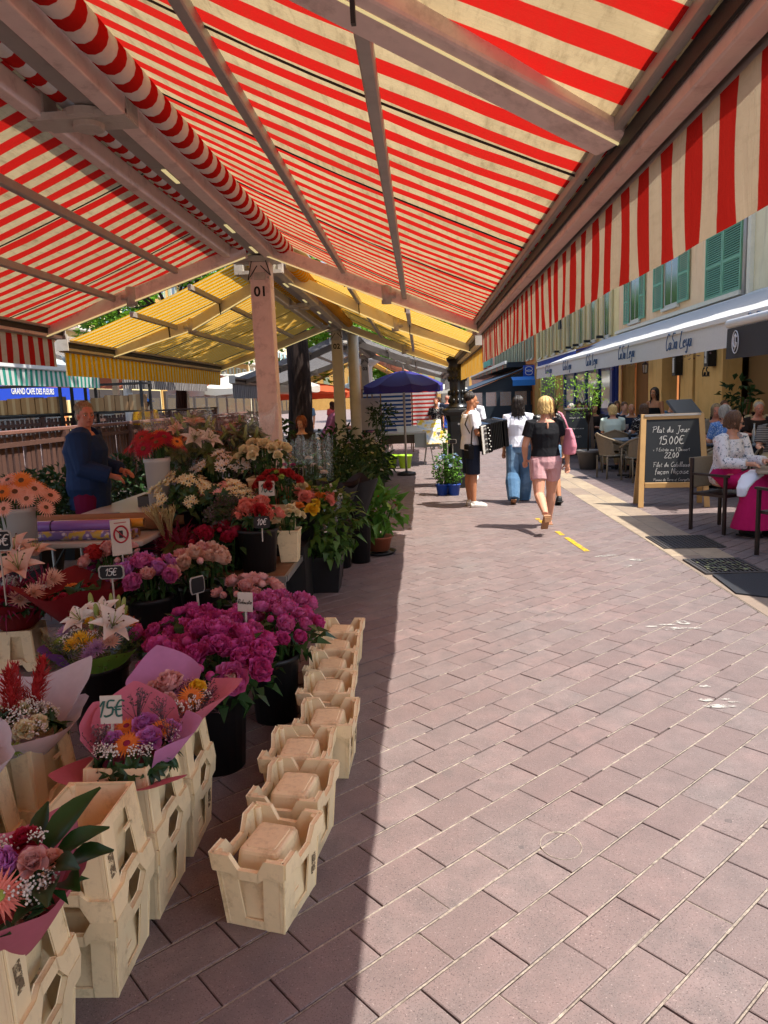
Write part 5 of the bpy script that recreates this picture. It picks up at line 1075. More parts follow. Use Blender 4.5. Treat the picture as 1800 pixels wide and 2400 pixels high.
bucket('black bucket of coral celosia on the folding table with a 10 euro tag', -1.26, 5.38, .43, .155, .33, [('peony', PCOR, 9, .075), ('rose', PCRIM, 5, .06), ('leaves', PDKG, 8, .07), ('plume', PCOR, 3, .05)], .1, .17, .4, seed=51, fol=40, lean=(.2, -.4))
bucket('dark bucket of heather left of the coral celosia', -1.48, 5.5, .43, .1, .28, [('fern', PTWIG, 16, .12), ('leaves', PDKG, 8, .07)], .14, .16, .36, seed=52)
bucket('cream crate of ivory roses on the folding table', -1.08, 5.7, .43, .085, .26, [('rose', PCREAM, 9, .045)], .06, .12, .36, seed=53, mat=MCRATE, sq=True, fol=30, lean=(.2, -.3))
# ================================================================ PEOPLE
def skinmat(name, col):
    if name in MATS: return MATS[name]
    t = NT(name); c = s2l(col); n = t.noise(14, 4, .6, t.obj()); cc = t.mix(n, tuple(x*.85 for x in c), (min(1, c[0]*1.12), c[1]*1.02, c[2]*.98))
    t.bsdf(cc, .5, 0, t.bump(t.noise(220, 2, .5, t.obj()), .1, .002), .35, Subsurface_Weight=.06); MATS[name] = t.mat; return t.mat
SK = {'fair': skinmat('fair_skin', 'c9957a'), 'tan': skinmat('tanned_skin', 'b07a58'), 'dark': skinmat('dark_skin', '4a2f22'), 'ruddy': skinmat('ruddy_skin', 'bf8069')}
def cloth(name, col, var=.14, kind=None, c2=None, sc=30):
    if name in MATS: return MATS[name]
    t = NT(name); p = t.obj(); c = s2l(col); n = t.noise(6, 6, .65, p)
    cc = t.mix(n, tuple(x*(1-var) for x in c), tuple(min(1, x*(1+var)) for x in c))
    if kind == 'gingham':
        sp = t.n('SeparateXYZ'); t.l(p, sp.inputs[0]); ln = []
        for k in (0, 2): ln.append(t.ramp(t.math('ABSOLUTE', t.math('SUBTRACT', t.math('FRACT', t.math('MULTIPLY', sp.outputs[k], sc)), .5)), .2, .3))
        cc = t.mix(t.math('MULTIPLY', t.math('ADD', ln[0], ln[1]), .5), s2l(c2), cc)
    elif kind == 'dots':
        v = t.n('TexVoronoi'); v.inputs['Scale'].default_value = sc; t.l(p, v.inputs[0]); cc = t.mix(t.ramp(v.outputs[0], .32, .38), s2l(c2), cc)
    elif kind == 'floral':
        v = t.noise(sc, 5, .7, p, 1.2); cc = t.mix(t.ramp(v, .56, .6), cc, s2l(c2)); cc = t.mix(t.ramp(t.noise(sc*1.3, 3, .6, p, 2), .66, .69), cc, s2l('b24a48'))
    elif kind == 'stripe':
        sp = t.n('SeparateXYZ'); t.l(p, sp.inputs[0]); cc = t.mix(t.ramp(t.math('ABSOLUTE', t.math('SUBTRACT', t.math('FRACT', t.math('MULTIPLY', sp.outputs[2], sc)), .5)), .22, .28), cc, s2l(c2))
    elif kind == 'denim': cc = t.mix(t.ramp(t.noise(3, 5, .6, p), .45, .7), cc, s2l(c2))
    fold = t.noise(7, 3, .5, p, .8)
    t.bsdf(cc, .85, 0, t.bump(fold, .55, .03), .2); MATS[name] = t.mat; return t.mat
def hairmat(name, col, c2=None):
    if name in MATS: return MATS[name]
    t = NT(name); mp = t.n('Mapping'); mp.inputs['Scale'].default_value = (60, 60, 8); t.l(t.obj(), mp.inputs[0]); n = t.noise(2, 5, .7, mp.outputs[0]); a = s2l(col); b = s2l(c2 or col)
    t.bsdf(t.mix(t.ramp(n, .3, .7), tuple(x*.6 for x in a), tuple(min(1, x*1.25) for x in b)), .45, 0, t.bump(n, .5, .01), .4); MATS[name] = t.mat; return t.mat
HAIR = {'black': hairmat('black_hair', '1c1512', '2c211b'), 'brown': hairmat('brown_hair', '4a3020', '6a482e'), 'blonde': hairmat('blonde_hair', 'b08a4e', 'd9b878'), 'grey': hairmat('grey_hair', '8d867d', 'b0a89c'), 'ash': hairmat('ash_hair', '6a5844', '94805f'), 'auburn': hairmat('auburn_hair', '6e3420', '8a4a2c')}
MEYE = pm('eye_white', 'd8d2c8', .2, .02); MIRIS = pm('eye_dark', '1d1410', .2); MLIP = pm('lip', '9a4f48', .5)
def loft(mb, rings, n=16):
    V = []
    for c, rx, ry, ax, ay in rings: V += [Vector(c)+ax*rx*math.cos(6.2832*j/n)+ay*ry*math.sin(6.2832*j/n) for j in range(n)]
    k = len(rings)
    return mb.add(V, [(i*n+j, i*n+(j+1) % n, (i+1)*n+(j+1) % n, (i+1)*n+j) for i in range(k-1) for j in range(n)]+[tuple(range(n-1, -1, -1)), tuple((k-1)*n+j for j in range(n))])
def remesh(o, vx, sm=4):
    r = o.modifiers.new('remesh', 'REMESH'); r.mode = 'VOXEL'; r.voxel_size = vx; r.use_smooth_shade = True
    s = o.modifiers.new('smooth', 'SMOOTH'); s.factor = .5; s.iterations = sm; return o
DN = Vector((0, 0, -1))
def V3(*a): return Vector(a)
def person(label, pos, yaw, H, skin='fair', hair=('short', 'brown'), pose='stand', stride=0, lean=0, arms=None, top=None, bottom=None, shoes=None, fat=1.0, head=(0, 0), lod=1, sit=.47, female=True, group=None, grip=.5, shoulder=1.0, legs=None):
    """one figure facing local +Y. top=(mat, sleeve 0..1, hem z/H), bottom=(kind, mat, length)"""
    o = thing('person', label, 'person', pos, yaw, group); s = H; vx = (.007, .011, .018)[lod]; sk = SK[skin]
    hw = (.048 if female else .045)*s*fat**.5; sw = (.103 if female else .118)*s*shoulder
    if pose == 'sit': pel = V3(0, 0, sit+.09*s)
    else: pel = V3(0, 0, .53*s)
    sp = V3(0, math.sin(lean), math.cos(lean)); lat = V3(1, 0, 0); fwd = V3(0, math.cos(lean), -math.sin(lean))
    at = lambda f: pel+sp*(f*s)
    neck = at(.305); hc = neck+V3(0, .018*s, 0)+ (sp*.6+V3(0, 0, .4)).normalized()*.088*s
    ty, tp = head; hm = Matrix.Rotation(ty, 3, 'Z') @ Matrix.Rotation(tp, 3, 'X')
    hd = lambda x, y, z: hc+hm @ V3(x*s, y*s, z*s)
    # legs
    J = {}
    for k, sg in (('L', -1), ('R', 1)):
        hip = pel+V3(sg*hw*(1.08 if female else 1.18), 0, -.01*s)
        if pose == 'sit':
            sp_ = legs[0] if legs else .0
            kn = hip+V3(sg*(.01+sp_)*s, .245*s, .0); an = V3(kn.x+sg*.0, kn.y+.0*s+(.06*s if k == 'L' else -.02*s), .05*s); td = V3(0, 1, 0)
        else:
            st = stride*(1 if k == 'R' else -1); kn = hip+V3(sg*.008*s, .245*s*math.sin(st*.55+max(0, -st)*.2), -.245*s*math.cos(st*.5)); bk = max(0, -st)
            an = kn+V3(0, .24*s*math.sin(st*.45-bk*1.0), -.238*s*math.cos(st*.45-bk*1.0)); td = V3(0, math.cos(bk*1.1), -math.sin(bk*1.1))
            if legs: pass
        J[k] = (hip, kn, an, td)
    low = min(J[k][2].z for k in J)-.042*s
    # arms
    A = {}
    arms = arms or {}
    for k, sg in (('L', -1), ('R', 1)):
        shd = at(.283)+V3(sg*sw, 0, 0); ua, fa = arms.get(k, (V3(sg*.18, -.03, -1), V3(sg*.05, .22, -1)))
        el = shd+Vector(ua).normalized()*.172*s; wr = el+Vector(fa).normalized()*.148*s; A[k] = (shd, el, wr, Vector(fa).normalized())
    dz = V3(0, 0, 0) if pose == 'sit' else V3(0, 0, -low)
    for k in J: J[k] = tuple(p+dz for p in J[k][:3])+(J[k][3],)
    for k in A: A[k] = tuple(p+dz for p in A[k][:3])+(A[k][3],)
    pel = pel+dz; neck = neck+dz; hc = hc+dz
    f = fat
    TR = [(-.055, .07, .062), (0, .096*(1 if female else .92), .07), (.045, .09, .066), (.1, .076*f**.3, .058), (.16, .086, .064), (.205, .092 if female else .1, .066 if not female else .07), (.255, .092*shoulder, .055), (.285, .07*shoulder, .043), (.305, .036, .036)]
    tr = lambda d, lo=-9, hi=9, g=1.0: [(at(z), (rx*f+d/s)*s*g, (ry*f+d/s)*s*g, lat, fwd) for z, rx, ry in TR if lo <= z <= hi]
    # ---- body
    b = MB(); loft(b, tr(0)); b.tube([neck-sp*.02*s, hc-V3(0, .01*s, .02*s)], [.036*s*f**.3, .031*s], 12)
    for k in J:
        hip, kn, an, td = J[k]; g = f**.6
        b.tube([hip+V3(0, 0, .02*s), hip.lerp(kn, .35), kn, kn.lerp(an, .3)+V3(0, -.006*s, 0), an], [.056*s*g, .05*s*g, .034*s*g, .034*s*g, .021*s], 12)
        if not shoes or shoes[0] == 'sandal': b.tube([an+V3(0, -.02*s, -.025*s), an+td*.05*s+V3(0, 0, -.03*s), an+td*.1*s+V3(0, 0, -.036*s)], [.022*s, .022*s, .012*s], 8)
    for k in A:
        sh, el, wr, fd = A[k]; g = f**.45
        b.tube([sh, sh.lerp(el, .4), el, el.lerp(wr, .3), wr], [.033*s*g, .029*s*g, .024*s*g, .024*s*g, .0155*s], 10)
        sd = fd.cross(V3(0, 0, 1)); sd = sd.normalized() if sd.length > .1 else V3(0, 1, 0); pn = sd.cross(fd); sg = -1 if k == 'L' else 1
        if lod < 2:
            b.tube([wr, wr+fd*.03*s, wr+fd*.05*s], [.016*s, .02*s, .018*s], 8, flat=.75)
            for i, (off, L) in enumerate(((-.016, .036), (-.006, .042), (.005, .04), (.015, .032))):
                p0 = wr+fd*.045*s+sd*off*s; d1 = (fd-pn*grip*.8).normalized(); p1 = p0+d1*L*.5*s; d2 = (fd*(1-grip)-pn*grip*1.6).normalized(); b.tube([p0, p1, p1+d2*L*.55*s], [.0062*s, .0058*s, .0048*s], 6)
            p0 = wr+fd*.018*s+sd*.016*s*-sg; b.tube([p0, p0+(fd*.6-sd*sg*.7-pn*.3).normalized()*.028*s, p0+(fd*.95-sd*sg*.5-pn*.5).normalized()*.046*s], [.008*s, .0065*s, .0055*s], 6)
        else: b.ell(wr+fd*.045*s, (.02*s, .02*s, .045*s), 8, 5, 0, fd.to_track_quat('Z', 'Y').to_matrix())
    h2 = lambda x, y, z: hc+hm @ V3(x*s, y*s, z*s)
    b.ell(h2(0, -.006, .018), (.0435*s, .053*s, .05*s), 14, 10, 0, hm); b.ell(h2(0, .013, -.022), (.034*s, .036*s, .042*s), 12, 8, 0, hm); b.ell(h2(0, .03, -.047), (.018*s, .016*s, .014*s), 8, 6, 0, hm)
    b.tube([h2(0, .046, .012), h2(0, .058, -.012), h2(0, .05, -.018)], [.006*s, .0095*s, .007*s], 7)
    for sg in (-1, 1): b.ell(h2(sg*.043, -.004, -.004), (.006*s, .012*s, .018*s), 7, 5, 0, hm); b.ell(h2(sg*.022, .034, -.008), (.012*s, .012*s, .012*s), 7, 5, 0, hm)
    b.ell(h2(0, .043, .016), (.026*s, .008*s, .006*s), 8, 5, 0, hm)
    remesh(b.build('body', sk, o, True), vx, 3 if lod == 0 else 2)
    if lod < 2:
        for sg in (-1, 1):
            e = MB().ell(h2(sg*.0175, .0455, .004), (.0068*s, .004*s, .0042*s), 8, 6, 0, hm).build('eye', MEYE, o, True); MB().ell(h2(sg*.0175, .0488, .004), (.0035*s, .0018*s, .0036*s), 8, 5, 0, hm).build('iris', MIRIS, e, True)
            MB().tube([h2(sg*.008, .0515, .0145), h2(sg*.019, .0505, .0175), h2(sg*.03, .043, .0135)], [.002*s, .0026*s, .001*s], 5).build('eyebrow', HAIR[hair[1]], o, True)
        MB().tube([h2(-.015, .043, -.033), h2(-.005, .0495, -.0315), h2(.005, .0495, -.0315), h2(.015, .043, -.033)], [.001*s, .0036*s, .0036*s, .001*s], 6).build('mouth', MLIP, o, True)
    # ---- hair
    q = random.Random(int(abs(pos[0]*991+pos[1]*77))); kind, hcx = hair; hm_ = HAIR[hcx]
    if kind != 'bald':
        m = MB(); kk = kind == 'short'; m.ell(h2(0, -.019 if kk else -.012, .033 if kk else .024), ((.0462 if kk else .0475)*s, (.0515 if kk else .0535)*s, (.0475 if kk else .0515)*s), 14, 9, 0, hm)
        if kind in ('bob', 'long', 'curly', 'pony'): m.ell(h2(0, -.026, -.004), (.049*s, .043*s, .05*s), 12, 8, 0, hm)
        if kind == 'pony': m.tube([h2(0, -.055, .02), h2(0, -.085, 0), h2(0, -.085, -.06)], [.018*s, .024*s, .012*s], 9)
        L = {'short': .0, 'bob': .055, 'long': .17, 'curly': .15, 'pony': .0, 'afro': 0}[kind]; nl = 150 if lod == 0 else 60 if lod == 1 else 14
        for i in range(nl):
            a = q.uniform(.75 if L else .5, 6.283-(.75 if L else .5)); rr = (1.0 if not L else 1.03)+q.uniform(-.02, .1 if L else .05); pts = []
            te = (1.75 if L else 1.5)+q.uniform(-.1, .1)
            for k2 in range(6):
                th = .15+(te-.15)*k2/5; pts.append(h2(-.047*rr*math.sin(th)*math.sin(a), (-.012 if L else -.02)+(.054 if L else .05)*rr*math.sin(th)*math.cos(a), (.022 if L else .03)+(.052 if L else .047)*rr*math.cos(th)))
            if L:
                e = pts[-1]; LL = L*s*q.uniform(.75, 1.1); cur = .012*s if kind == 'curly' else .004*s
                for k2 in range(1, 6): pts.append(e+V3(q.uniform(-cur, cur), q.uniform(-cur, cur)-.002*s*k2, -LL*k2/5))
            n_ = len(pts); m.tube(pts, [(.0052 if lod == 0 else .0075 if lod == 1 else .014)*s*(1-.6*k2/n_) for k2 in range(n_)], 5, caps=False)
        m.build('hair', hm_, o, True)
    # ---- clothes
    if top:
        tm, sl_, hem = top[:3]; loose = top[3] if len(top) > 3 else .012; m = MB(); hi = top[4] if len(top) > 4 else .292
        rg_ = tr(loose, -9, hi); rg_ = [r for r in rg_ if (r[0]-pel).dot(sp)/s >= hem-.02]
        e0 = at(hem)+dz*0; 
        rx, ry = [(r_[1], r_[2]) for r_ in rg_][0]
        rg_ = [(pel+sp*hem*s, rx*1.02, ry*1.02, lat, fwd)]+[r for r in rg_ if (r[0]-pel).dot(sp)/s > hem+.004]
        if loose > .03: rg_ = [(c, max(a1, rx*.98), max(a2, ry*.98), x_, y_) if (c-pel).dot(sp)/s < .2 else (c, a1, a2, x_, y_) for c, a1, a2, x_, y_ in rg_]
        loft(m, rg_)
        for k in A:
            sh, el, wr, fd = A[k]; g = f**.45
            if sl_ > 0:
                if sl_ <= .5: e = sh.lerp(el, sl_*2); m.tube([sh+(at(.25)-sh)*.25, sh, e], [.036*s*g+loose, .036*s*g+loose, .032*s*g+loose*1.3], 12)
                else: e = el.lerp(wr, sl_*2-1); m.tube([sh+(at(.25)-sh)*.25, sh, sh.lerp(el, .5), el, e], [.036*s*g+loose, .036*s*g+loose, .031*s*g+loose, .028*s*g+loose, .02*s*g+loose*.9], 12)
        remesh(m.build('top', tm, o, True), vx, 3)
    if bottom:
        kd, bm_, L = bottom[:3]; m = MB(); lo = .012*(bottom[3] if len(bottom) > 3 else 1)
        if kd == 'skirt':
            w0 = pel+sp*.09*s
            if pose == 'sit':
                kz = (J['L'][1]+J['R'][1])/2; hem = V3(0, kz.y+.03*s, L)
                R1 = [(w0, .09*f*s, .075*f*s, lat, fwd), (pel+V3(0, .02*s, .02*s), .12*f*s, .1*s, lat, V3(0, 1, 0)), (pel+V3(0, .13*s, .0), .13*s*f, .12*s, lat, V3(0, .75, .65)), (kz+V3(0, .0, .01*s), .125*s, .085*s, lat, V3(0, .7, .7)), (kz+V3(0, .03*s, -.12*s), .15*s, .1*s, lat, V3(0, 1, .1)), (hem, .2*s, .15*s, lat, V3(0, 1, 0))]
                loft(m, R1, 24); remesh(m.build('skirt', bm_, o, True), vx*1.2, 4)
            else:
                def sf(u, v):
                    a = u*6.2832; z = (pel.z+.09*s)*(1-v)+L*v; r = 1+.9*v+.08*math.sin(a*9)*v; return (.085*s*f*r*math.cos(a), .07*s*f*r*math.sin(a)+pel.y, z)
                m.grid(sf, 48, 8); m.build('skirt', bm_, o, True)
        else:
            loft(m, [r for r in tr(lo, -.06, .1)] if pose != 'sit' else [r for r in tr(lo, -.06, .1)])
            for k in J:
                hip, kn, an, td = J[k]; g = f**.6; wide = bottom[4] if len(bottom) > 4 else 1
                pts = [hip+V3(0, 0, .025*s), hip.lerp(kn, .4), kn, kn.lerp(an, .35), an+V3(0, 0, .0)]; rs = [.058*s*g+lo, .053*s*g+lo, .037*s*g*wide**.5+lo, .035*s*g*wide+lo, .026*s*wide+lo]
                if L <= .5: e = hip.lerp(kn, L*2); pts, rs = pts[:2]+[e], rs[:2]+[.047*s*g+lo*1.5]
                else: e = kn.lerp(an, L*2-1); pts[-1] = e
                m.tube(pts, rs, 12)
            remesh(m.build('trousers' if L > .5 else 'shorts', bm_, o, True), vx, 3)
    if shoes:
        for k in J:
            hip, kn, an, td = J[k]; u_ = V3(0, td.z*-1, 0)+V3(0, 0, 1) if abs(td.z) > .01 else V3(0, 0, 1); u_ = (u_-td*u_.dot(td)).normalized(); m = MB()
            if shoes[0] == 'sandal':
                for a, w_, h_, zz in ((-.03, .03, .03, -.038), (.03, .033, .014, -.038), (.085, .036, .012, -.04)): pass
                m.bar(an-td*.035*s-u_*.04*s, an+td*.115*s-u_*.042*s, .05*s, .014 if len(shoes) < 3 else .02, 0, u_); sx_ = m.build('sandal', shoes[1], o); bevel(sx_, .004)
                if len(shoes) > 2: MB().box(an-td*.012*s-u_*.055*s, (.042*s, .045*s, .035*s)).build('heel', shoes[1], o)
                MB().tube([an+V3(.026*s*math.cos(i*.63), .026*s*math.sin(i*.63), .0) for i in range(11)], .004, 5).build('strap', shoes[1], o)
            else:
                m.tube([an-td*.03*s-u_*.024*s, an-u_*.02*s+td*.01*s, an+td*.055*s-u_*.026*s, an+td*.1*s-u_*.031*s, an+td*.122*s-u_*.034*s], [.024*s, .031*s, .027*s, .024*s, .012*s], 10); m.tube([an-u_*.02*s, an+u_*.012*s], [.028*s, .026*s], 9)
                remesh(m.build('shoe', shoes[1], o, True), vx, 2)
                MB().bar(an-td*.045*s-u_*.047*s, an+td*.125*s-u_*.047*s, .055*s, .012, 0, u_).build('sole', shoes[2] if len(shoes) > 2 else MDARK, o)
    return o, dict(J=J, A=A, pel=pel, neck=neck, hc=hc, h2=h2, s=s, at=lambda f_: pel+sp*f_*s)
MWSHOE = pm('white_trainer', 'cfcbc4', .6, .08); MTANSH = pm('tan_sandal', '9a6f4c', .6); MBSHOE = pm('black_shoe', '1c1a1a', .5)
CW_ = cloth('white_cotton', 'e6e7ee', .05); CBK = cloth('black_cotton', '17171a', .2); CNV = cloth('navy_cloth', '1d2434', .15); CDEN = cloth('blue_denim', '4a6a88', .15, 'denim', '7a94aa'); CGIN = cloth('pink_gingham', 'd9c0be', .05, 'gingham', 'a54a55', 70)
CFLC = cloth('blue_fleece', '1f3457', .15); CROSE = cloth('rose_cotton', 'b56a86'); CSKYS = cloth('blue_shirt', '5f86ad'); CDOT = cloth('blue_dotted_cotton', '4f78b5', .08, 'dots', 'c9d4e0', 60); CFLO = cloth('floral_blouse_cotton', 'd6d0cf', .05, 'floral', '3d5260', 22); CFUC = cloth('fuchsia_cotton', 'b01455', .12); CGRY = cloth('taupe_knit', '7d7468'); CLAV = cloth('lavender_cotton', '9a97b8'); CPRN = cloth('black_print_cotton', '1a1a1c', .1, 'floral', 'b8b4ad', 18); CSTR = cloth('striped_jersey', '38343a', .1, 'stripe', '8d8780', 40); CMINT = cloth('pale_mint_cotton', 'b8c4b6', .08); CAFR = cloth('bright_wax_print', 'b8891f', .1, 'floral', '8c1f1f', 12); CBEI = cloth('beige_linen', 'a89878'); CDKB = cloth('dark_brown_cloth', '2e2522'); CCAP = cloth('cap_blue', '3d66a0')
# ---- the woman in black top and gingham shorts, walking away
o, k = person('blonde woman in black top and pink gingham shorts walking away', (1.52, 9.12, 0), R(3), 1.68, 'fair', ('bob', 'blonde'), stride=.75, top=(CBK, .3, .04, .014), bottom=('shorts', CGIN, .27, .8), shoes=('sandal', MTANSH, 1), fat=1.12, lod=0, arms={'L': (V3(-.28, .05, -1), V3(.15, .75, -.75)), 'R': (V3(.3, -.08, -1), V3(.12, .35, -1))})
MB().ell(k['at'](.262)+V3(0, -.075*1.68, 0), (.012, .006, .04), 8, 6).build('back_keyhole', SK['fair'], o, True)
bag = thing('shoulder_bag', 'pink shoulder bag carried by the woman in gingham shorts', 'bag', (1.80, 9.08, .93)); MPB = cloth('pink_canvas', 'c87f8c')
m = MB(); loft(m, [(V3(0, 0, .0), .075, .13, V3(1, 0, 0), V3(0, 1, 0)), (V3(.005, 0, .1), .085, .16, V3(1, 0, 0), V3(0, 1, 0)), (V3(0, 0, .22), .06, .17, V3(1, 0, 0), V3(0, 1, 0)), (V3(-.015, 0, .32), .035, .15, V3(1, 0, 0), V3(0, 1, 0))]); remesh(m.build('pouch', MPB, bag, True), .012, 5)
m = MB()
for dy in (-.06, .05): m.tube([(-.02, dy, .3), (-.06, dy*.8, .42), (-.10, dy*.5, .5), (-.13, 0, .515)], .014, 7, flat=.5)
m.build('strap', MPB, bag, True)
# ---- the woman in jeans
person('dark haired woman in white blouse and wide jeans walking away', (1.5, 11.5, 0), R(-4), 1.66, 'tan', ('curly', 'black'), stride=.4, shoulder=.93, top=(CW_, .3, .0, .02), bottom=('trousers', CDEN, 1.06, 1.4, 1.75), shoes=('sandal', MTANSH), lod=0)
person('woman half hidden behind the woman in gingham shorts', (1.93, 11.3, 0), R(4), 1.62, 'tan', ('long', 'brown'), stride=-.35, top=(CPRN, .2, .0, .02), bottom=('shorts', CDEN, .35, 1.4), shoes=('shoe', MBSHOE), lod=1)
# ---- the accordion player
o, k = person('man in white polo and dark shorts playing an accordion by the lamp post', (.74, 11.2, 0), R(-78), 1.72, 'tan', ('short', 'black'), top=(CW_, .38, -.02, .022), bottom=('shorts', CNV, .47, 1.1), shoes=('shoe', MWSHOE, MWSHOE), fat=1.1, female=False, lod=0, head=(R(-6), R(-4)), arms={'R': (V3(.2, .12, -1), V3(-.25, 1, -.12)), 'L': (V3(-.3, .5, -.9), V3(.2, 1, .0))})
MB().tube([k['A']['R'][2]+V3(.024*math.cos(i*.63), -.012+.0*i, .024*math.sin(i*.63)) for i in range(11)], .008, 6).build('wrist_watch', MDARK, o)
MB().tube([k['at'](.30)+V3(.1, .02, .0), k['at'](.295)+V3(.125, -.05, 0), k['at'](.2)+V3(.14, -.12, 0), k['at'](.12)+V3(.15, -.05, 0)], .022, 8, flat=.4).build('backpack_strap', MDARK, o, True)
ac = thing('accordion', 'black piano accordion with white keys held by the man', 'accordion', (.88, 11.03, 1.06)); ac.rotation_euler = (R(10), R(6), R(-58)); ac.scale = (.88, .88, .92)
bevel(MB().bx(-.19, .19, -.02, .1, -.24, .24).build('treble_case', pm('gloss_black_lacquer', '0d0d0f', .15, .05), ac), .02, 2); m = MB()
for i in range(14): m.box((0, .115+.018*i, .0), (.33-.035*(i % 2), .011, .45-.035*(i % 2)))
m.build('bellows', MDARK, ac); bevel(MB().bx(-.18, .18, .37, .46, -.23, .23).build('bass_case', pm('gloss_black_lacquer', '0d0d0f', .15), ac), .02, 2)
me = MB().box((0, 0, 0), (.02, .1, .0215)).mesh('white_key', pm('ivory_key', 'd9d5ca', .3))
for i in range(19): link('white_key', me, ac, (.185, -.06, -.22+i*.0245))
me = MB().box((0, 0, 0), (.014, .055, .013)).mesh('black_key', MDARK)
for i in range(18):
    if i % 7 not in (2, 6): link('black_key', me, ac, (.199, -.035, -.208+i*.0245))
MB().bx(.14, .18, -.11, -.02, -.24, .24).build('key_bed', pm('gloss_black_lacquer', '0d0d0f', .15), ac)
m = MB()
for i in range(9): m.tube([(.19, .03+.025*(i % 2), -.18+i*.045), (.2, .03+.025*(i % 2), -.18+i*.045)], .011, 6)
m.build('register_buttons', pm('ivory_key', 'd9d5ca'), ac)
hb = thing('hip_bag', 'small black hip bag on the accordion player', 'bag', (.70, 11.0, .86), R(-70)); bevel(MB().box((0, 0, 0), (.2, .09, .22)).build('pouch', cloth('black_nylon', '1b1b1e'), hb), .025, 3); MB().bx(-.07, .07, -.052, -.046, .02, .03).build('zip', MGREYMET, hb); MB().tube([(.09, 0, .1), (.12, .0, .3), (.1, .1, .55)], .012, 6, flat=.5).build('strap', MDARK, hb)
# ---- others in the street
person('man in white T-shirt partly hidden behind the lamp post', (.98, 14.9, 0), R(170), 1.76, 'dark', ('short', 'black'), top=(CW_, .4, -.05, .02), bottom=('trousers', CNV, .97), shoes=('shoe', MWSHOE), female=False, lod=1)
P_ = [('auburn haired woman in lavender with a backpack far down the street', .22, 25.2, -5, 1.66, 'fair', ('bob', 'auburn'), CW_, ('trousers', CLAV, .97, 1.5, 2.0), .3, True), ('woman in black patterned blouse and leggings coming down the street', .5, 24.2, 172, 1.62, 'tan', ('short', 'auburn'), CPRN, ('trousers', CBK, .8), .3, True), ('bald man in navy shirt and blue shorts far down the street', .98, 27.5, 0, 1.74, 'ruddy', ('bald', 'grey'), CNV, ('shorts', cloth('bright_blue_cotton', '2c4fa8'), .45), .2, False),
      ('person in white standing far behind the lavender woman', .62, 34, 180, 1.7, 'tan', ('short', 'black'), CW_, ('trousers', CDEN, .97), 0, False), ('person in dark clothes far down the street left of the lamp', 1.0, 40, 10, 1.68, 'fair', ('long', 'brown'), CDKB, ('trousers', CBK, .97), .2, True), ('person in beige far down the street on the right', 1.75, 44, 185, 1.7, 'fair', ('short', 'grey'), CBEI, ('trousers', CNV, .97), .25, False),
      ('man in blue shirt behind the seller in pink', -4.0, 26, 150, 1.76, 'fair', ('bald', 'grey'), CSKYS, ('trousers', CNV, .97), 0, False), ('person in white behind the man in the blue shirt', -4.6, 27, 100, 1.7, 'fair', ('short', 'grey'), CW_, ('trousers', CBEI, .97), 0, False), ('passer-by in rose far behind the seller in pink', -3.6, 30, 40, 1.65, 'tan', ('long', 'black'), CROSE, ('trousers', CNV, .97), 0, True)]
for l, x, y, a, h, skn, hr, tc, bt, st, fe in P_: person(l, (x, y, 0), R(a), h, skn, hr, stride=st, top=(tc, .4, -.03, .02), bottom=bt, shoes=('shoe', MBSHOE), female=fe, lod=2)
bk = thing('backpack', 'grey blue backpack on the woman in lavender', 'bag', (.24, 25.06, 1.1), R(-5)); bevel(MB().box((0, 0, 0), (.28, .14, .42)).build('pouch', cloth('grey_blue_nylon', '6f86ad'), bk), .05, 3); MB().box((0, -.09, -.06), (.2, .06, .2)).build('pocket', cloth('grey_blue_nylon', '6f86ad'), bk)
# ---- sellers
person('flower seller in blue fleece looking over her shoulder behind the table', (-3.28, 7.0, 0), R(-82), 1.76, 'ruddy', ('pony', 'ash'), top=(CFLC, .97, -.12, .045), bottom=('trousers', cloth('plum_trousers', '6a1238'), .97), shoes=('shoe', MBSHOE), fat=1.32, lod=0, head=(R(-52), R(-2)), arms={'R': (V3(.1, .1, -1), V3(-.1, 1, -.35)), 'L': (V3(-.2, .15, -1), V3(.3, 1, -.3))})
person('seller in pink shirt bending over a table behind the tree trunk', (-2.15, 16.9, 0), R(-80), 1.72, 'fair', ('bob', 'black'), lean=.42, top=(CROSE, .45, -.06, .03), bottom=('trousers', CBK, .97), shoes=('shoe', MBSHOE), fat=1.15, lod=1, head=(0, R(-30)), arms={'R': (V3(.1, .5, -1), V3(0, 1, -.3)), 'L': (V3(-.1, .6, -1), V3(0, 1, -.2))})
person('seated red haired woman behind the plastic sleeves', (-2.0, 12.2, 0), R(195), 1.62, 'fair', ('bob', 'auburn'), 'sit', top=(CDKB, .5, -.05), bottom=('trousers', CBK, .97), shoes=('shoe', MBSHOE), lod=1, head=(R(-30), R(-20)), sit=.55)
o, k = person('man in blue cap and bright printed shirt at the far left stall', (-6.55, 17.3, .15), R(-130), 1.78, 'dark', ('bald', 'black'), top=(CAFR, .5, -.1, .035), bottom=('trousers', CNV, .97), shoes=('shoe', MBSHOE), female=False, lod=1, head=(R(20), R(-22)))
cp = thing('cap', 'blue peaked cap on the man at the far left stall', 'cap', (-6.55, 17.3, .15), R(-110)); h_ = k['hc']; m = MB().ell((h_.x, h_.y-.0, h_.z+.045), (.086, .1, .085), 12, 8); m.build('crown', CCAP, cp, True); m = MB(); m.box((h_.x, h_.y+.13, h_.z+.045), (.14, .12, .015)); bevel(m.build('peak', CCAP, cp), .005)
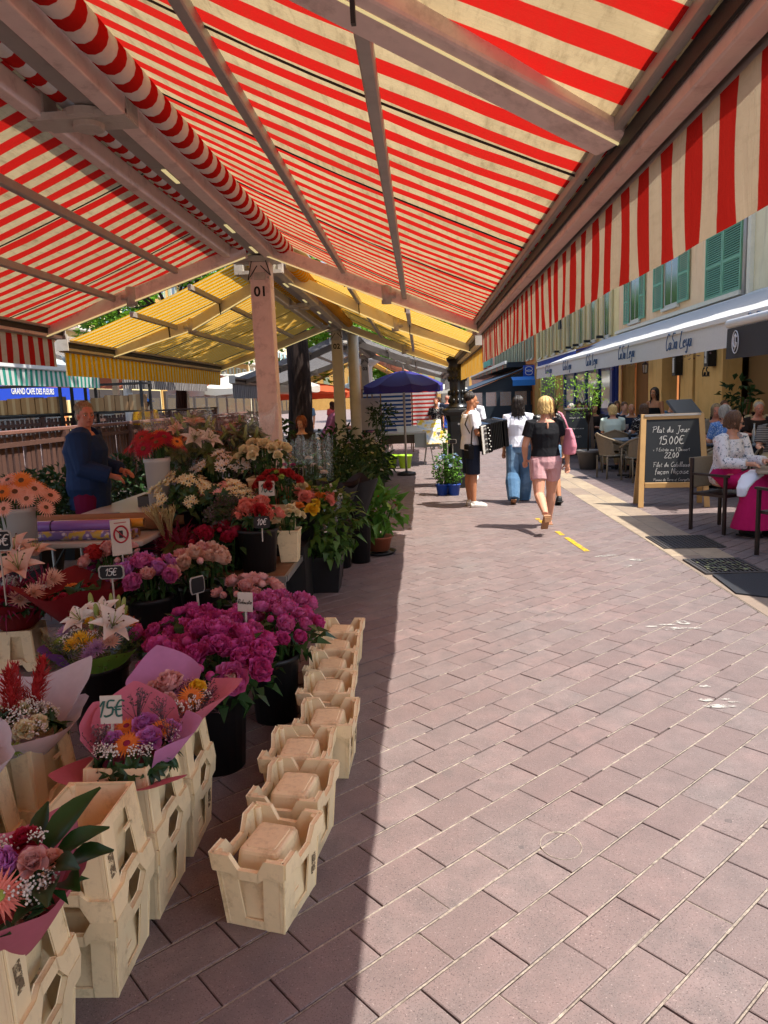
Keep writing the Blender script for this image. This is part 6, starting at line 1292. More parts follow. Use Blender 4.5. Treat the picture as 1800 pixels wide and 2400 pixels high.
# ================================================================ STALL FURNITURE, SIGNS, POTTED PLANTS
MWTAB = pm('white_plastic_table', 'b9b2a6', .45, .06, 4, .05, dirt=.2); MALU = pm('brushed_aluminium', '9a9a98', .35, .08, 20, .1, metal=.7); MWOODT = pm('worn_plywood', '7a5a3c', .6, .25, 6, .2, dirt=.3)
def folding_table(label, x0, x1, y0, y1, z, mat=MWTAB):
    o = thing('folding_table', label, 'table', ((x0+x1)/2, (y0+y1)/2, 0)); w_, d_ = (x1-x0)/2, (y1-y0)/2
    bevel(MB().bx(-w_, w_, -d_, d_, z-.045, z).build('table_top', mat, o), .015, 3)
    for sx in (-1, 1):
        for sy in (-1, 1): MB().tube([(sx*(w_-.12), sy*(d_-.08), 0), (sx*(w_-.12), sy*(d_-.08), z-.046)], .014, 8).build('leg', MGREYMET, o, True)
        MB().tube([(sx*(w_-.12), -d_+.08, z*.35), (sx*(w_-.12), d_-.08, z*.35)], .01, 6).build('brace', MGREYMET, o); MB().tube([(sx*(w_-.13), 0, z*.36), (sx*w_*.3, 0, z-.05)], .01, 6).build('stay', MDARK, o)
    return o
folding_table('white folding table carrying rolls of wrapping paper', -3.25, -2.12, 5.3, 5.98, .70)
folding_table('white covered work table in front of the flower seller', -3.1, -2.05, 6.02, 8.0, .745)
bevel(MB().bx(-3.13, -2.02, 6.0, 8.02, .746, .752).build('table_cover', pm('white_oilcloth', 'c9c2b4', .3, .05, 5)), .003, 1); tag(bpy.data.objects['table_cover'], 'pale oilcloth lying on the work table', 'table cover')
MKRAFT = pm('kraft_paper', '8a6240', .7, .1, 6, .05); MPURP = pm('violet_wrapping_foil', '8a63a8', .25, .1, 5, .02); MORGP = pm('orange_wrapping_foil', 'c8892c', .3, .1, 5); MGRP = pm('grey_green_wrap', '7d7a68', .4)
t = NT('floral_wrapping_print'); v = t.n('TexVoronoi'); v.inputs['Scale'].default_value = 22; t.l(t.obj(), v.inputs[0]); n = t.noise(14, 4, .6, t.obj())
t.bsdf(t.mix(t.ramp(n, .52, .58), t.mix(t.ramp(v.outputs[0], .2, .4), s2l('c9c4d0'), s2l('6f5f96')), s2l('b59a3a')), .3); MFLOW = t.mat
def roll(label, x0, x1, y, z, r, mat):
    o = thing('paper_roll', label, 'paper roll', ((x0+x1)/2, y, z), rnd.uniform(-.02, .02)); L = (x1-x0)/2; n = 20
    ring = lambda xx, rr: [(xx, rr*math.cos(6.2832*j/n), rr*math.sin(6.2832*j/n)) for j in range(n)]
    MB().add(ring(-L, r)+ring(L, r), [(j, (j+1) % n, n+(j+1) % n, n+j) for j in range(n)]).build('sheet', mat, o, True)
    MB().add(ring(L, r)+ring(L-.003, r*.72)+ring(-L, r*.72), [(j, (j+1) % n, n+(j+1) % n, n+j) for j in range(n)]+[(n+j, n+(j+1) % n, 2*n+(j+1) % n, 2*n+j) for j in range(n)]).build('core', MKRAFT, o); return o
roll('thick brown kraft roll at the back of the roll table', -3.2, -2.1, 5.78, .775, .072, MKRAFT); roll('brown kraft roll sticking out to the right on the table', -2.6, -1.98, 5.92, .765, .06, MKRAFT)
r_ = roll('violet foil roll tied with string lying on the others', -3.2, -2.28, 5.48, .80, .042, MPURP); MB().tube([(-.15, .044*math.cos(i*.35), .044*math.sin(i*.35)) for i in range(19)], .004, 5).build('string', MDARK, r_)
roll('orange foil roll behind the violet roll', -3.15, -2.2, 5.58, .795, .036, MORGP); roll('grey green wrapping roll behind the orange one', -3.1, -2.24, 5.52, .735, .03, MGRP); roll('flower printed paper roll in front on the table', -3.2, -2.22, 5.40, .738, .037, MFLOW); roll('second flower printed roll beside the front one', -3.2, -2.2, 5.46, .738, .03, MFLOW)
o = thing('tool_tray', 'grey tool tray with a tape dispenser on the work table', 'tray', (-2.52, 6.9, .753)); m = MB().bx(-.2, .2, -.12, .12, 0, .01)
for a in ((-.2, -.19, -.12, .12), (.19, .2, -.12, .12), (-.19, .19, -.12, -.11), (-.19, .19, .11, .12)): m.bx(*a, .01, .1)
m.build('tray', pm('grey_tray_plastic', '4a443f', .5), o); MB().tube([(.05+.07*math.cos(i*.3), .0, .1+.06*math.sin(i*.3)) for i in range(11)], .012, 6).build('tape_dispenser', MWTAB, o)
o = thing('knife', 'blue handled knife lying on the work table', 'knife', (-2.72, 6.35, .757), R(12)); bevel(MB().box((-.07, 0, .006), (.14, .025, .014)).build('handle', pm('blue_handle', '2a4a86', .4), o), .005); MB().add([(0, -.01, .004), (.15, 0, .004), (0, .012, .004), (0, -.01, .006), (.15, 0, .006), (0, .012, .006)], [(3, 4, 5), (0, 2, 1), (0, 1, 4, 3), (1, 2, 5, 4)]).build('blade', MALU, o)
o = thing('card_box', 'small orange and white box beside the tool tray', 'box', (-2.33, 6.55, .753), R(8)); bevel(MB().box((0, 0, .03), (.14, .09, .06)).build('carton', pm('orange_card', 'b98b6a', .7), o), .003, 1); MB().bx(-.0705, .0705, -.0455, -.0451, .02, .04).build('band', MWTAB, o)
# low table of aluminium and wood
o = thing('low_table', 'low aluminium framed wooden folding table under the coral flowers', 'table', (-1.4, 5.85, 0)); MB().bx(-.38, .36, -.65, .75, .40, .425).build('table_top', MWOODT, o)
m = MB()
for y in (-.67, .76): m.bx(-.4, .38, y-.015, y+.015, .385, .428)
for x in (-.4, .375): m.bx(x-.012, x+.012, -.65, .75, .385, .428)
m.build('rim', MALU, o)
for x in (-.36, .34):
    for y in (-.62, .7): MB().bx(x-.02, x+.02, y-.02, y+.02, 0, .385).build('leg', MALU, o)
for y in (-.62, .7): MB().bx(-.34, .32, y-.01, y+.01, .2, .24).build('stretcher', MALU, o)
for a, b_ in (((-.6, .38), (-.38, .5)), ((-.6, .5), (-.3, .38))): MB().bar((a[0], -.7, a[1]), (b_[0], -.7, b_[1]), .012, .03).build('hinge_arm', MALU, o)
# ---------------------------------------------------------------- price tags
MSLT = pm('slate_black', '161314', .6, .1, 20, .1); MCHALK = pm('chalk_white', 'cfcac4', .8); MPENG = pm('green_felt_pen', '2c5a50', .7); MCARDW = pm('white_card', 'c4bcae', .8); MPENR = pm('red_print', 'a02030', .6)
def tagsign(label, x, y, z, txt, w_, h_, slate=True, rz=0, stick=.15, tilt=0, em=None, pen=None, rim=True):
    o = thing('price_tag', label, 'price tag', (x, y, z), rz); o.rotation_euler = (tilt, 0, rz)
    if slate:
        P = [(-w_*.42, -h_/2), (w_*.42, -h_/2), (w_/2, -h_*.3), (w_/2, h_*.3), (w_*.42, h_/2), (-w_*.42, h_/2), (-w_/2, h_*.3), (-w_/2, -h_*.3)]
        for s_, yy, mt_, nm in ((1.08, 0, MGREYMET if rim else MSLT, 'rim'), (.94, -.004, MSLT, 'slate')): MB().add([(a*s_, yy-.002, b_*s_) for a, b_ in P]+[(a*s_, yy+.003, b_*s_) for a, b_ in P], [tuple(range(8)), tuple(range(15, 7, -1))]+[(i, 8+i, 8+(i+1) % 8, (i+1) % 8) for i in range(8)]).build(nm, mt_, o)
    else: MB().bx(-w_/2, w_/2, -.002, .001, -h_/2, h_/2).build('card', MCARDW, o)
    if txt:
        em = em or h_*.6; m = MB(); x1 = handwriting(MB(), txt, 0, 0, em); handwriting(m, txt, -x1/2, -em*.42, em, .006, .2, .02, -.008 if slate else -.004); m.build('lettering', pen or (MCHALK if slate else MPENG), o)
    MB().bar((0, .006, -h_/2+.01), (0, .006, -h_/2-stick), .014, .006).build('stick', MWTAB, o); return o
tagsign('chalked 25 euro slate tag at the left edge', -2.62, 4.3, .91, '25€', .15, .12, True, R(8), .35)
tagsign('chalked 15 euro slate tag above the lily bouquet', -1.84, 4.1, .74, '15€', .14, .075, True, R(4), .18)
tagsign('white 15 euro card in the pink paper bouquet', -1.07, 2.28, .685, '15€', .072, .095, False, R(4), .08, R(-8))
tagsign('white 10 euro card in front of the red roses', -1.27, 5.85, 1.0, '10€', .13, .12, False, R(-3), .1, R(-6))
tagsign('black 10 euro tag on the coral celosia', -1.18, 5.2, .83, '10€', .11, .08, True, R(4), .1, R(-10), None, None, False)
tagsign('black 16 euro tag on the plastic sleeves', -1.28, 7.4, .98, '16€', .12, .09, True, R(-5), .1)
tagsign('white handwritten card among the magenta peonies', -.93, 3.6, .68, 'Robusto', .085, .1, False, R(-14), .08, R(-6), .024, MDARK)
tagsign('grey slate tag turned aside on the dark peonies', -1.27, 3.9, .70, '', .09, .09, True, R(55), .14)
tagsign('small blank tag on the plumbago pots', .52, 12.45, .93, '', .12, .07, True, R(-10), .4)
o = tagsign('white card with red no photography symbol between the peonies', -2.02, 4.7, .84, '', .13, .24, False, R(38), .1)
MB().tube([(.045*math.cos(i*.2618), -.006, .02+.055*math.sin(i*.2618)) for i in range(25)], .006, 5).build('ring', MPENR, o); MB().tube([(-.034, -.006, .055), (.034, -.006, -.015)], .005, 5).build('bar', MPENR, o); bevel(MB().box((0, -.005, .02), (.026, .006, .05)).build('camera_symbol', MDARK, o), .002)
MB().bx(-.04, .04, -.004, -.003, .095, .1).build('print_line', MPENR, o)
# ---------------------------------------------------------------- potted plants
MTERRA = pm('terracotta_plastic', '8a4a30', .6, .1, 6); LIV = leafmat('ivy_green', '37541f', '587a30', .3); LDK = leafmat('shade_plant_green', '1d3318', '33502a', .25); LGR = leafmat('fresh_plant_green', '3d6a24', '6a9838', .35)
def plant(label, x, y, z, r, h, rad, fz, n, ls, lm, pot=MBKT, seed=1, sq=False, extra=None, droop=.2, group='potted plants along the stall edge', wd=.55):
    o = thing('potted_plant', label, 'potted plant', (x, y, z), 0, group)
    if sq:
        m = MB(); prof = [(r*.78, 0), (r, h*.9), (r*1.08, h*.9), (r*1.08, h), (r*.95, h), (r*.9, h-.03)]; V = []
        for a, zz in prof: V += [(-a, -a, zz), (a, -a, zz), (a, a, zz), (-a, a, zz)]
        m.add(V, [(i*4+j, i*4+(j+1) % 4, i*4+4+(j+1) % 4, i*4+4+j) for i in range(5) for j in range(4)]+[(20, 21, 22, 23)]); m.build('pot', pot, o)
    else: MB().lathe([(r*.75, 0), (r, h*.88), (r*1.08, h*.88), (r*1.08, h), (r*.95, h), (.01, h-.03)], 18).build('pot', pot, o, True)
    q = random.Random(seed); m = MB()
    for i in range(14): a = q.uniform(0, 6.28); m.tube([(r*.3*math.cos(a), r*.3*math.sin(a), h-.04), (rad[0]*.5*math.cos(a), rad[1]*.5*math.sin(a), fz)], .006, 4, caps=False)
    m.build('stems', PGRN, o); foliage(o, (0, 0, fz), rad, n, ls, lm, seed, droop=droop, wd=wd)
    if extra: dome(o, (0, 0, fz), rad[0]*.9, rad[2]*.95, extra, seed)
    return o
plant('bushy green plant in square black pot on the paving', -.9, 6.4, 0, .155, .33, (.34, .32, .34), .62, 420, .12, LIV, sq=True, seed=61, droop=.35)
plant('anthurium in terracotta pot with black saucer on the paving', -.5, 7.9, .04, .14, .16, (.27, .27, .24), .42, 150, .17, LGR, MTERRA, 62, extra=[('bigleaf', PCRIM, 6, .09), ('bigleaf', PLIME, 5, .09)], droop=.2)
o = thing('plant_saucer', 'black saucer under the anthurium pot', 'saucer', (-.5, 7.9, 0)); MB().lathe([(.15, 0), (.19, .035), (.18, .035), (.15, .012), (.01, .012)], 18).build('dish', MDARK, o, True); MB().lathe([(.14, .012), (.13, .02)], 14).build('ridge', MDARK, o)
q = random.Random(77)
for i, (x, y, n_, rr, hh, lm) in enumerate(((-1.15, 9.6, 260, .34, .42, LDK), (-.95, 10.4, 260, .33, .4, LDK), (-1.2, 11.2, 260, .36, .5, LDK), (-.9, 12.0, 240, .32, .42, LDK), (-1.1, 12.9, 240, .34, .55, LDK), (-.85, 13.8, 220, .32, .4, LDK), (-1.05, 14.8, 220, .34, .6, LDK), (-1.5, 9.2, 260, .36, .6, LDK), (-1.6, 10.6, 240, .36, .7, LDK), (-1.55, 12.2, 240, .36, .75, LDK), (-1.5, 13.8, 220, .36, .8, LDK), (-1.2, 16.6, 260, .4, .75, LDK))):
    plant('%s shaded green pot plant along the stall edge behind post 01' % ['first', 'second', 'third', 'fourth', 'fifth', 'sixth', 'seventh', 'eighth', 'ninth', 'tenth', 'eleventh', 'twelfth'][i], x, y, 0, .15, .25, (rr, rr, hh*.75), .25+hh*.6, n_, .12, lm, MBKT if i % 3 else MTERRA, 80+i, extra=[('daisy', PWHITE, 6, .04)] if i in (3, 6, 8) else None)
plant('small olive tree in pot beside the easel', -.82, 15.3, 0, .14, .25, (.3, .3, .25), 1.35, 190, .1, LDK, MDARK, 99)
plant('dark leafy shrub at the foot of the tree trunk', -2.3, 10.6, 0, .2, .5, (.45, .4, .42), 1.15, 360, .12, LDK, MBKT, 101)
plant('flowering white potted plant below the easel', -.98, 14.3, 0, .14, .25, (.26, .26, .28), .62, 160, .1, LDK, MDARK, 102, extra=[('daisy', PWHITE, 16, .05)])
# hedge planters behind the seller
for i, (x, y, l) in enumerate(((-3.95, 7.0, 'dark planter of glossy shrubs left of the flower seller'), (-4.2, 8.2, 'dark planter of glossy shrubs behind the flower seller'), (-4.0, 9.6, 'dark planter of glossy shrubs right of the flower seller'), (-3.4, 10.6, 'dark planter of shrubs behind the white vase'))):
    plant(l, x, y, 0, .26, .45, (.55, .6, .36), .72, 620, .1, LDK, MBKT, 110+i, sq=True, group='shrub planters behind the seller')
# plastic sleeves with roses, black wrapped bunches
o = thing('flower_bucket', 'bucket of clear film sleeves with pink and white blooms right of post 01', 'flower bucket', (-1.22, 7.55, .35), 0, 'buckets of cut flowers'); MB().lathe([(.14, 0), (.19, .3), (.2, .3), (.18, .3), (.01, .02)], 18).build('pot', MBKT, o, True)
for i in range(7): sleeve(o, (-.24+.08*i, rnd.uniform(-.06, .06), .2), .025, .06, .72, seed=i+20)
for i in range(9): put('rose', (PPNK, PWHITE, PMAG)[i % 3] if i < 4 else PWHITE, o, (-.24+.055*i, rnd.uniform(-.05, .05), .68+rnd.uniform(-.08, .1)), .04)
stems(o, (0, 0), .25, .1, .7, 40)
for i, (x, y, l) in enumerate(((-.86, 7.3, 'black paper bunch of red roses beside the green plant'), (-.68, 7.5, 'black paper bunch at the right end of the wrapped bunches'))):
    b = bouquet(l, x, y, .45, 'black wrapped bunches', 0); wrap(b, (0, 0, 0), .05, .2, .38, PBLACKP, corners=3, ph=.5+i, amp=.3, seed=30+i); dome(b, (0, 0, .3), .11, .05, [('rose', PCRIM, 6, .045), ('leaves', PDKG, 4, .06)], 33+i)
    s_ = thing('flower_crate_stand', 'black bucket under the %s' % l, 'flower bucket', (x, y, 0), 0, 'buckets of cut flowers'); MB().lathe([(.1, 0), (.13, .44), (.14, .44), (.12, .44), (.01, .02)], 16).build('pot', MBKT, s_, True); s_.name = 'flower_bucket'
b = bouquet('clear film bunch of white carnations next to the mixed roses', -.9, 6.85, .42, 'black wrapped bunches'); sleeve(b, (0, 0, 0), .05, .14, .42, seed=41); dome(b, (0, 0, .38), .12, .08, [('rose', PWHITE, 10, .042), ('leaves', PDKG, 4, .06)], 36)
s_ = thing('flower_bucket', 'black bucket under the white carnations', 'flower bucket', (-.9, 6.87, 0), 0, 'buckets of cut flowers'); MB().lathe([(.1, 0), (.13, .40), (.14, .42), (.12, .42), (.01, .02)], 16).build('pot', MBKT, s_, True)
# blue pots of plumbago by the lamp
for i, (x, y) in enumerate(((.33, 12.6), (.53, 12.55))):
    plant('%s blue pot of plumbago at the foot of the lamp post' % ('left', 'right')[i], x, y, .0, .11, .2, (.17, .17, .26), .45, 330, .06, LGR, pm('royal_blue_pot', '1f45a0', .4), 120+i, group='blue plumbago pots', extra=[('alstro', PBLUEF, 9, .05)])
for x, y in ((.3, 12.72),): plant('tall slim plumbago stem behind the blue pots', x+.1, y, 0, .08, .12, (.07, .07, .35), .9, 60, .06, LGR, pm('royal_blue_pot', '1f45a0'), 125, group='blue plumbago pots')
# ---------------------------------------------------------------- black cast iron lamp post
MCAST = pm('black_cast_iron', '131313', .3, .15, 10, .15, spec=.6)
o = thing('lamp_post', 'ornate black cast iron lamp post beside the accordion player', 'lamp post', (.69, 13.8, 0))
def sqprof(prof, nm):
    m = MB(); V = []
    for a, z in prof:
        c_ = a*.72; V += [(-c_, -a, z), (c_, -a, z), (a, -c_, z), (a, c_, z), (c_, a, z), (-c_, a, z), (-a, c_, z), (-a, -c_, z)]
    k = len(prof); m.add(V, [(i*8+j, i*8+(j+1) % 8, i*8+8+(j+1) % 8, i*8+8+j) for i in range(k-1) for j in range(8)]+[tuple(range((k-1)*8, k*8))]); m.build(nm, MCAST, o)
sqprof([(.29, 0), (.29, .22), (.27, .24), (.25, .3), (.24, .32), (.25, .36), (.22, .4), (.22, .44)], 'plinth'); sqprof([(.205, .44), (.2, .5), (.2, 1.22), (.215, 1.26), (.225, 1.3), (.24, 1.34), (.3, 1.4), (.3, 1.44), (.26, 1.47)], 'pedestal')
MB().lathe([(.23, 1.47), (.2, 1.5), (.16, 1.56), (.17, 1.62), (.14, 1.7), (.15, 1.95), (.17, 2.2), (.15, 2.28), (.19, 2.34), (.2, 2.38), (.13, 2.42), (.15, 2.47), (.1, 2.52), (.085, 2.7), (.075, 4.4)], 20).build('shaft', MCAST, o, True)
m = MB()
for i in range(12):
    a = i*.5236
    for z in (1.6, 1.75, 2.0, 2.15): m.ell((.155*math.cos(a), .155*math.sin(a), z), (.03, .03, .05), 6, 4)
m.build('ornament', MCAST, o, True); MB().tube([(0, -.2, 1.18), (0, -.215, 1.18)], .02, 10).build('badge', pm('bright_white_paint', 'd8d8d4'), o)
# ---------------------------------------------------------------- picture stall under the parasol
MLIME = pm('lime_plastic', '8fb824', .45, .06)
for i, (x, y) in enumerate(((-.78, 17.9), (-.42, 17.8))):
    o = thing('lime_bucket', '%s lime green bucket on the paving' % ('left', 'right')[i], 'bucket', (x, y, 0), 0, 'lime green buckets'); MB().lathe([(.13, 0), (.165, .28), (.18, .28), (.18, .33), (.165, .33), (.125, .02), (.01, .02)], 20).build('pail', MLIME, o, True); MB().tube([(.175*math.cos(a), .175*math.sin(a)*.2, .3-.1*math.sin(a)) for a in [k_*.3142 for k_ in range(11)]], .006, 5).build('handle', MGREYMET, o)
o = thing('trestle_table', 'trestle table with a dark crate of prints under the parasol', 'table', (-.28, 18.9, 0)); MB().bx(-.75, .75, -.45, .5, .78, .82).build('table_top', MGREYMET, o); bevel(MB().bx(-.72, .1, -.43, .4, .56, .78).build('print_crate', pm('brown_crate', '3a2a20', .7), o), .01)
for x in (-.55, .45):
    for y in (-.35, .4): MB().tube([(x-.12, y, 0), (x, y, .78)], .014, 6).build('leg', MGREYMET, o); MB().tube([(x+.12, y, 0), (x, y, .78)], .014, 6).build('leg', MGREYMET, o)
MB().bx(.1, .72, -.455, -.45, .45, .8).build('cloth_front', pm('grey_cloth_front', '8a8a86', .8), o)
t = NT('sunflower_print'); v = t.n('TexVoronoi'); v.inputs['Scale'].default_value = 9; t.l(t.obj(), v.inputs[0]); n = t.noise(4, 4, .6, t.obj()); t.bsdf(t.mix(t.ramp(n, .48, .55), t.mix(t.ramp(n, .35, .45), s2l('8fb0d0'), s2l('d8d3c6')), t.mix(t.ramp(v.outputs[0], .2, .35), s2l('c98a10'), s2l('e8c020'))), .6); MSUNF = t.mat
for i, (x, y, z, rx_, l) in enumerate(((.2, 19.0, .85, -60, 'large sunflower print lying on the trestle table'), (-.3, 18.8, .84, -75, 'pale print lying at the left of the sunflower print'), (.42, 18.42, .55, -8, 'print hanging at the front of the trestle table'))):
    o = thing('art_print', l, 'picture', (x, y, z)); o.rotation_euler = (R(rx_), 0, R(6*i)); MB().bx(-.3, .3, 0, .01, -.02, .5 if i < 2 else .3).build('sheet', MSUNF if i != 1 else pm('pale_print', 'c9c4b6', .7, .15, 4), o); MB().bx(-.31, .31, .011, .015, -.03, .51 if i < 2 else .31).build('backing', MCARDW, o)
o = thing('easel', 'easel with a grey ink drawing of flowers right of post 02', 'easel', (-1.12, 16.35, 0), R(8)); MB().bx(-.21, .21, -.03, 0, 1.02, 1.72).build('canvas', pm('offwhite_canvas', 'b8b4b4', .8, .05), o)
for a, b_ in (((-.25, 0, 0), (-.05, .02, 1.8)), ((.25, 0, 0), (.05, .02, 1.8)), ((0, .5, 0), (0, .05, 1.7))): MB().bar(a, b_, .03, .03).build('leg', MWOODT, o)
foliage(o, (0, -.034, 1.42), (.11, .002, .18), 90, .045, pm('ink_grey', '55525a', .8), 130, 'drawing')
MB().bx(-.09, .09, -.035, -.03, .8, .95).build('price_card', MCARDW, o)
TB = fabric('blue_white_towel', '2c4a7c', 'c9c9c6', .13, 2, .25, .5, .05); TR_ = fabric('red_white_towel', 'b8403c', 'd5cdc8', .13, 2, .25, .5, .05)
o = thing('towel_rack', 'rack with a blue and white striped towel behind the parasol', 'towel', (-1.05, 23.2, 0)); MB().grid(lambda u, v: (-.75+1.5*u, .03*math.sin(u*9)*v, 1.98-1.35*v), 16, 8).build('towel', TB, o, True); MB().bx(-.8, .8, -.02, .02, 1.98, 2.02).build('rail', MWOODT, o)
for x in (-.78, .78, -.2): MB().bx(x-.02, x+.02, -.02, .02, 0, 2.0).build('post', MWOODT, o)
o = thing('towel_rack', 'rack with a red and white striped towel right of the blue one', 'towel', (.1, 24.3, 0)); MB().grid(lambda u, v: (-.42+.84*u, .03*math.sin(u*9)*v, 2.1-1.3*v), 12, 8).build('towel', TR_, o, True); MB().bx(-.45, .45, -.02, .02, 2.1, 2.14).build('rail', MWOODT, o)
for x in (-.44, .44): MB().bx(x-.02, x+.02, -.02, .02, 0, 2.12).build('post', MWOODT, o)
# seller's table by the trunk with goods
folding_table('cluttered table in front of the seller in pink', -1.9, -1.0, 16.2, 17.4, .85); q = random.Random(4)
for i in range(5):
    o = thing('folded_cloth', '%s folded cloth on the table of the seller in pink' % ('first', 'second', 'third', 'fourth', 'fifth')[i], 'cloth', (-1.75+.16*i, 16.5+.1*(i % 2), .852), q.uniform(-.4, .4), 'folded cloths'); bevel(MB().box((0, 0, .05), (.15, .3, .1)).build('fold', (CBEI, CDKB, CGRY, CROSE, CNV)[i], o), .03, 2); bevel(MB().box((0, 0, .12), (.13, .26, .035)).build('fold', (CGRY, CBEI, CDKB, CNV, CROSE)[i], o), .012)
# ================================================================ RESTAURANT TERRACE
MPINE = pm('blond_pine', 'b8905a', .5, .18, 5, .15, dirt=.15, dirtcol='7a5530'); MBOARD = pm('blackboard', '16181a', .55, .12, 4, .05)
def aboard(label, x, y, rz, w_, h_, lines=None, frame=MPINE, fr=.075):
    o = thing('chalkboard_sign', label, 'sign', (x, y, 0), rz); t = .22
    P = lambda sx, z, s_: (sx*(w_/2-.03*(1-z/h_)*-1), s_*t*(1-z/h_)+.0, z)
    for s_, nm in ((-1, 'front'), (1, 'back')):
        k = Matrix.Rotation(math.atan2(t, h_)*s_*-1, 3, 'X')
        def F(u, v, d=0): return (u, s_*(t*(1-v/h_))+d*s_, v)
        m = MB()
        for sx in (-1, 1): m.bar(F(sx*(w_/2+.02), 0), F(sx*(w_/2-.04), h_), fr, .03, 0, (0, 1, 0))
        for v in (h_-fr/2, .24*h_): m.bar(F(-w_/2+.04, v, .002), F(w_/2-.04, v, .002), .03, fr, 0, (0, 0, 1))
        bevel(m.build('frame', frame, o), .004, 1)
        a, b_ = .24*h_+fr/2, h_-fr; V = [F(-w_/2+fr*.6, a, .0), F(w_/2-fr*.6, a, .0), F(w_/2-fr*.6, b_, .0), F(-w_/2+fr*.6, b_, .0)]
        MB().add(V+[(p[0], p[1]-s_*.008, p[2]) for p in V], [(0, 1, 2, 3), (7, 6, 5, 4)]).build('board', MBOARD, o)
        if s_ < 0 and lines:
            m = MB()
            for tx, u, v, em in lines:
                wd_ = handwriting(MB(), tx, 0, 0, em); em *= min(1, (w_-.36)/wd_); u = -wd_*min(1, (w_-.36)/wd_)/2; h = MB(); handwriting(h, tx, u-.02, 0, em, .005, .15, .03); h.v = [(p[0], -t*(1-(v+p[2])/h_)-.006, v+p[2]) for p in h.v]; m.add(h.v, h.f)
            m.build('handwriting', MCHALK, o)
    MB().bx(-w_/2+.05, w_/2-.05, -.03, .03, h_-.03, h_).build('hinge', MGREYMET, o); return o
W0 = -.3
aboard('large pine framed chalkboard listing the dish of the day', 3.58, 10.72, R(-7), .86, 1.32, [('Plat du Jour', W0+.04, 1.06, .13), ('15.00€', W0+.22, .89, .125), ('+ 1 Entrée ou 1 Dessert', W0-.02, .795, .066), ('22,00', W0+.22, .70, .085), ('Filet de Cabillaud', W0, .575, .088), ('façon Niçoise', W0+.05, .475, .082), ('Pomme de Terre et Courgette', W0-.02, .375, .066)])
aboard('smaller dark chalkboard menu beside the potted tree', 3.75, 17.9, R(-12), .7, 1.3, [('nmun un nm', W0+.05, 1.05, .1), ('unmnu mn unnm', W0, .8, .07), ('mnun', W0+.1, .6, .1)], pm('dark_brown_frame', '4a3626', .6))
o = thing('menu_lectern', 'dark slanted menu stand behind the large chalkboard', 'menu stand', (4.55, 13.0, 0), R(20)); MB().bx(-.03, .03, -.03, .03, 0, 1.2).build('pole', MDARK, o); MB().bx(-.2, .2, -.2, .2, 0, .04).build('foot', MDARK, o)
m = MB().box((0, 0, 1.33), (.52, .05, .42), 0, 0, None, Matrix.Rotation(R(-50), 3, 'X')); bevel(m.build('panel', pm('slate_grey_panel', '4a4d50', .5), o), .01); MB().box((0, -.03, 1.30), (.4, .008, .24), 0, 0, None, Matrix.Rotation(R(-50), 3, 'X')).build('menu_sheet', pm('pale_print', 'c9c4b6'), o)
# chairs
MWICK = pm('taupe_wicker', '83735c', .7, .2, 40, .5); MCHBLK = pm('dark_brown_metal', '2b201c', .45)
def chair_proto():
    o = thing('wicker_chair', 'x', 'chair'); s_ = MB().grid(lambda u, v: ((u-.5)*(.48-.06*v), -.22+.44*v, .44+.01*math.sin(u*3.14)), 6, 6); s_.grid(lambda u, v: ((u-.5)*(.48-.06*v), -.22+.44*v, .405), 6, 6); s_.build('seat', MWICK, o, True)
    def bk(u, v): a = R(200+140*u); r = .27+.02*v; return (r*math.cos(a)*1.0, -.02+r*math.sin(a)*.95-.06*v, .46+v*(.42-.12*abs(u-.5)*2))
    MB().grid(bk, 16, 6).build('backrest', MWICK, o, True); pts = [bk(i/16, 1) for i in range(17)]
    MB().tube([(pts[0][0], .22, .62)]+pts+[(pts[-1][0], .22, .62)], .018, 7).build('top_rail', MWICK, o, True); m = MB()
    for i in range(23): m.tube([bk(i/22, .0), bk(i/22, .5), bk(i/22, 1)], .006, 4, caps=False)
    m.build('back_canes', MWICK, o)
    for sx in (-1, 1):
        for y, yt in ((.22, .22), (-.25, -.24)): MB().tube([(sx*.23, y, 0), (sx*.235, yt, .44 if y < 0 else .63)], .016, 7).build('leg', MWICK, o, True)
    return o
CP = chair_proto(); first = [True]
def chair(label, x, y, rz, group='wicker terrace chairs'):
    c = CP if first[0] else copy_tree(CP); first[0] = False; c.location = (x, y, 0); c.rotation_euler.z = rz; c['label'] = label; c['group'] = group; return c
def bistro(label, x, y, rz=0, top=None, w_=.7):
    o = thing('bistro_table', label, 'table', (x, y, 0), rz, 'terrace tables'); bevel(MB().bx(-w_/2, w_/2, -w_/2, w_/2, .72, .745).build('table_top', top or pm('slate_blue_top', '55687a', .3, .1, 5), o), .006); MB().lathe([(.035, .03), (.035, .72)], 12).build('column', MDARK, o, True)
    for a in range(4): MB().bar((0, 0, .03), (.3*math.cos(a*1.571+.785), .3*math.sin(a*1.571+.785), .015), .05, .03).build('foot', MDARK, o)
    return o
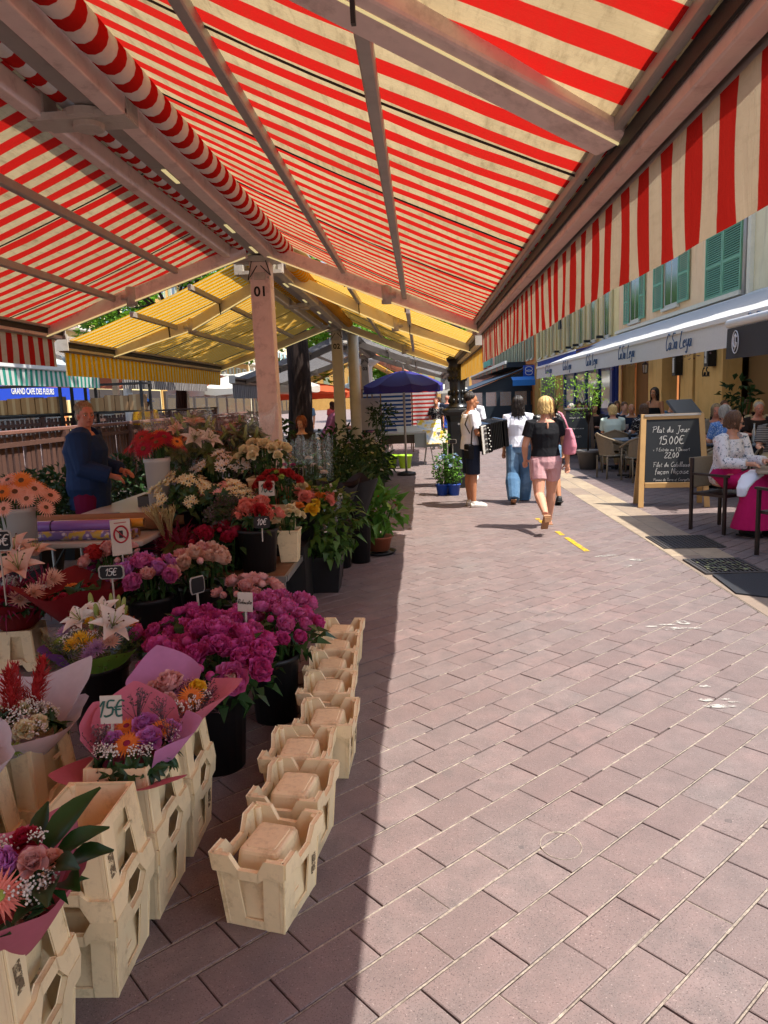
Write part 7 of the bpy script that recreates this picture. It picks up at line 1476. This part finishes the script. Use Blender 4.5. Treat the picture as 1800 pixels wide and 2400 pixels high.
def ware(x, y, z, what, label, k=0):
    if what == 'glass': o = thing('wine_glass', label, 'glass', (x, y, z)); MB().lathe([(.035, 0), (.006, .01), (.006, .08), (.035, .11), (.04, .15), (.032, .2)], 14, caps=False).build('bowl', film('drinking_glass', .3), o, True); MB().lathe([(.034, .105), (.037, .15), (.001, .15)], 12).build('wine', pm('rose_wine', 'a84a3a', .1), o, True)
    elif what == 'bottle': o = thing('water_bottle', label, 'bottle', (x, y, z)); MB().lathe([(.035, 0), (.037, .18), (.015, .24), (.014, .3)], 14).build('glass', film('bottle_glass', .35), o, True); MB().lathe([(.016, .3), (.016, .315)], 10).build('cap', MGREYMET, o)
    elif what == 'mill': o = thing('pepper_mill', label, 'pepper mill', (x, y, z)); MB().lathe([(.03, 0), (.022, .05), (.03, .1)], 12).build('base', MDARK, o, True); MB().lathe([(.02, .1), (.028, .13), (.01, .16)], 12).build('knob', MALU, o, True)
    elif what == 'plate': o = thing('plate', label, 'plate', (x, y, z)); MB().lathe([(.07, 0), (.12, .015), (.118, .018), (.07, .006), (.001, .006)], 20).build('dish', pm('white_china', 'cfcac0', .25), o, True); MB().ell((0, 0, .02), (.06, .05, .02), 10, 5).build('food', (pm('orange_food', 'c88a2c', .6), pm('green_food', '6a7a3a', .6))[k % 2], o, True)
    elif what == 'cup': o = thing('steel_mug', label, 'mug', (x, y, z)); MB().lathe([(.035, 0), (.04, .1), (.037, .1), (.033, .01), (.001, .01)], 16).build('body', MALU, o, True); MB().tube([(.038, 0, .08), (.07, 0, .07), (.07, 0, .03), (.037, 0, .02)], .005, 6).build('handle', MALU, o, True)
    return o
S = lambda label, x, y, a, **k: person(label, (x, y, 0), R(a), k.pop('H', 1.64), pose='sit', shoes=('shoe', MBSHOE), **k)
D = [('woman in pale mint top dining with her back to us', 4.0, 15.6, -10, 'fair', ('bob', 'blonde'), CMINT, 1, True), ('bald man in dark shirt leaning over his plate', 4.75, 16.9, 160, 'tan', ('bald', 'grey'), CNV, 1, False), ('woman in patterned top right of the bald diner', 4.6, 15.3, 15, 'fair', ('bob', 'brown'), CPRN, 1, True), ('diner with dark hair left of the waitress', 4.3, 18.6, 170, 'tan', ('short', 'black'), CDKB, 2, False), ('diner in grey behind the potted tree', 3.95, 19.2, 100, 'fair', ('short', 'grey'), CGRY, 2, False), ('diner in black behind the mint top', 4.35, 20.2, 200, 'tan', ('long', 'black'), CBK, 2, True), ('woman in pale blue at the back of the terrace', 5.35, 20.5, 170, 'tan', ('long', 'brown'), CSKYS, 2, True), ('diner half hidden by the large chalkboard', 5.15, 14.3, 150, 'tan', ('short', 'black'), CDKB, 2, False),
     ('grey blonde woman in taupe eating behind the blue dotted blouse', 5.15, 13.2, 165, 'ruddy', ('bob', 'ash'), CGRY, 1, True), ('man far behind the grey blonde woman', 6.15, 15.4, 175, 'ruddy', ('short', 'brown'), CDKB, 2, False), ('white haired woman in blue dotted blouse seen from behind', 4.85, 11.9, 8, 'fair', ('bob', 'grey'), CDOT, 1, True), ('grey haired man in dark jacket facing us on the right', 5.95, 13.4, 170, 'ruddy', ('short', 'grey'), CDKB, 1, False), ('young woman with long black hair at the right edge', 5.05, 10.7, 140, 'fair', ('long', 'black'), CSTR, 1, True), ('diner deep in the terrace at the right', 6.8, 15.9, 190, 'tan', ('short', 'brown'), CDKB, 2, True), ('diner seated by the blue shop front', 4.2, 24.2, 150, 'fair', ('short', 'grey'), CGRY, 2, False), ('diner in pale shirt between the waitress and the pier', 4.95, 18.4, 185, 'fair', ('short', 'brown'), CW_, 2, False), ('diner in striped jersey behind the waitress', 5.75, 18.8, 160, 'tan', ('long', 'brown'), CSTR, 2, True), ('diner in rose at the back right of the waitress', 6.1, 17.6, 190, 'fair', ('bob', 'blonde'), CROSE, 2, True), ('diner in blue shirt at the back by the lantern pier', 6.35, 19.3, 200, 'fair', ('short', 'grey'), CSKYS, 2, False), ('diner in beige behind the grey haired man', 6.5, 14.6, 160, 'fair', ('bob', 'blonde'), CBEI, 2, True), ('diner in navy between the board and the mint top', 4.55, 17.6, 30, 'tan', ('short', 'black'), CNV, 2, False), ('second diner seated by the blue shop front', 4.9, 23.6, 200, 'tan', ('long', 'black'), CBK, 2, True)]
eat = {'R': (V3(.1, .35, -1), V3(-.3, 1, .1)), 'L': (V3(-.1, .35, -1), V3(.3, 1, .05))}
for l, x, y, a, skn, hr, tc, lod, fe in D:
    S(l, x, y, a, skin=skn, hair=hr, top=(tc, .4 if lod < 2 else .5, -.06, .018), bottom=('trousers', CNV if not fe else CBEI, .95), lod=lod, female=fe, lean=.18, arms=eat, fat=1.15 if lod == 1 else 1.05, group=None)
    chair('wicker chair of the '+l, x-.02*math.sin(R(a)), y-.02, R(a))
# standing waitress
o, k = person('standing young woman with long dark hair and bare shoulders', (5.35, 17.2, 0), R(120), 1.70, 'tan', ('long', 'black'), top=(CBK, 0, -.05, .012, .21), bottom=('trousers', CBK, .97), shoes=('shoe', MBSHOE), lod=1, head=(R(15), 0)); MB().tube([k['neck']+V3(.05*math.cos(i*.63), .045*math.sin(i*.63)+.01, .01) for i in range(11)], .006, 5).build('choker', MDARK, o)
person('dark figure standing at the blue shop door', (6.0, 25.6, 0), R(60), 1.72, 'dark', ('short', 'black'), top=(CBK, .5, -.05, .02), bottom=('trousers', CBK, .97), shoes=('shoe', MBSHOE), lod=2, female=False)
# empty chairs and tables
chair('empty wicker chair turned to the blue table in front', 4.0, 13.75, R(10)); chair('empty wicker chair nearest the chalkboard', 4.3, 13.2, R(60)); chair('empty wicker chair left of the blue table', 3.72, 14.4, R(-80))
for i, (x, y, l) in enumerate(((4.1, 14.5, 'small blue table with a pepper mill beside the empty chairs'), (4.35, 16.3, 'table between the mint top and the bald man'), (4.9, 12.6, 'table between the blue dotted blouse and the grey blonde woman'), (4.1, 19.9, 'table behind the potted tree'), (5.5, 12.2, 'table of the grey haired man'), (5.7, 19.6, 'table at the back of the terrace'), (4.5, 23.9, 'table by the blue shop front'))): bistro(l, x, y, R(rnd.uniform(-8, 8)))
ware(4.0, 14.35, .747, 'mill', 'pepper mill on the small blue table'); ware(4.45, 16.2, .747, 'glass', 'glass of rose wine near the bald man'); ware(4.25, 16.35, .747, 'plate', 'plate in front of the bald man'); ware(4.85, 12.75, .747, 'plate', 'white plate held before the grey blonde woman', 1); ware(5.45, 12.35, .747, 'bottle', 'clear water bottle on the table of the grey haired man'); ware(5.0, 12.45, .747, 'glass', 'wine glass beside the blue dotted blouse')
# the woman in floral blouse and fuchsia skirt
o, k = S('woman in floral blouse and fuchsia skirt at the nearest table', 3.52, 8.72, -150, skin='fair', hair=('bob', 'brown'), top=(CFLO, .97, -.04, .026), bottom=('skirt', CFUC, .1), lod=0, lean=.16, arms={'R': (V3(.1, .35, -1), V3(-.3, 1, .0)), 'L': (V3(-.1, .4, -1), V3(.25, 1, .05))}, fat=1.08, H=1.66, head=(R(38), R(-14)))
h2 = k['h2']; m = MB()
for sg in (-1, 1): m.ell(h2(sg*.018, .053, .004), (.022, .006, .018), 10, 6); m.tube([h2(sg*.034, .047, .008), h2(sg*.044, -.0, .006)], .004, 5)
m.build('sunglasses', MDARK, o, True)
MB().tube([k['at'](.29)+V3(.07, .02, 0), k['at'](.2)+V3(.02, .13, 0), k['at'](.08)+V3(-.1, .13, 0)], .016, 6, flat=.4).build('green_strap', cloth('green_webbing', '3f7a3a'), o, True)
o = thing('terrace_chair', 'dark metal armchair under the woman in the fuchsia skirt', 'chair', (3.52, 8.72, 0), R(-150)); MB().bx(-.24, .24, -.24, .22, .42, .45).build('seat', MCHBLK, o); bevel(MB().box((0, -.27, .68), (.46, .025, .36), 0, 0, None, Matrix.Rotation(R(10), 3, 'X')).build('backrest', MWICK, o), .01)
for sx in (-1, 1):
    for y, z in ((.22, .66), (-.24, .86)): MB().bx(sx*.25-.016, sx*.25+.016, y-.016, y+.016, 0, z).build('leg', MCHBLK, o)
    MB().bx(sx*.25-.022, sx*.25+.022, -.24, .26, .66, .685).build('armrest', MCHBLK, o)
o = thing('cafe_table', 'beige topped table in front of the floral blouse', 'table', (4.12, 8.3, 0), R(-20)); bevel(MB().bx(-.4, .4, -.36, .36, .72, .745).build('table_top', pm('beige_laminate', '8d7a66', .4, .1, 5), o), .006); MB().lathe([(.035, .03), (.035, .72)], 12).build('column', MDARK, o, True)
for a in range(4): MB().bar((0, 0, .03), (.33*math.cos(a*1.571+.785), .33*math.sin(a*1.571+.785), .015), .05, .03).build('foot', MDARK, o)
ware(3.95, 8.2, .747, 'plate', 'plate with orange slice before the floral blouse'); ware(4.05, 8.05, .747, 'cup', 'steel mug on the beige table'); ware(4.2, 8.15, .747, 'cup', 'second steel mug right of the first')
o = thing('jacket', 'white jacket draped over the lap of the woman in fuchsia', 'jacket', (3.68, 8.36, .66), R(-130)); m = MB(); loft(m, [(V3(-.12, 0, 0), .03, .06, V3(0, 1, 0), V3(0, 0, 1)), (V3(0, .02, .03), .12, .06, V3(0, 1, 0), V3(0, 0, 1)), (V3(.12, 0, .0), .1, .05, V3(0, 1, 0), V3(0, 0, 1)), (V3(.2, -.03, -.1), .07, .04, V3(0, 1, 0), V3(1, 0, 0)), (V3(.2, -.04, -.2), .05, .03, V3(0, 1, 0), V3(1, 0, 0))], 12); remesh(m.build('cloth', CW_, o, True), .014, 4)
o = thing('terrace_chair', 'dark metal chair with pale legs cut by the right edge', 'chair', (3.62, 7.22, 0), R(20)); MB().bx(-.24, .24, -.24, .22, .42, .45).build('seat', MCHBLK, o); bevel(MB().box((0, -.27, .68), (.46, .025, .36), 0, 0, None, Matrix.Rotation(R(10), 3, 'X')).build('backrest', MCHBLK, o), .01)
for sx in (-1, 1):
    for y, z in ((.22, .66), (-.24, .86)): MB().bx(sx*.25-.016, sx*.25+.016, y-.016, y+.016, 0, z).build('leg', MCHBLK, o)
    MB().bx(sx*.25-.022, sx*.25+.022, -.24, .26, .66, .685).build('armrest', MCHBLK, o)
# potted citrus trees
LCIT = leafmat('citrus_green', '5f8a2a', '93b540', .45, .4)
def citrus(label, x, y, h, seed, n=420):
    o = thing('citrus_tree', label, 'tree', (x, y, 0), 0, 'potted citrus trees'); MB().lathe([(.17, 0), (.24, .36), (.26, .36), (.26, .42), (.235, .42), (.01, .4)], 18).build('pot', pm('grey_plant_pot', '6a645e', .7), o, True); q = random.Random(seed); m = MB().tube([(0, 0, .38), (.02, .02, h*.55), (0, 0, h*.7)], [.022, .016, .01], 7); cl = []
    for i in range(13):
        a = i*2.4; e = V3(.34*math.cos(a)*q.uniform(.4, 1), .34*math.sin(a)*q.uniform(.4, 1), h*(.62+.38*q.random())); m.tube([(.01, .01, h*.5), V3(0, 0, h*.6).lerp(e, .5), e], [.01, .007, .004], 5); cl.append(e)
    m.build('trunk', MBARK, o, True); lm = MB()
    for e in cl:
        for _ in range(n//13):
            d = V3(q.gauss(0, .1), q.gauss(0, .1), q.gauss(0, .1)); p = e+d; a = V3(q.gauss(0, 1), q.gauss(0, 1), q.gauss(.5, .6)).normalized(); b_ = a.cross(V3(0, 0, 1)).normalized(); s_ = q.uniform(.06, .1); lm.add([p, p+a*s_*.5+b_*s_*.25, p+a*s_, p+a*s_*.5-b_*s_*.25], [(0, 1, 2, 3)])
    lm.build('crown', LCIT, o)
citrus('potted citrus tree with fresh yellow green leaves beside the menu board', 3.62, 16.2, 1.95, 3); citrus('second potted citrus tree nearer the blue shop', 3.85, 21.5, 2.1, 5, 360)
plant('dark house plant in the restaurant corner', 6.6, 15.6, 0, .2, .4, (.4, .4, .4), 1.45, 90, .16, LDK, MDARK, 140, group='restaurant plants')
# peacock chair at the right
o = thing('peacock_chair', 'round rattan peacock chair at the right edge', 'chair', (6.75, 14.3, 0), R(60)); MRAT = pm('honey_rattan', '9a6a34', .6, .2, 20, .3); MB().lathe([(.26, 0), (.18, .22), (.28, .44), (.28, .48)], 16).build('seat', MRAT, o, True); m = MB()
for r_ in (.3, .4, .5): m.tube([(r_*math.cos(a), -.25, .95+r_*1.1*math.sin(a)) for a in [-.6+i*.2 for i in range(22)]], .014, 6)
for i in range(15): a = -.5+i*.29; m.tube([(0, -.22, .6), (.5*math.cos(a), -.25, .95+.55*math.sin(a))], .008, 4)
m.build('backrest', MRAT, o, True)
# pigeon on the teal canopy
o = thing('pigeon', 'grey pigeon perched on the teal canopy rail', 'bird', (-6.7, 13.9, 2.56), R(100)); m = MB(); loft(m, [(V3(0, -.14, .05), .015, .01, V3(1, 0, 0), V3(0, 0, 1)), (V3(0, -.04, .07), .05, .045, V3(1, 0, 0), V3(0, 0, 1)), (V3(0, .04, .09), .05, .055, V3(1, 0, 0), V3(0, 0, 1)), (V3(0, .08, .13), .03, .03, V3(1, 0, 0), V3(0, 0, 1)), (V3(0, .09, .165), .024, .024, V3(1, 0, 0), V3(0, 0, 1)), (V3(0, .13, .165), .004, .004, V3(1, 0, 0), V3(0, 0, 1))], 10)
for sx in (-1, 1): m.tube([(sx*.02, .01, .05), (sx*.02, .02, 0)], .005, 5)
m.build('body', pm('pigeon_grey', '6f7478', .7), o, True)
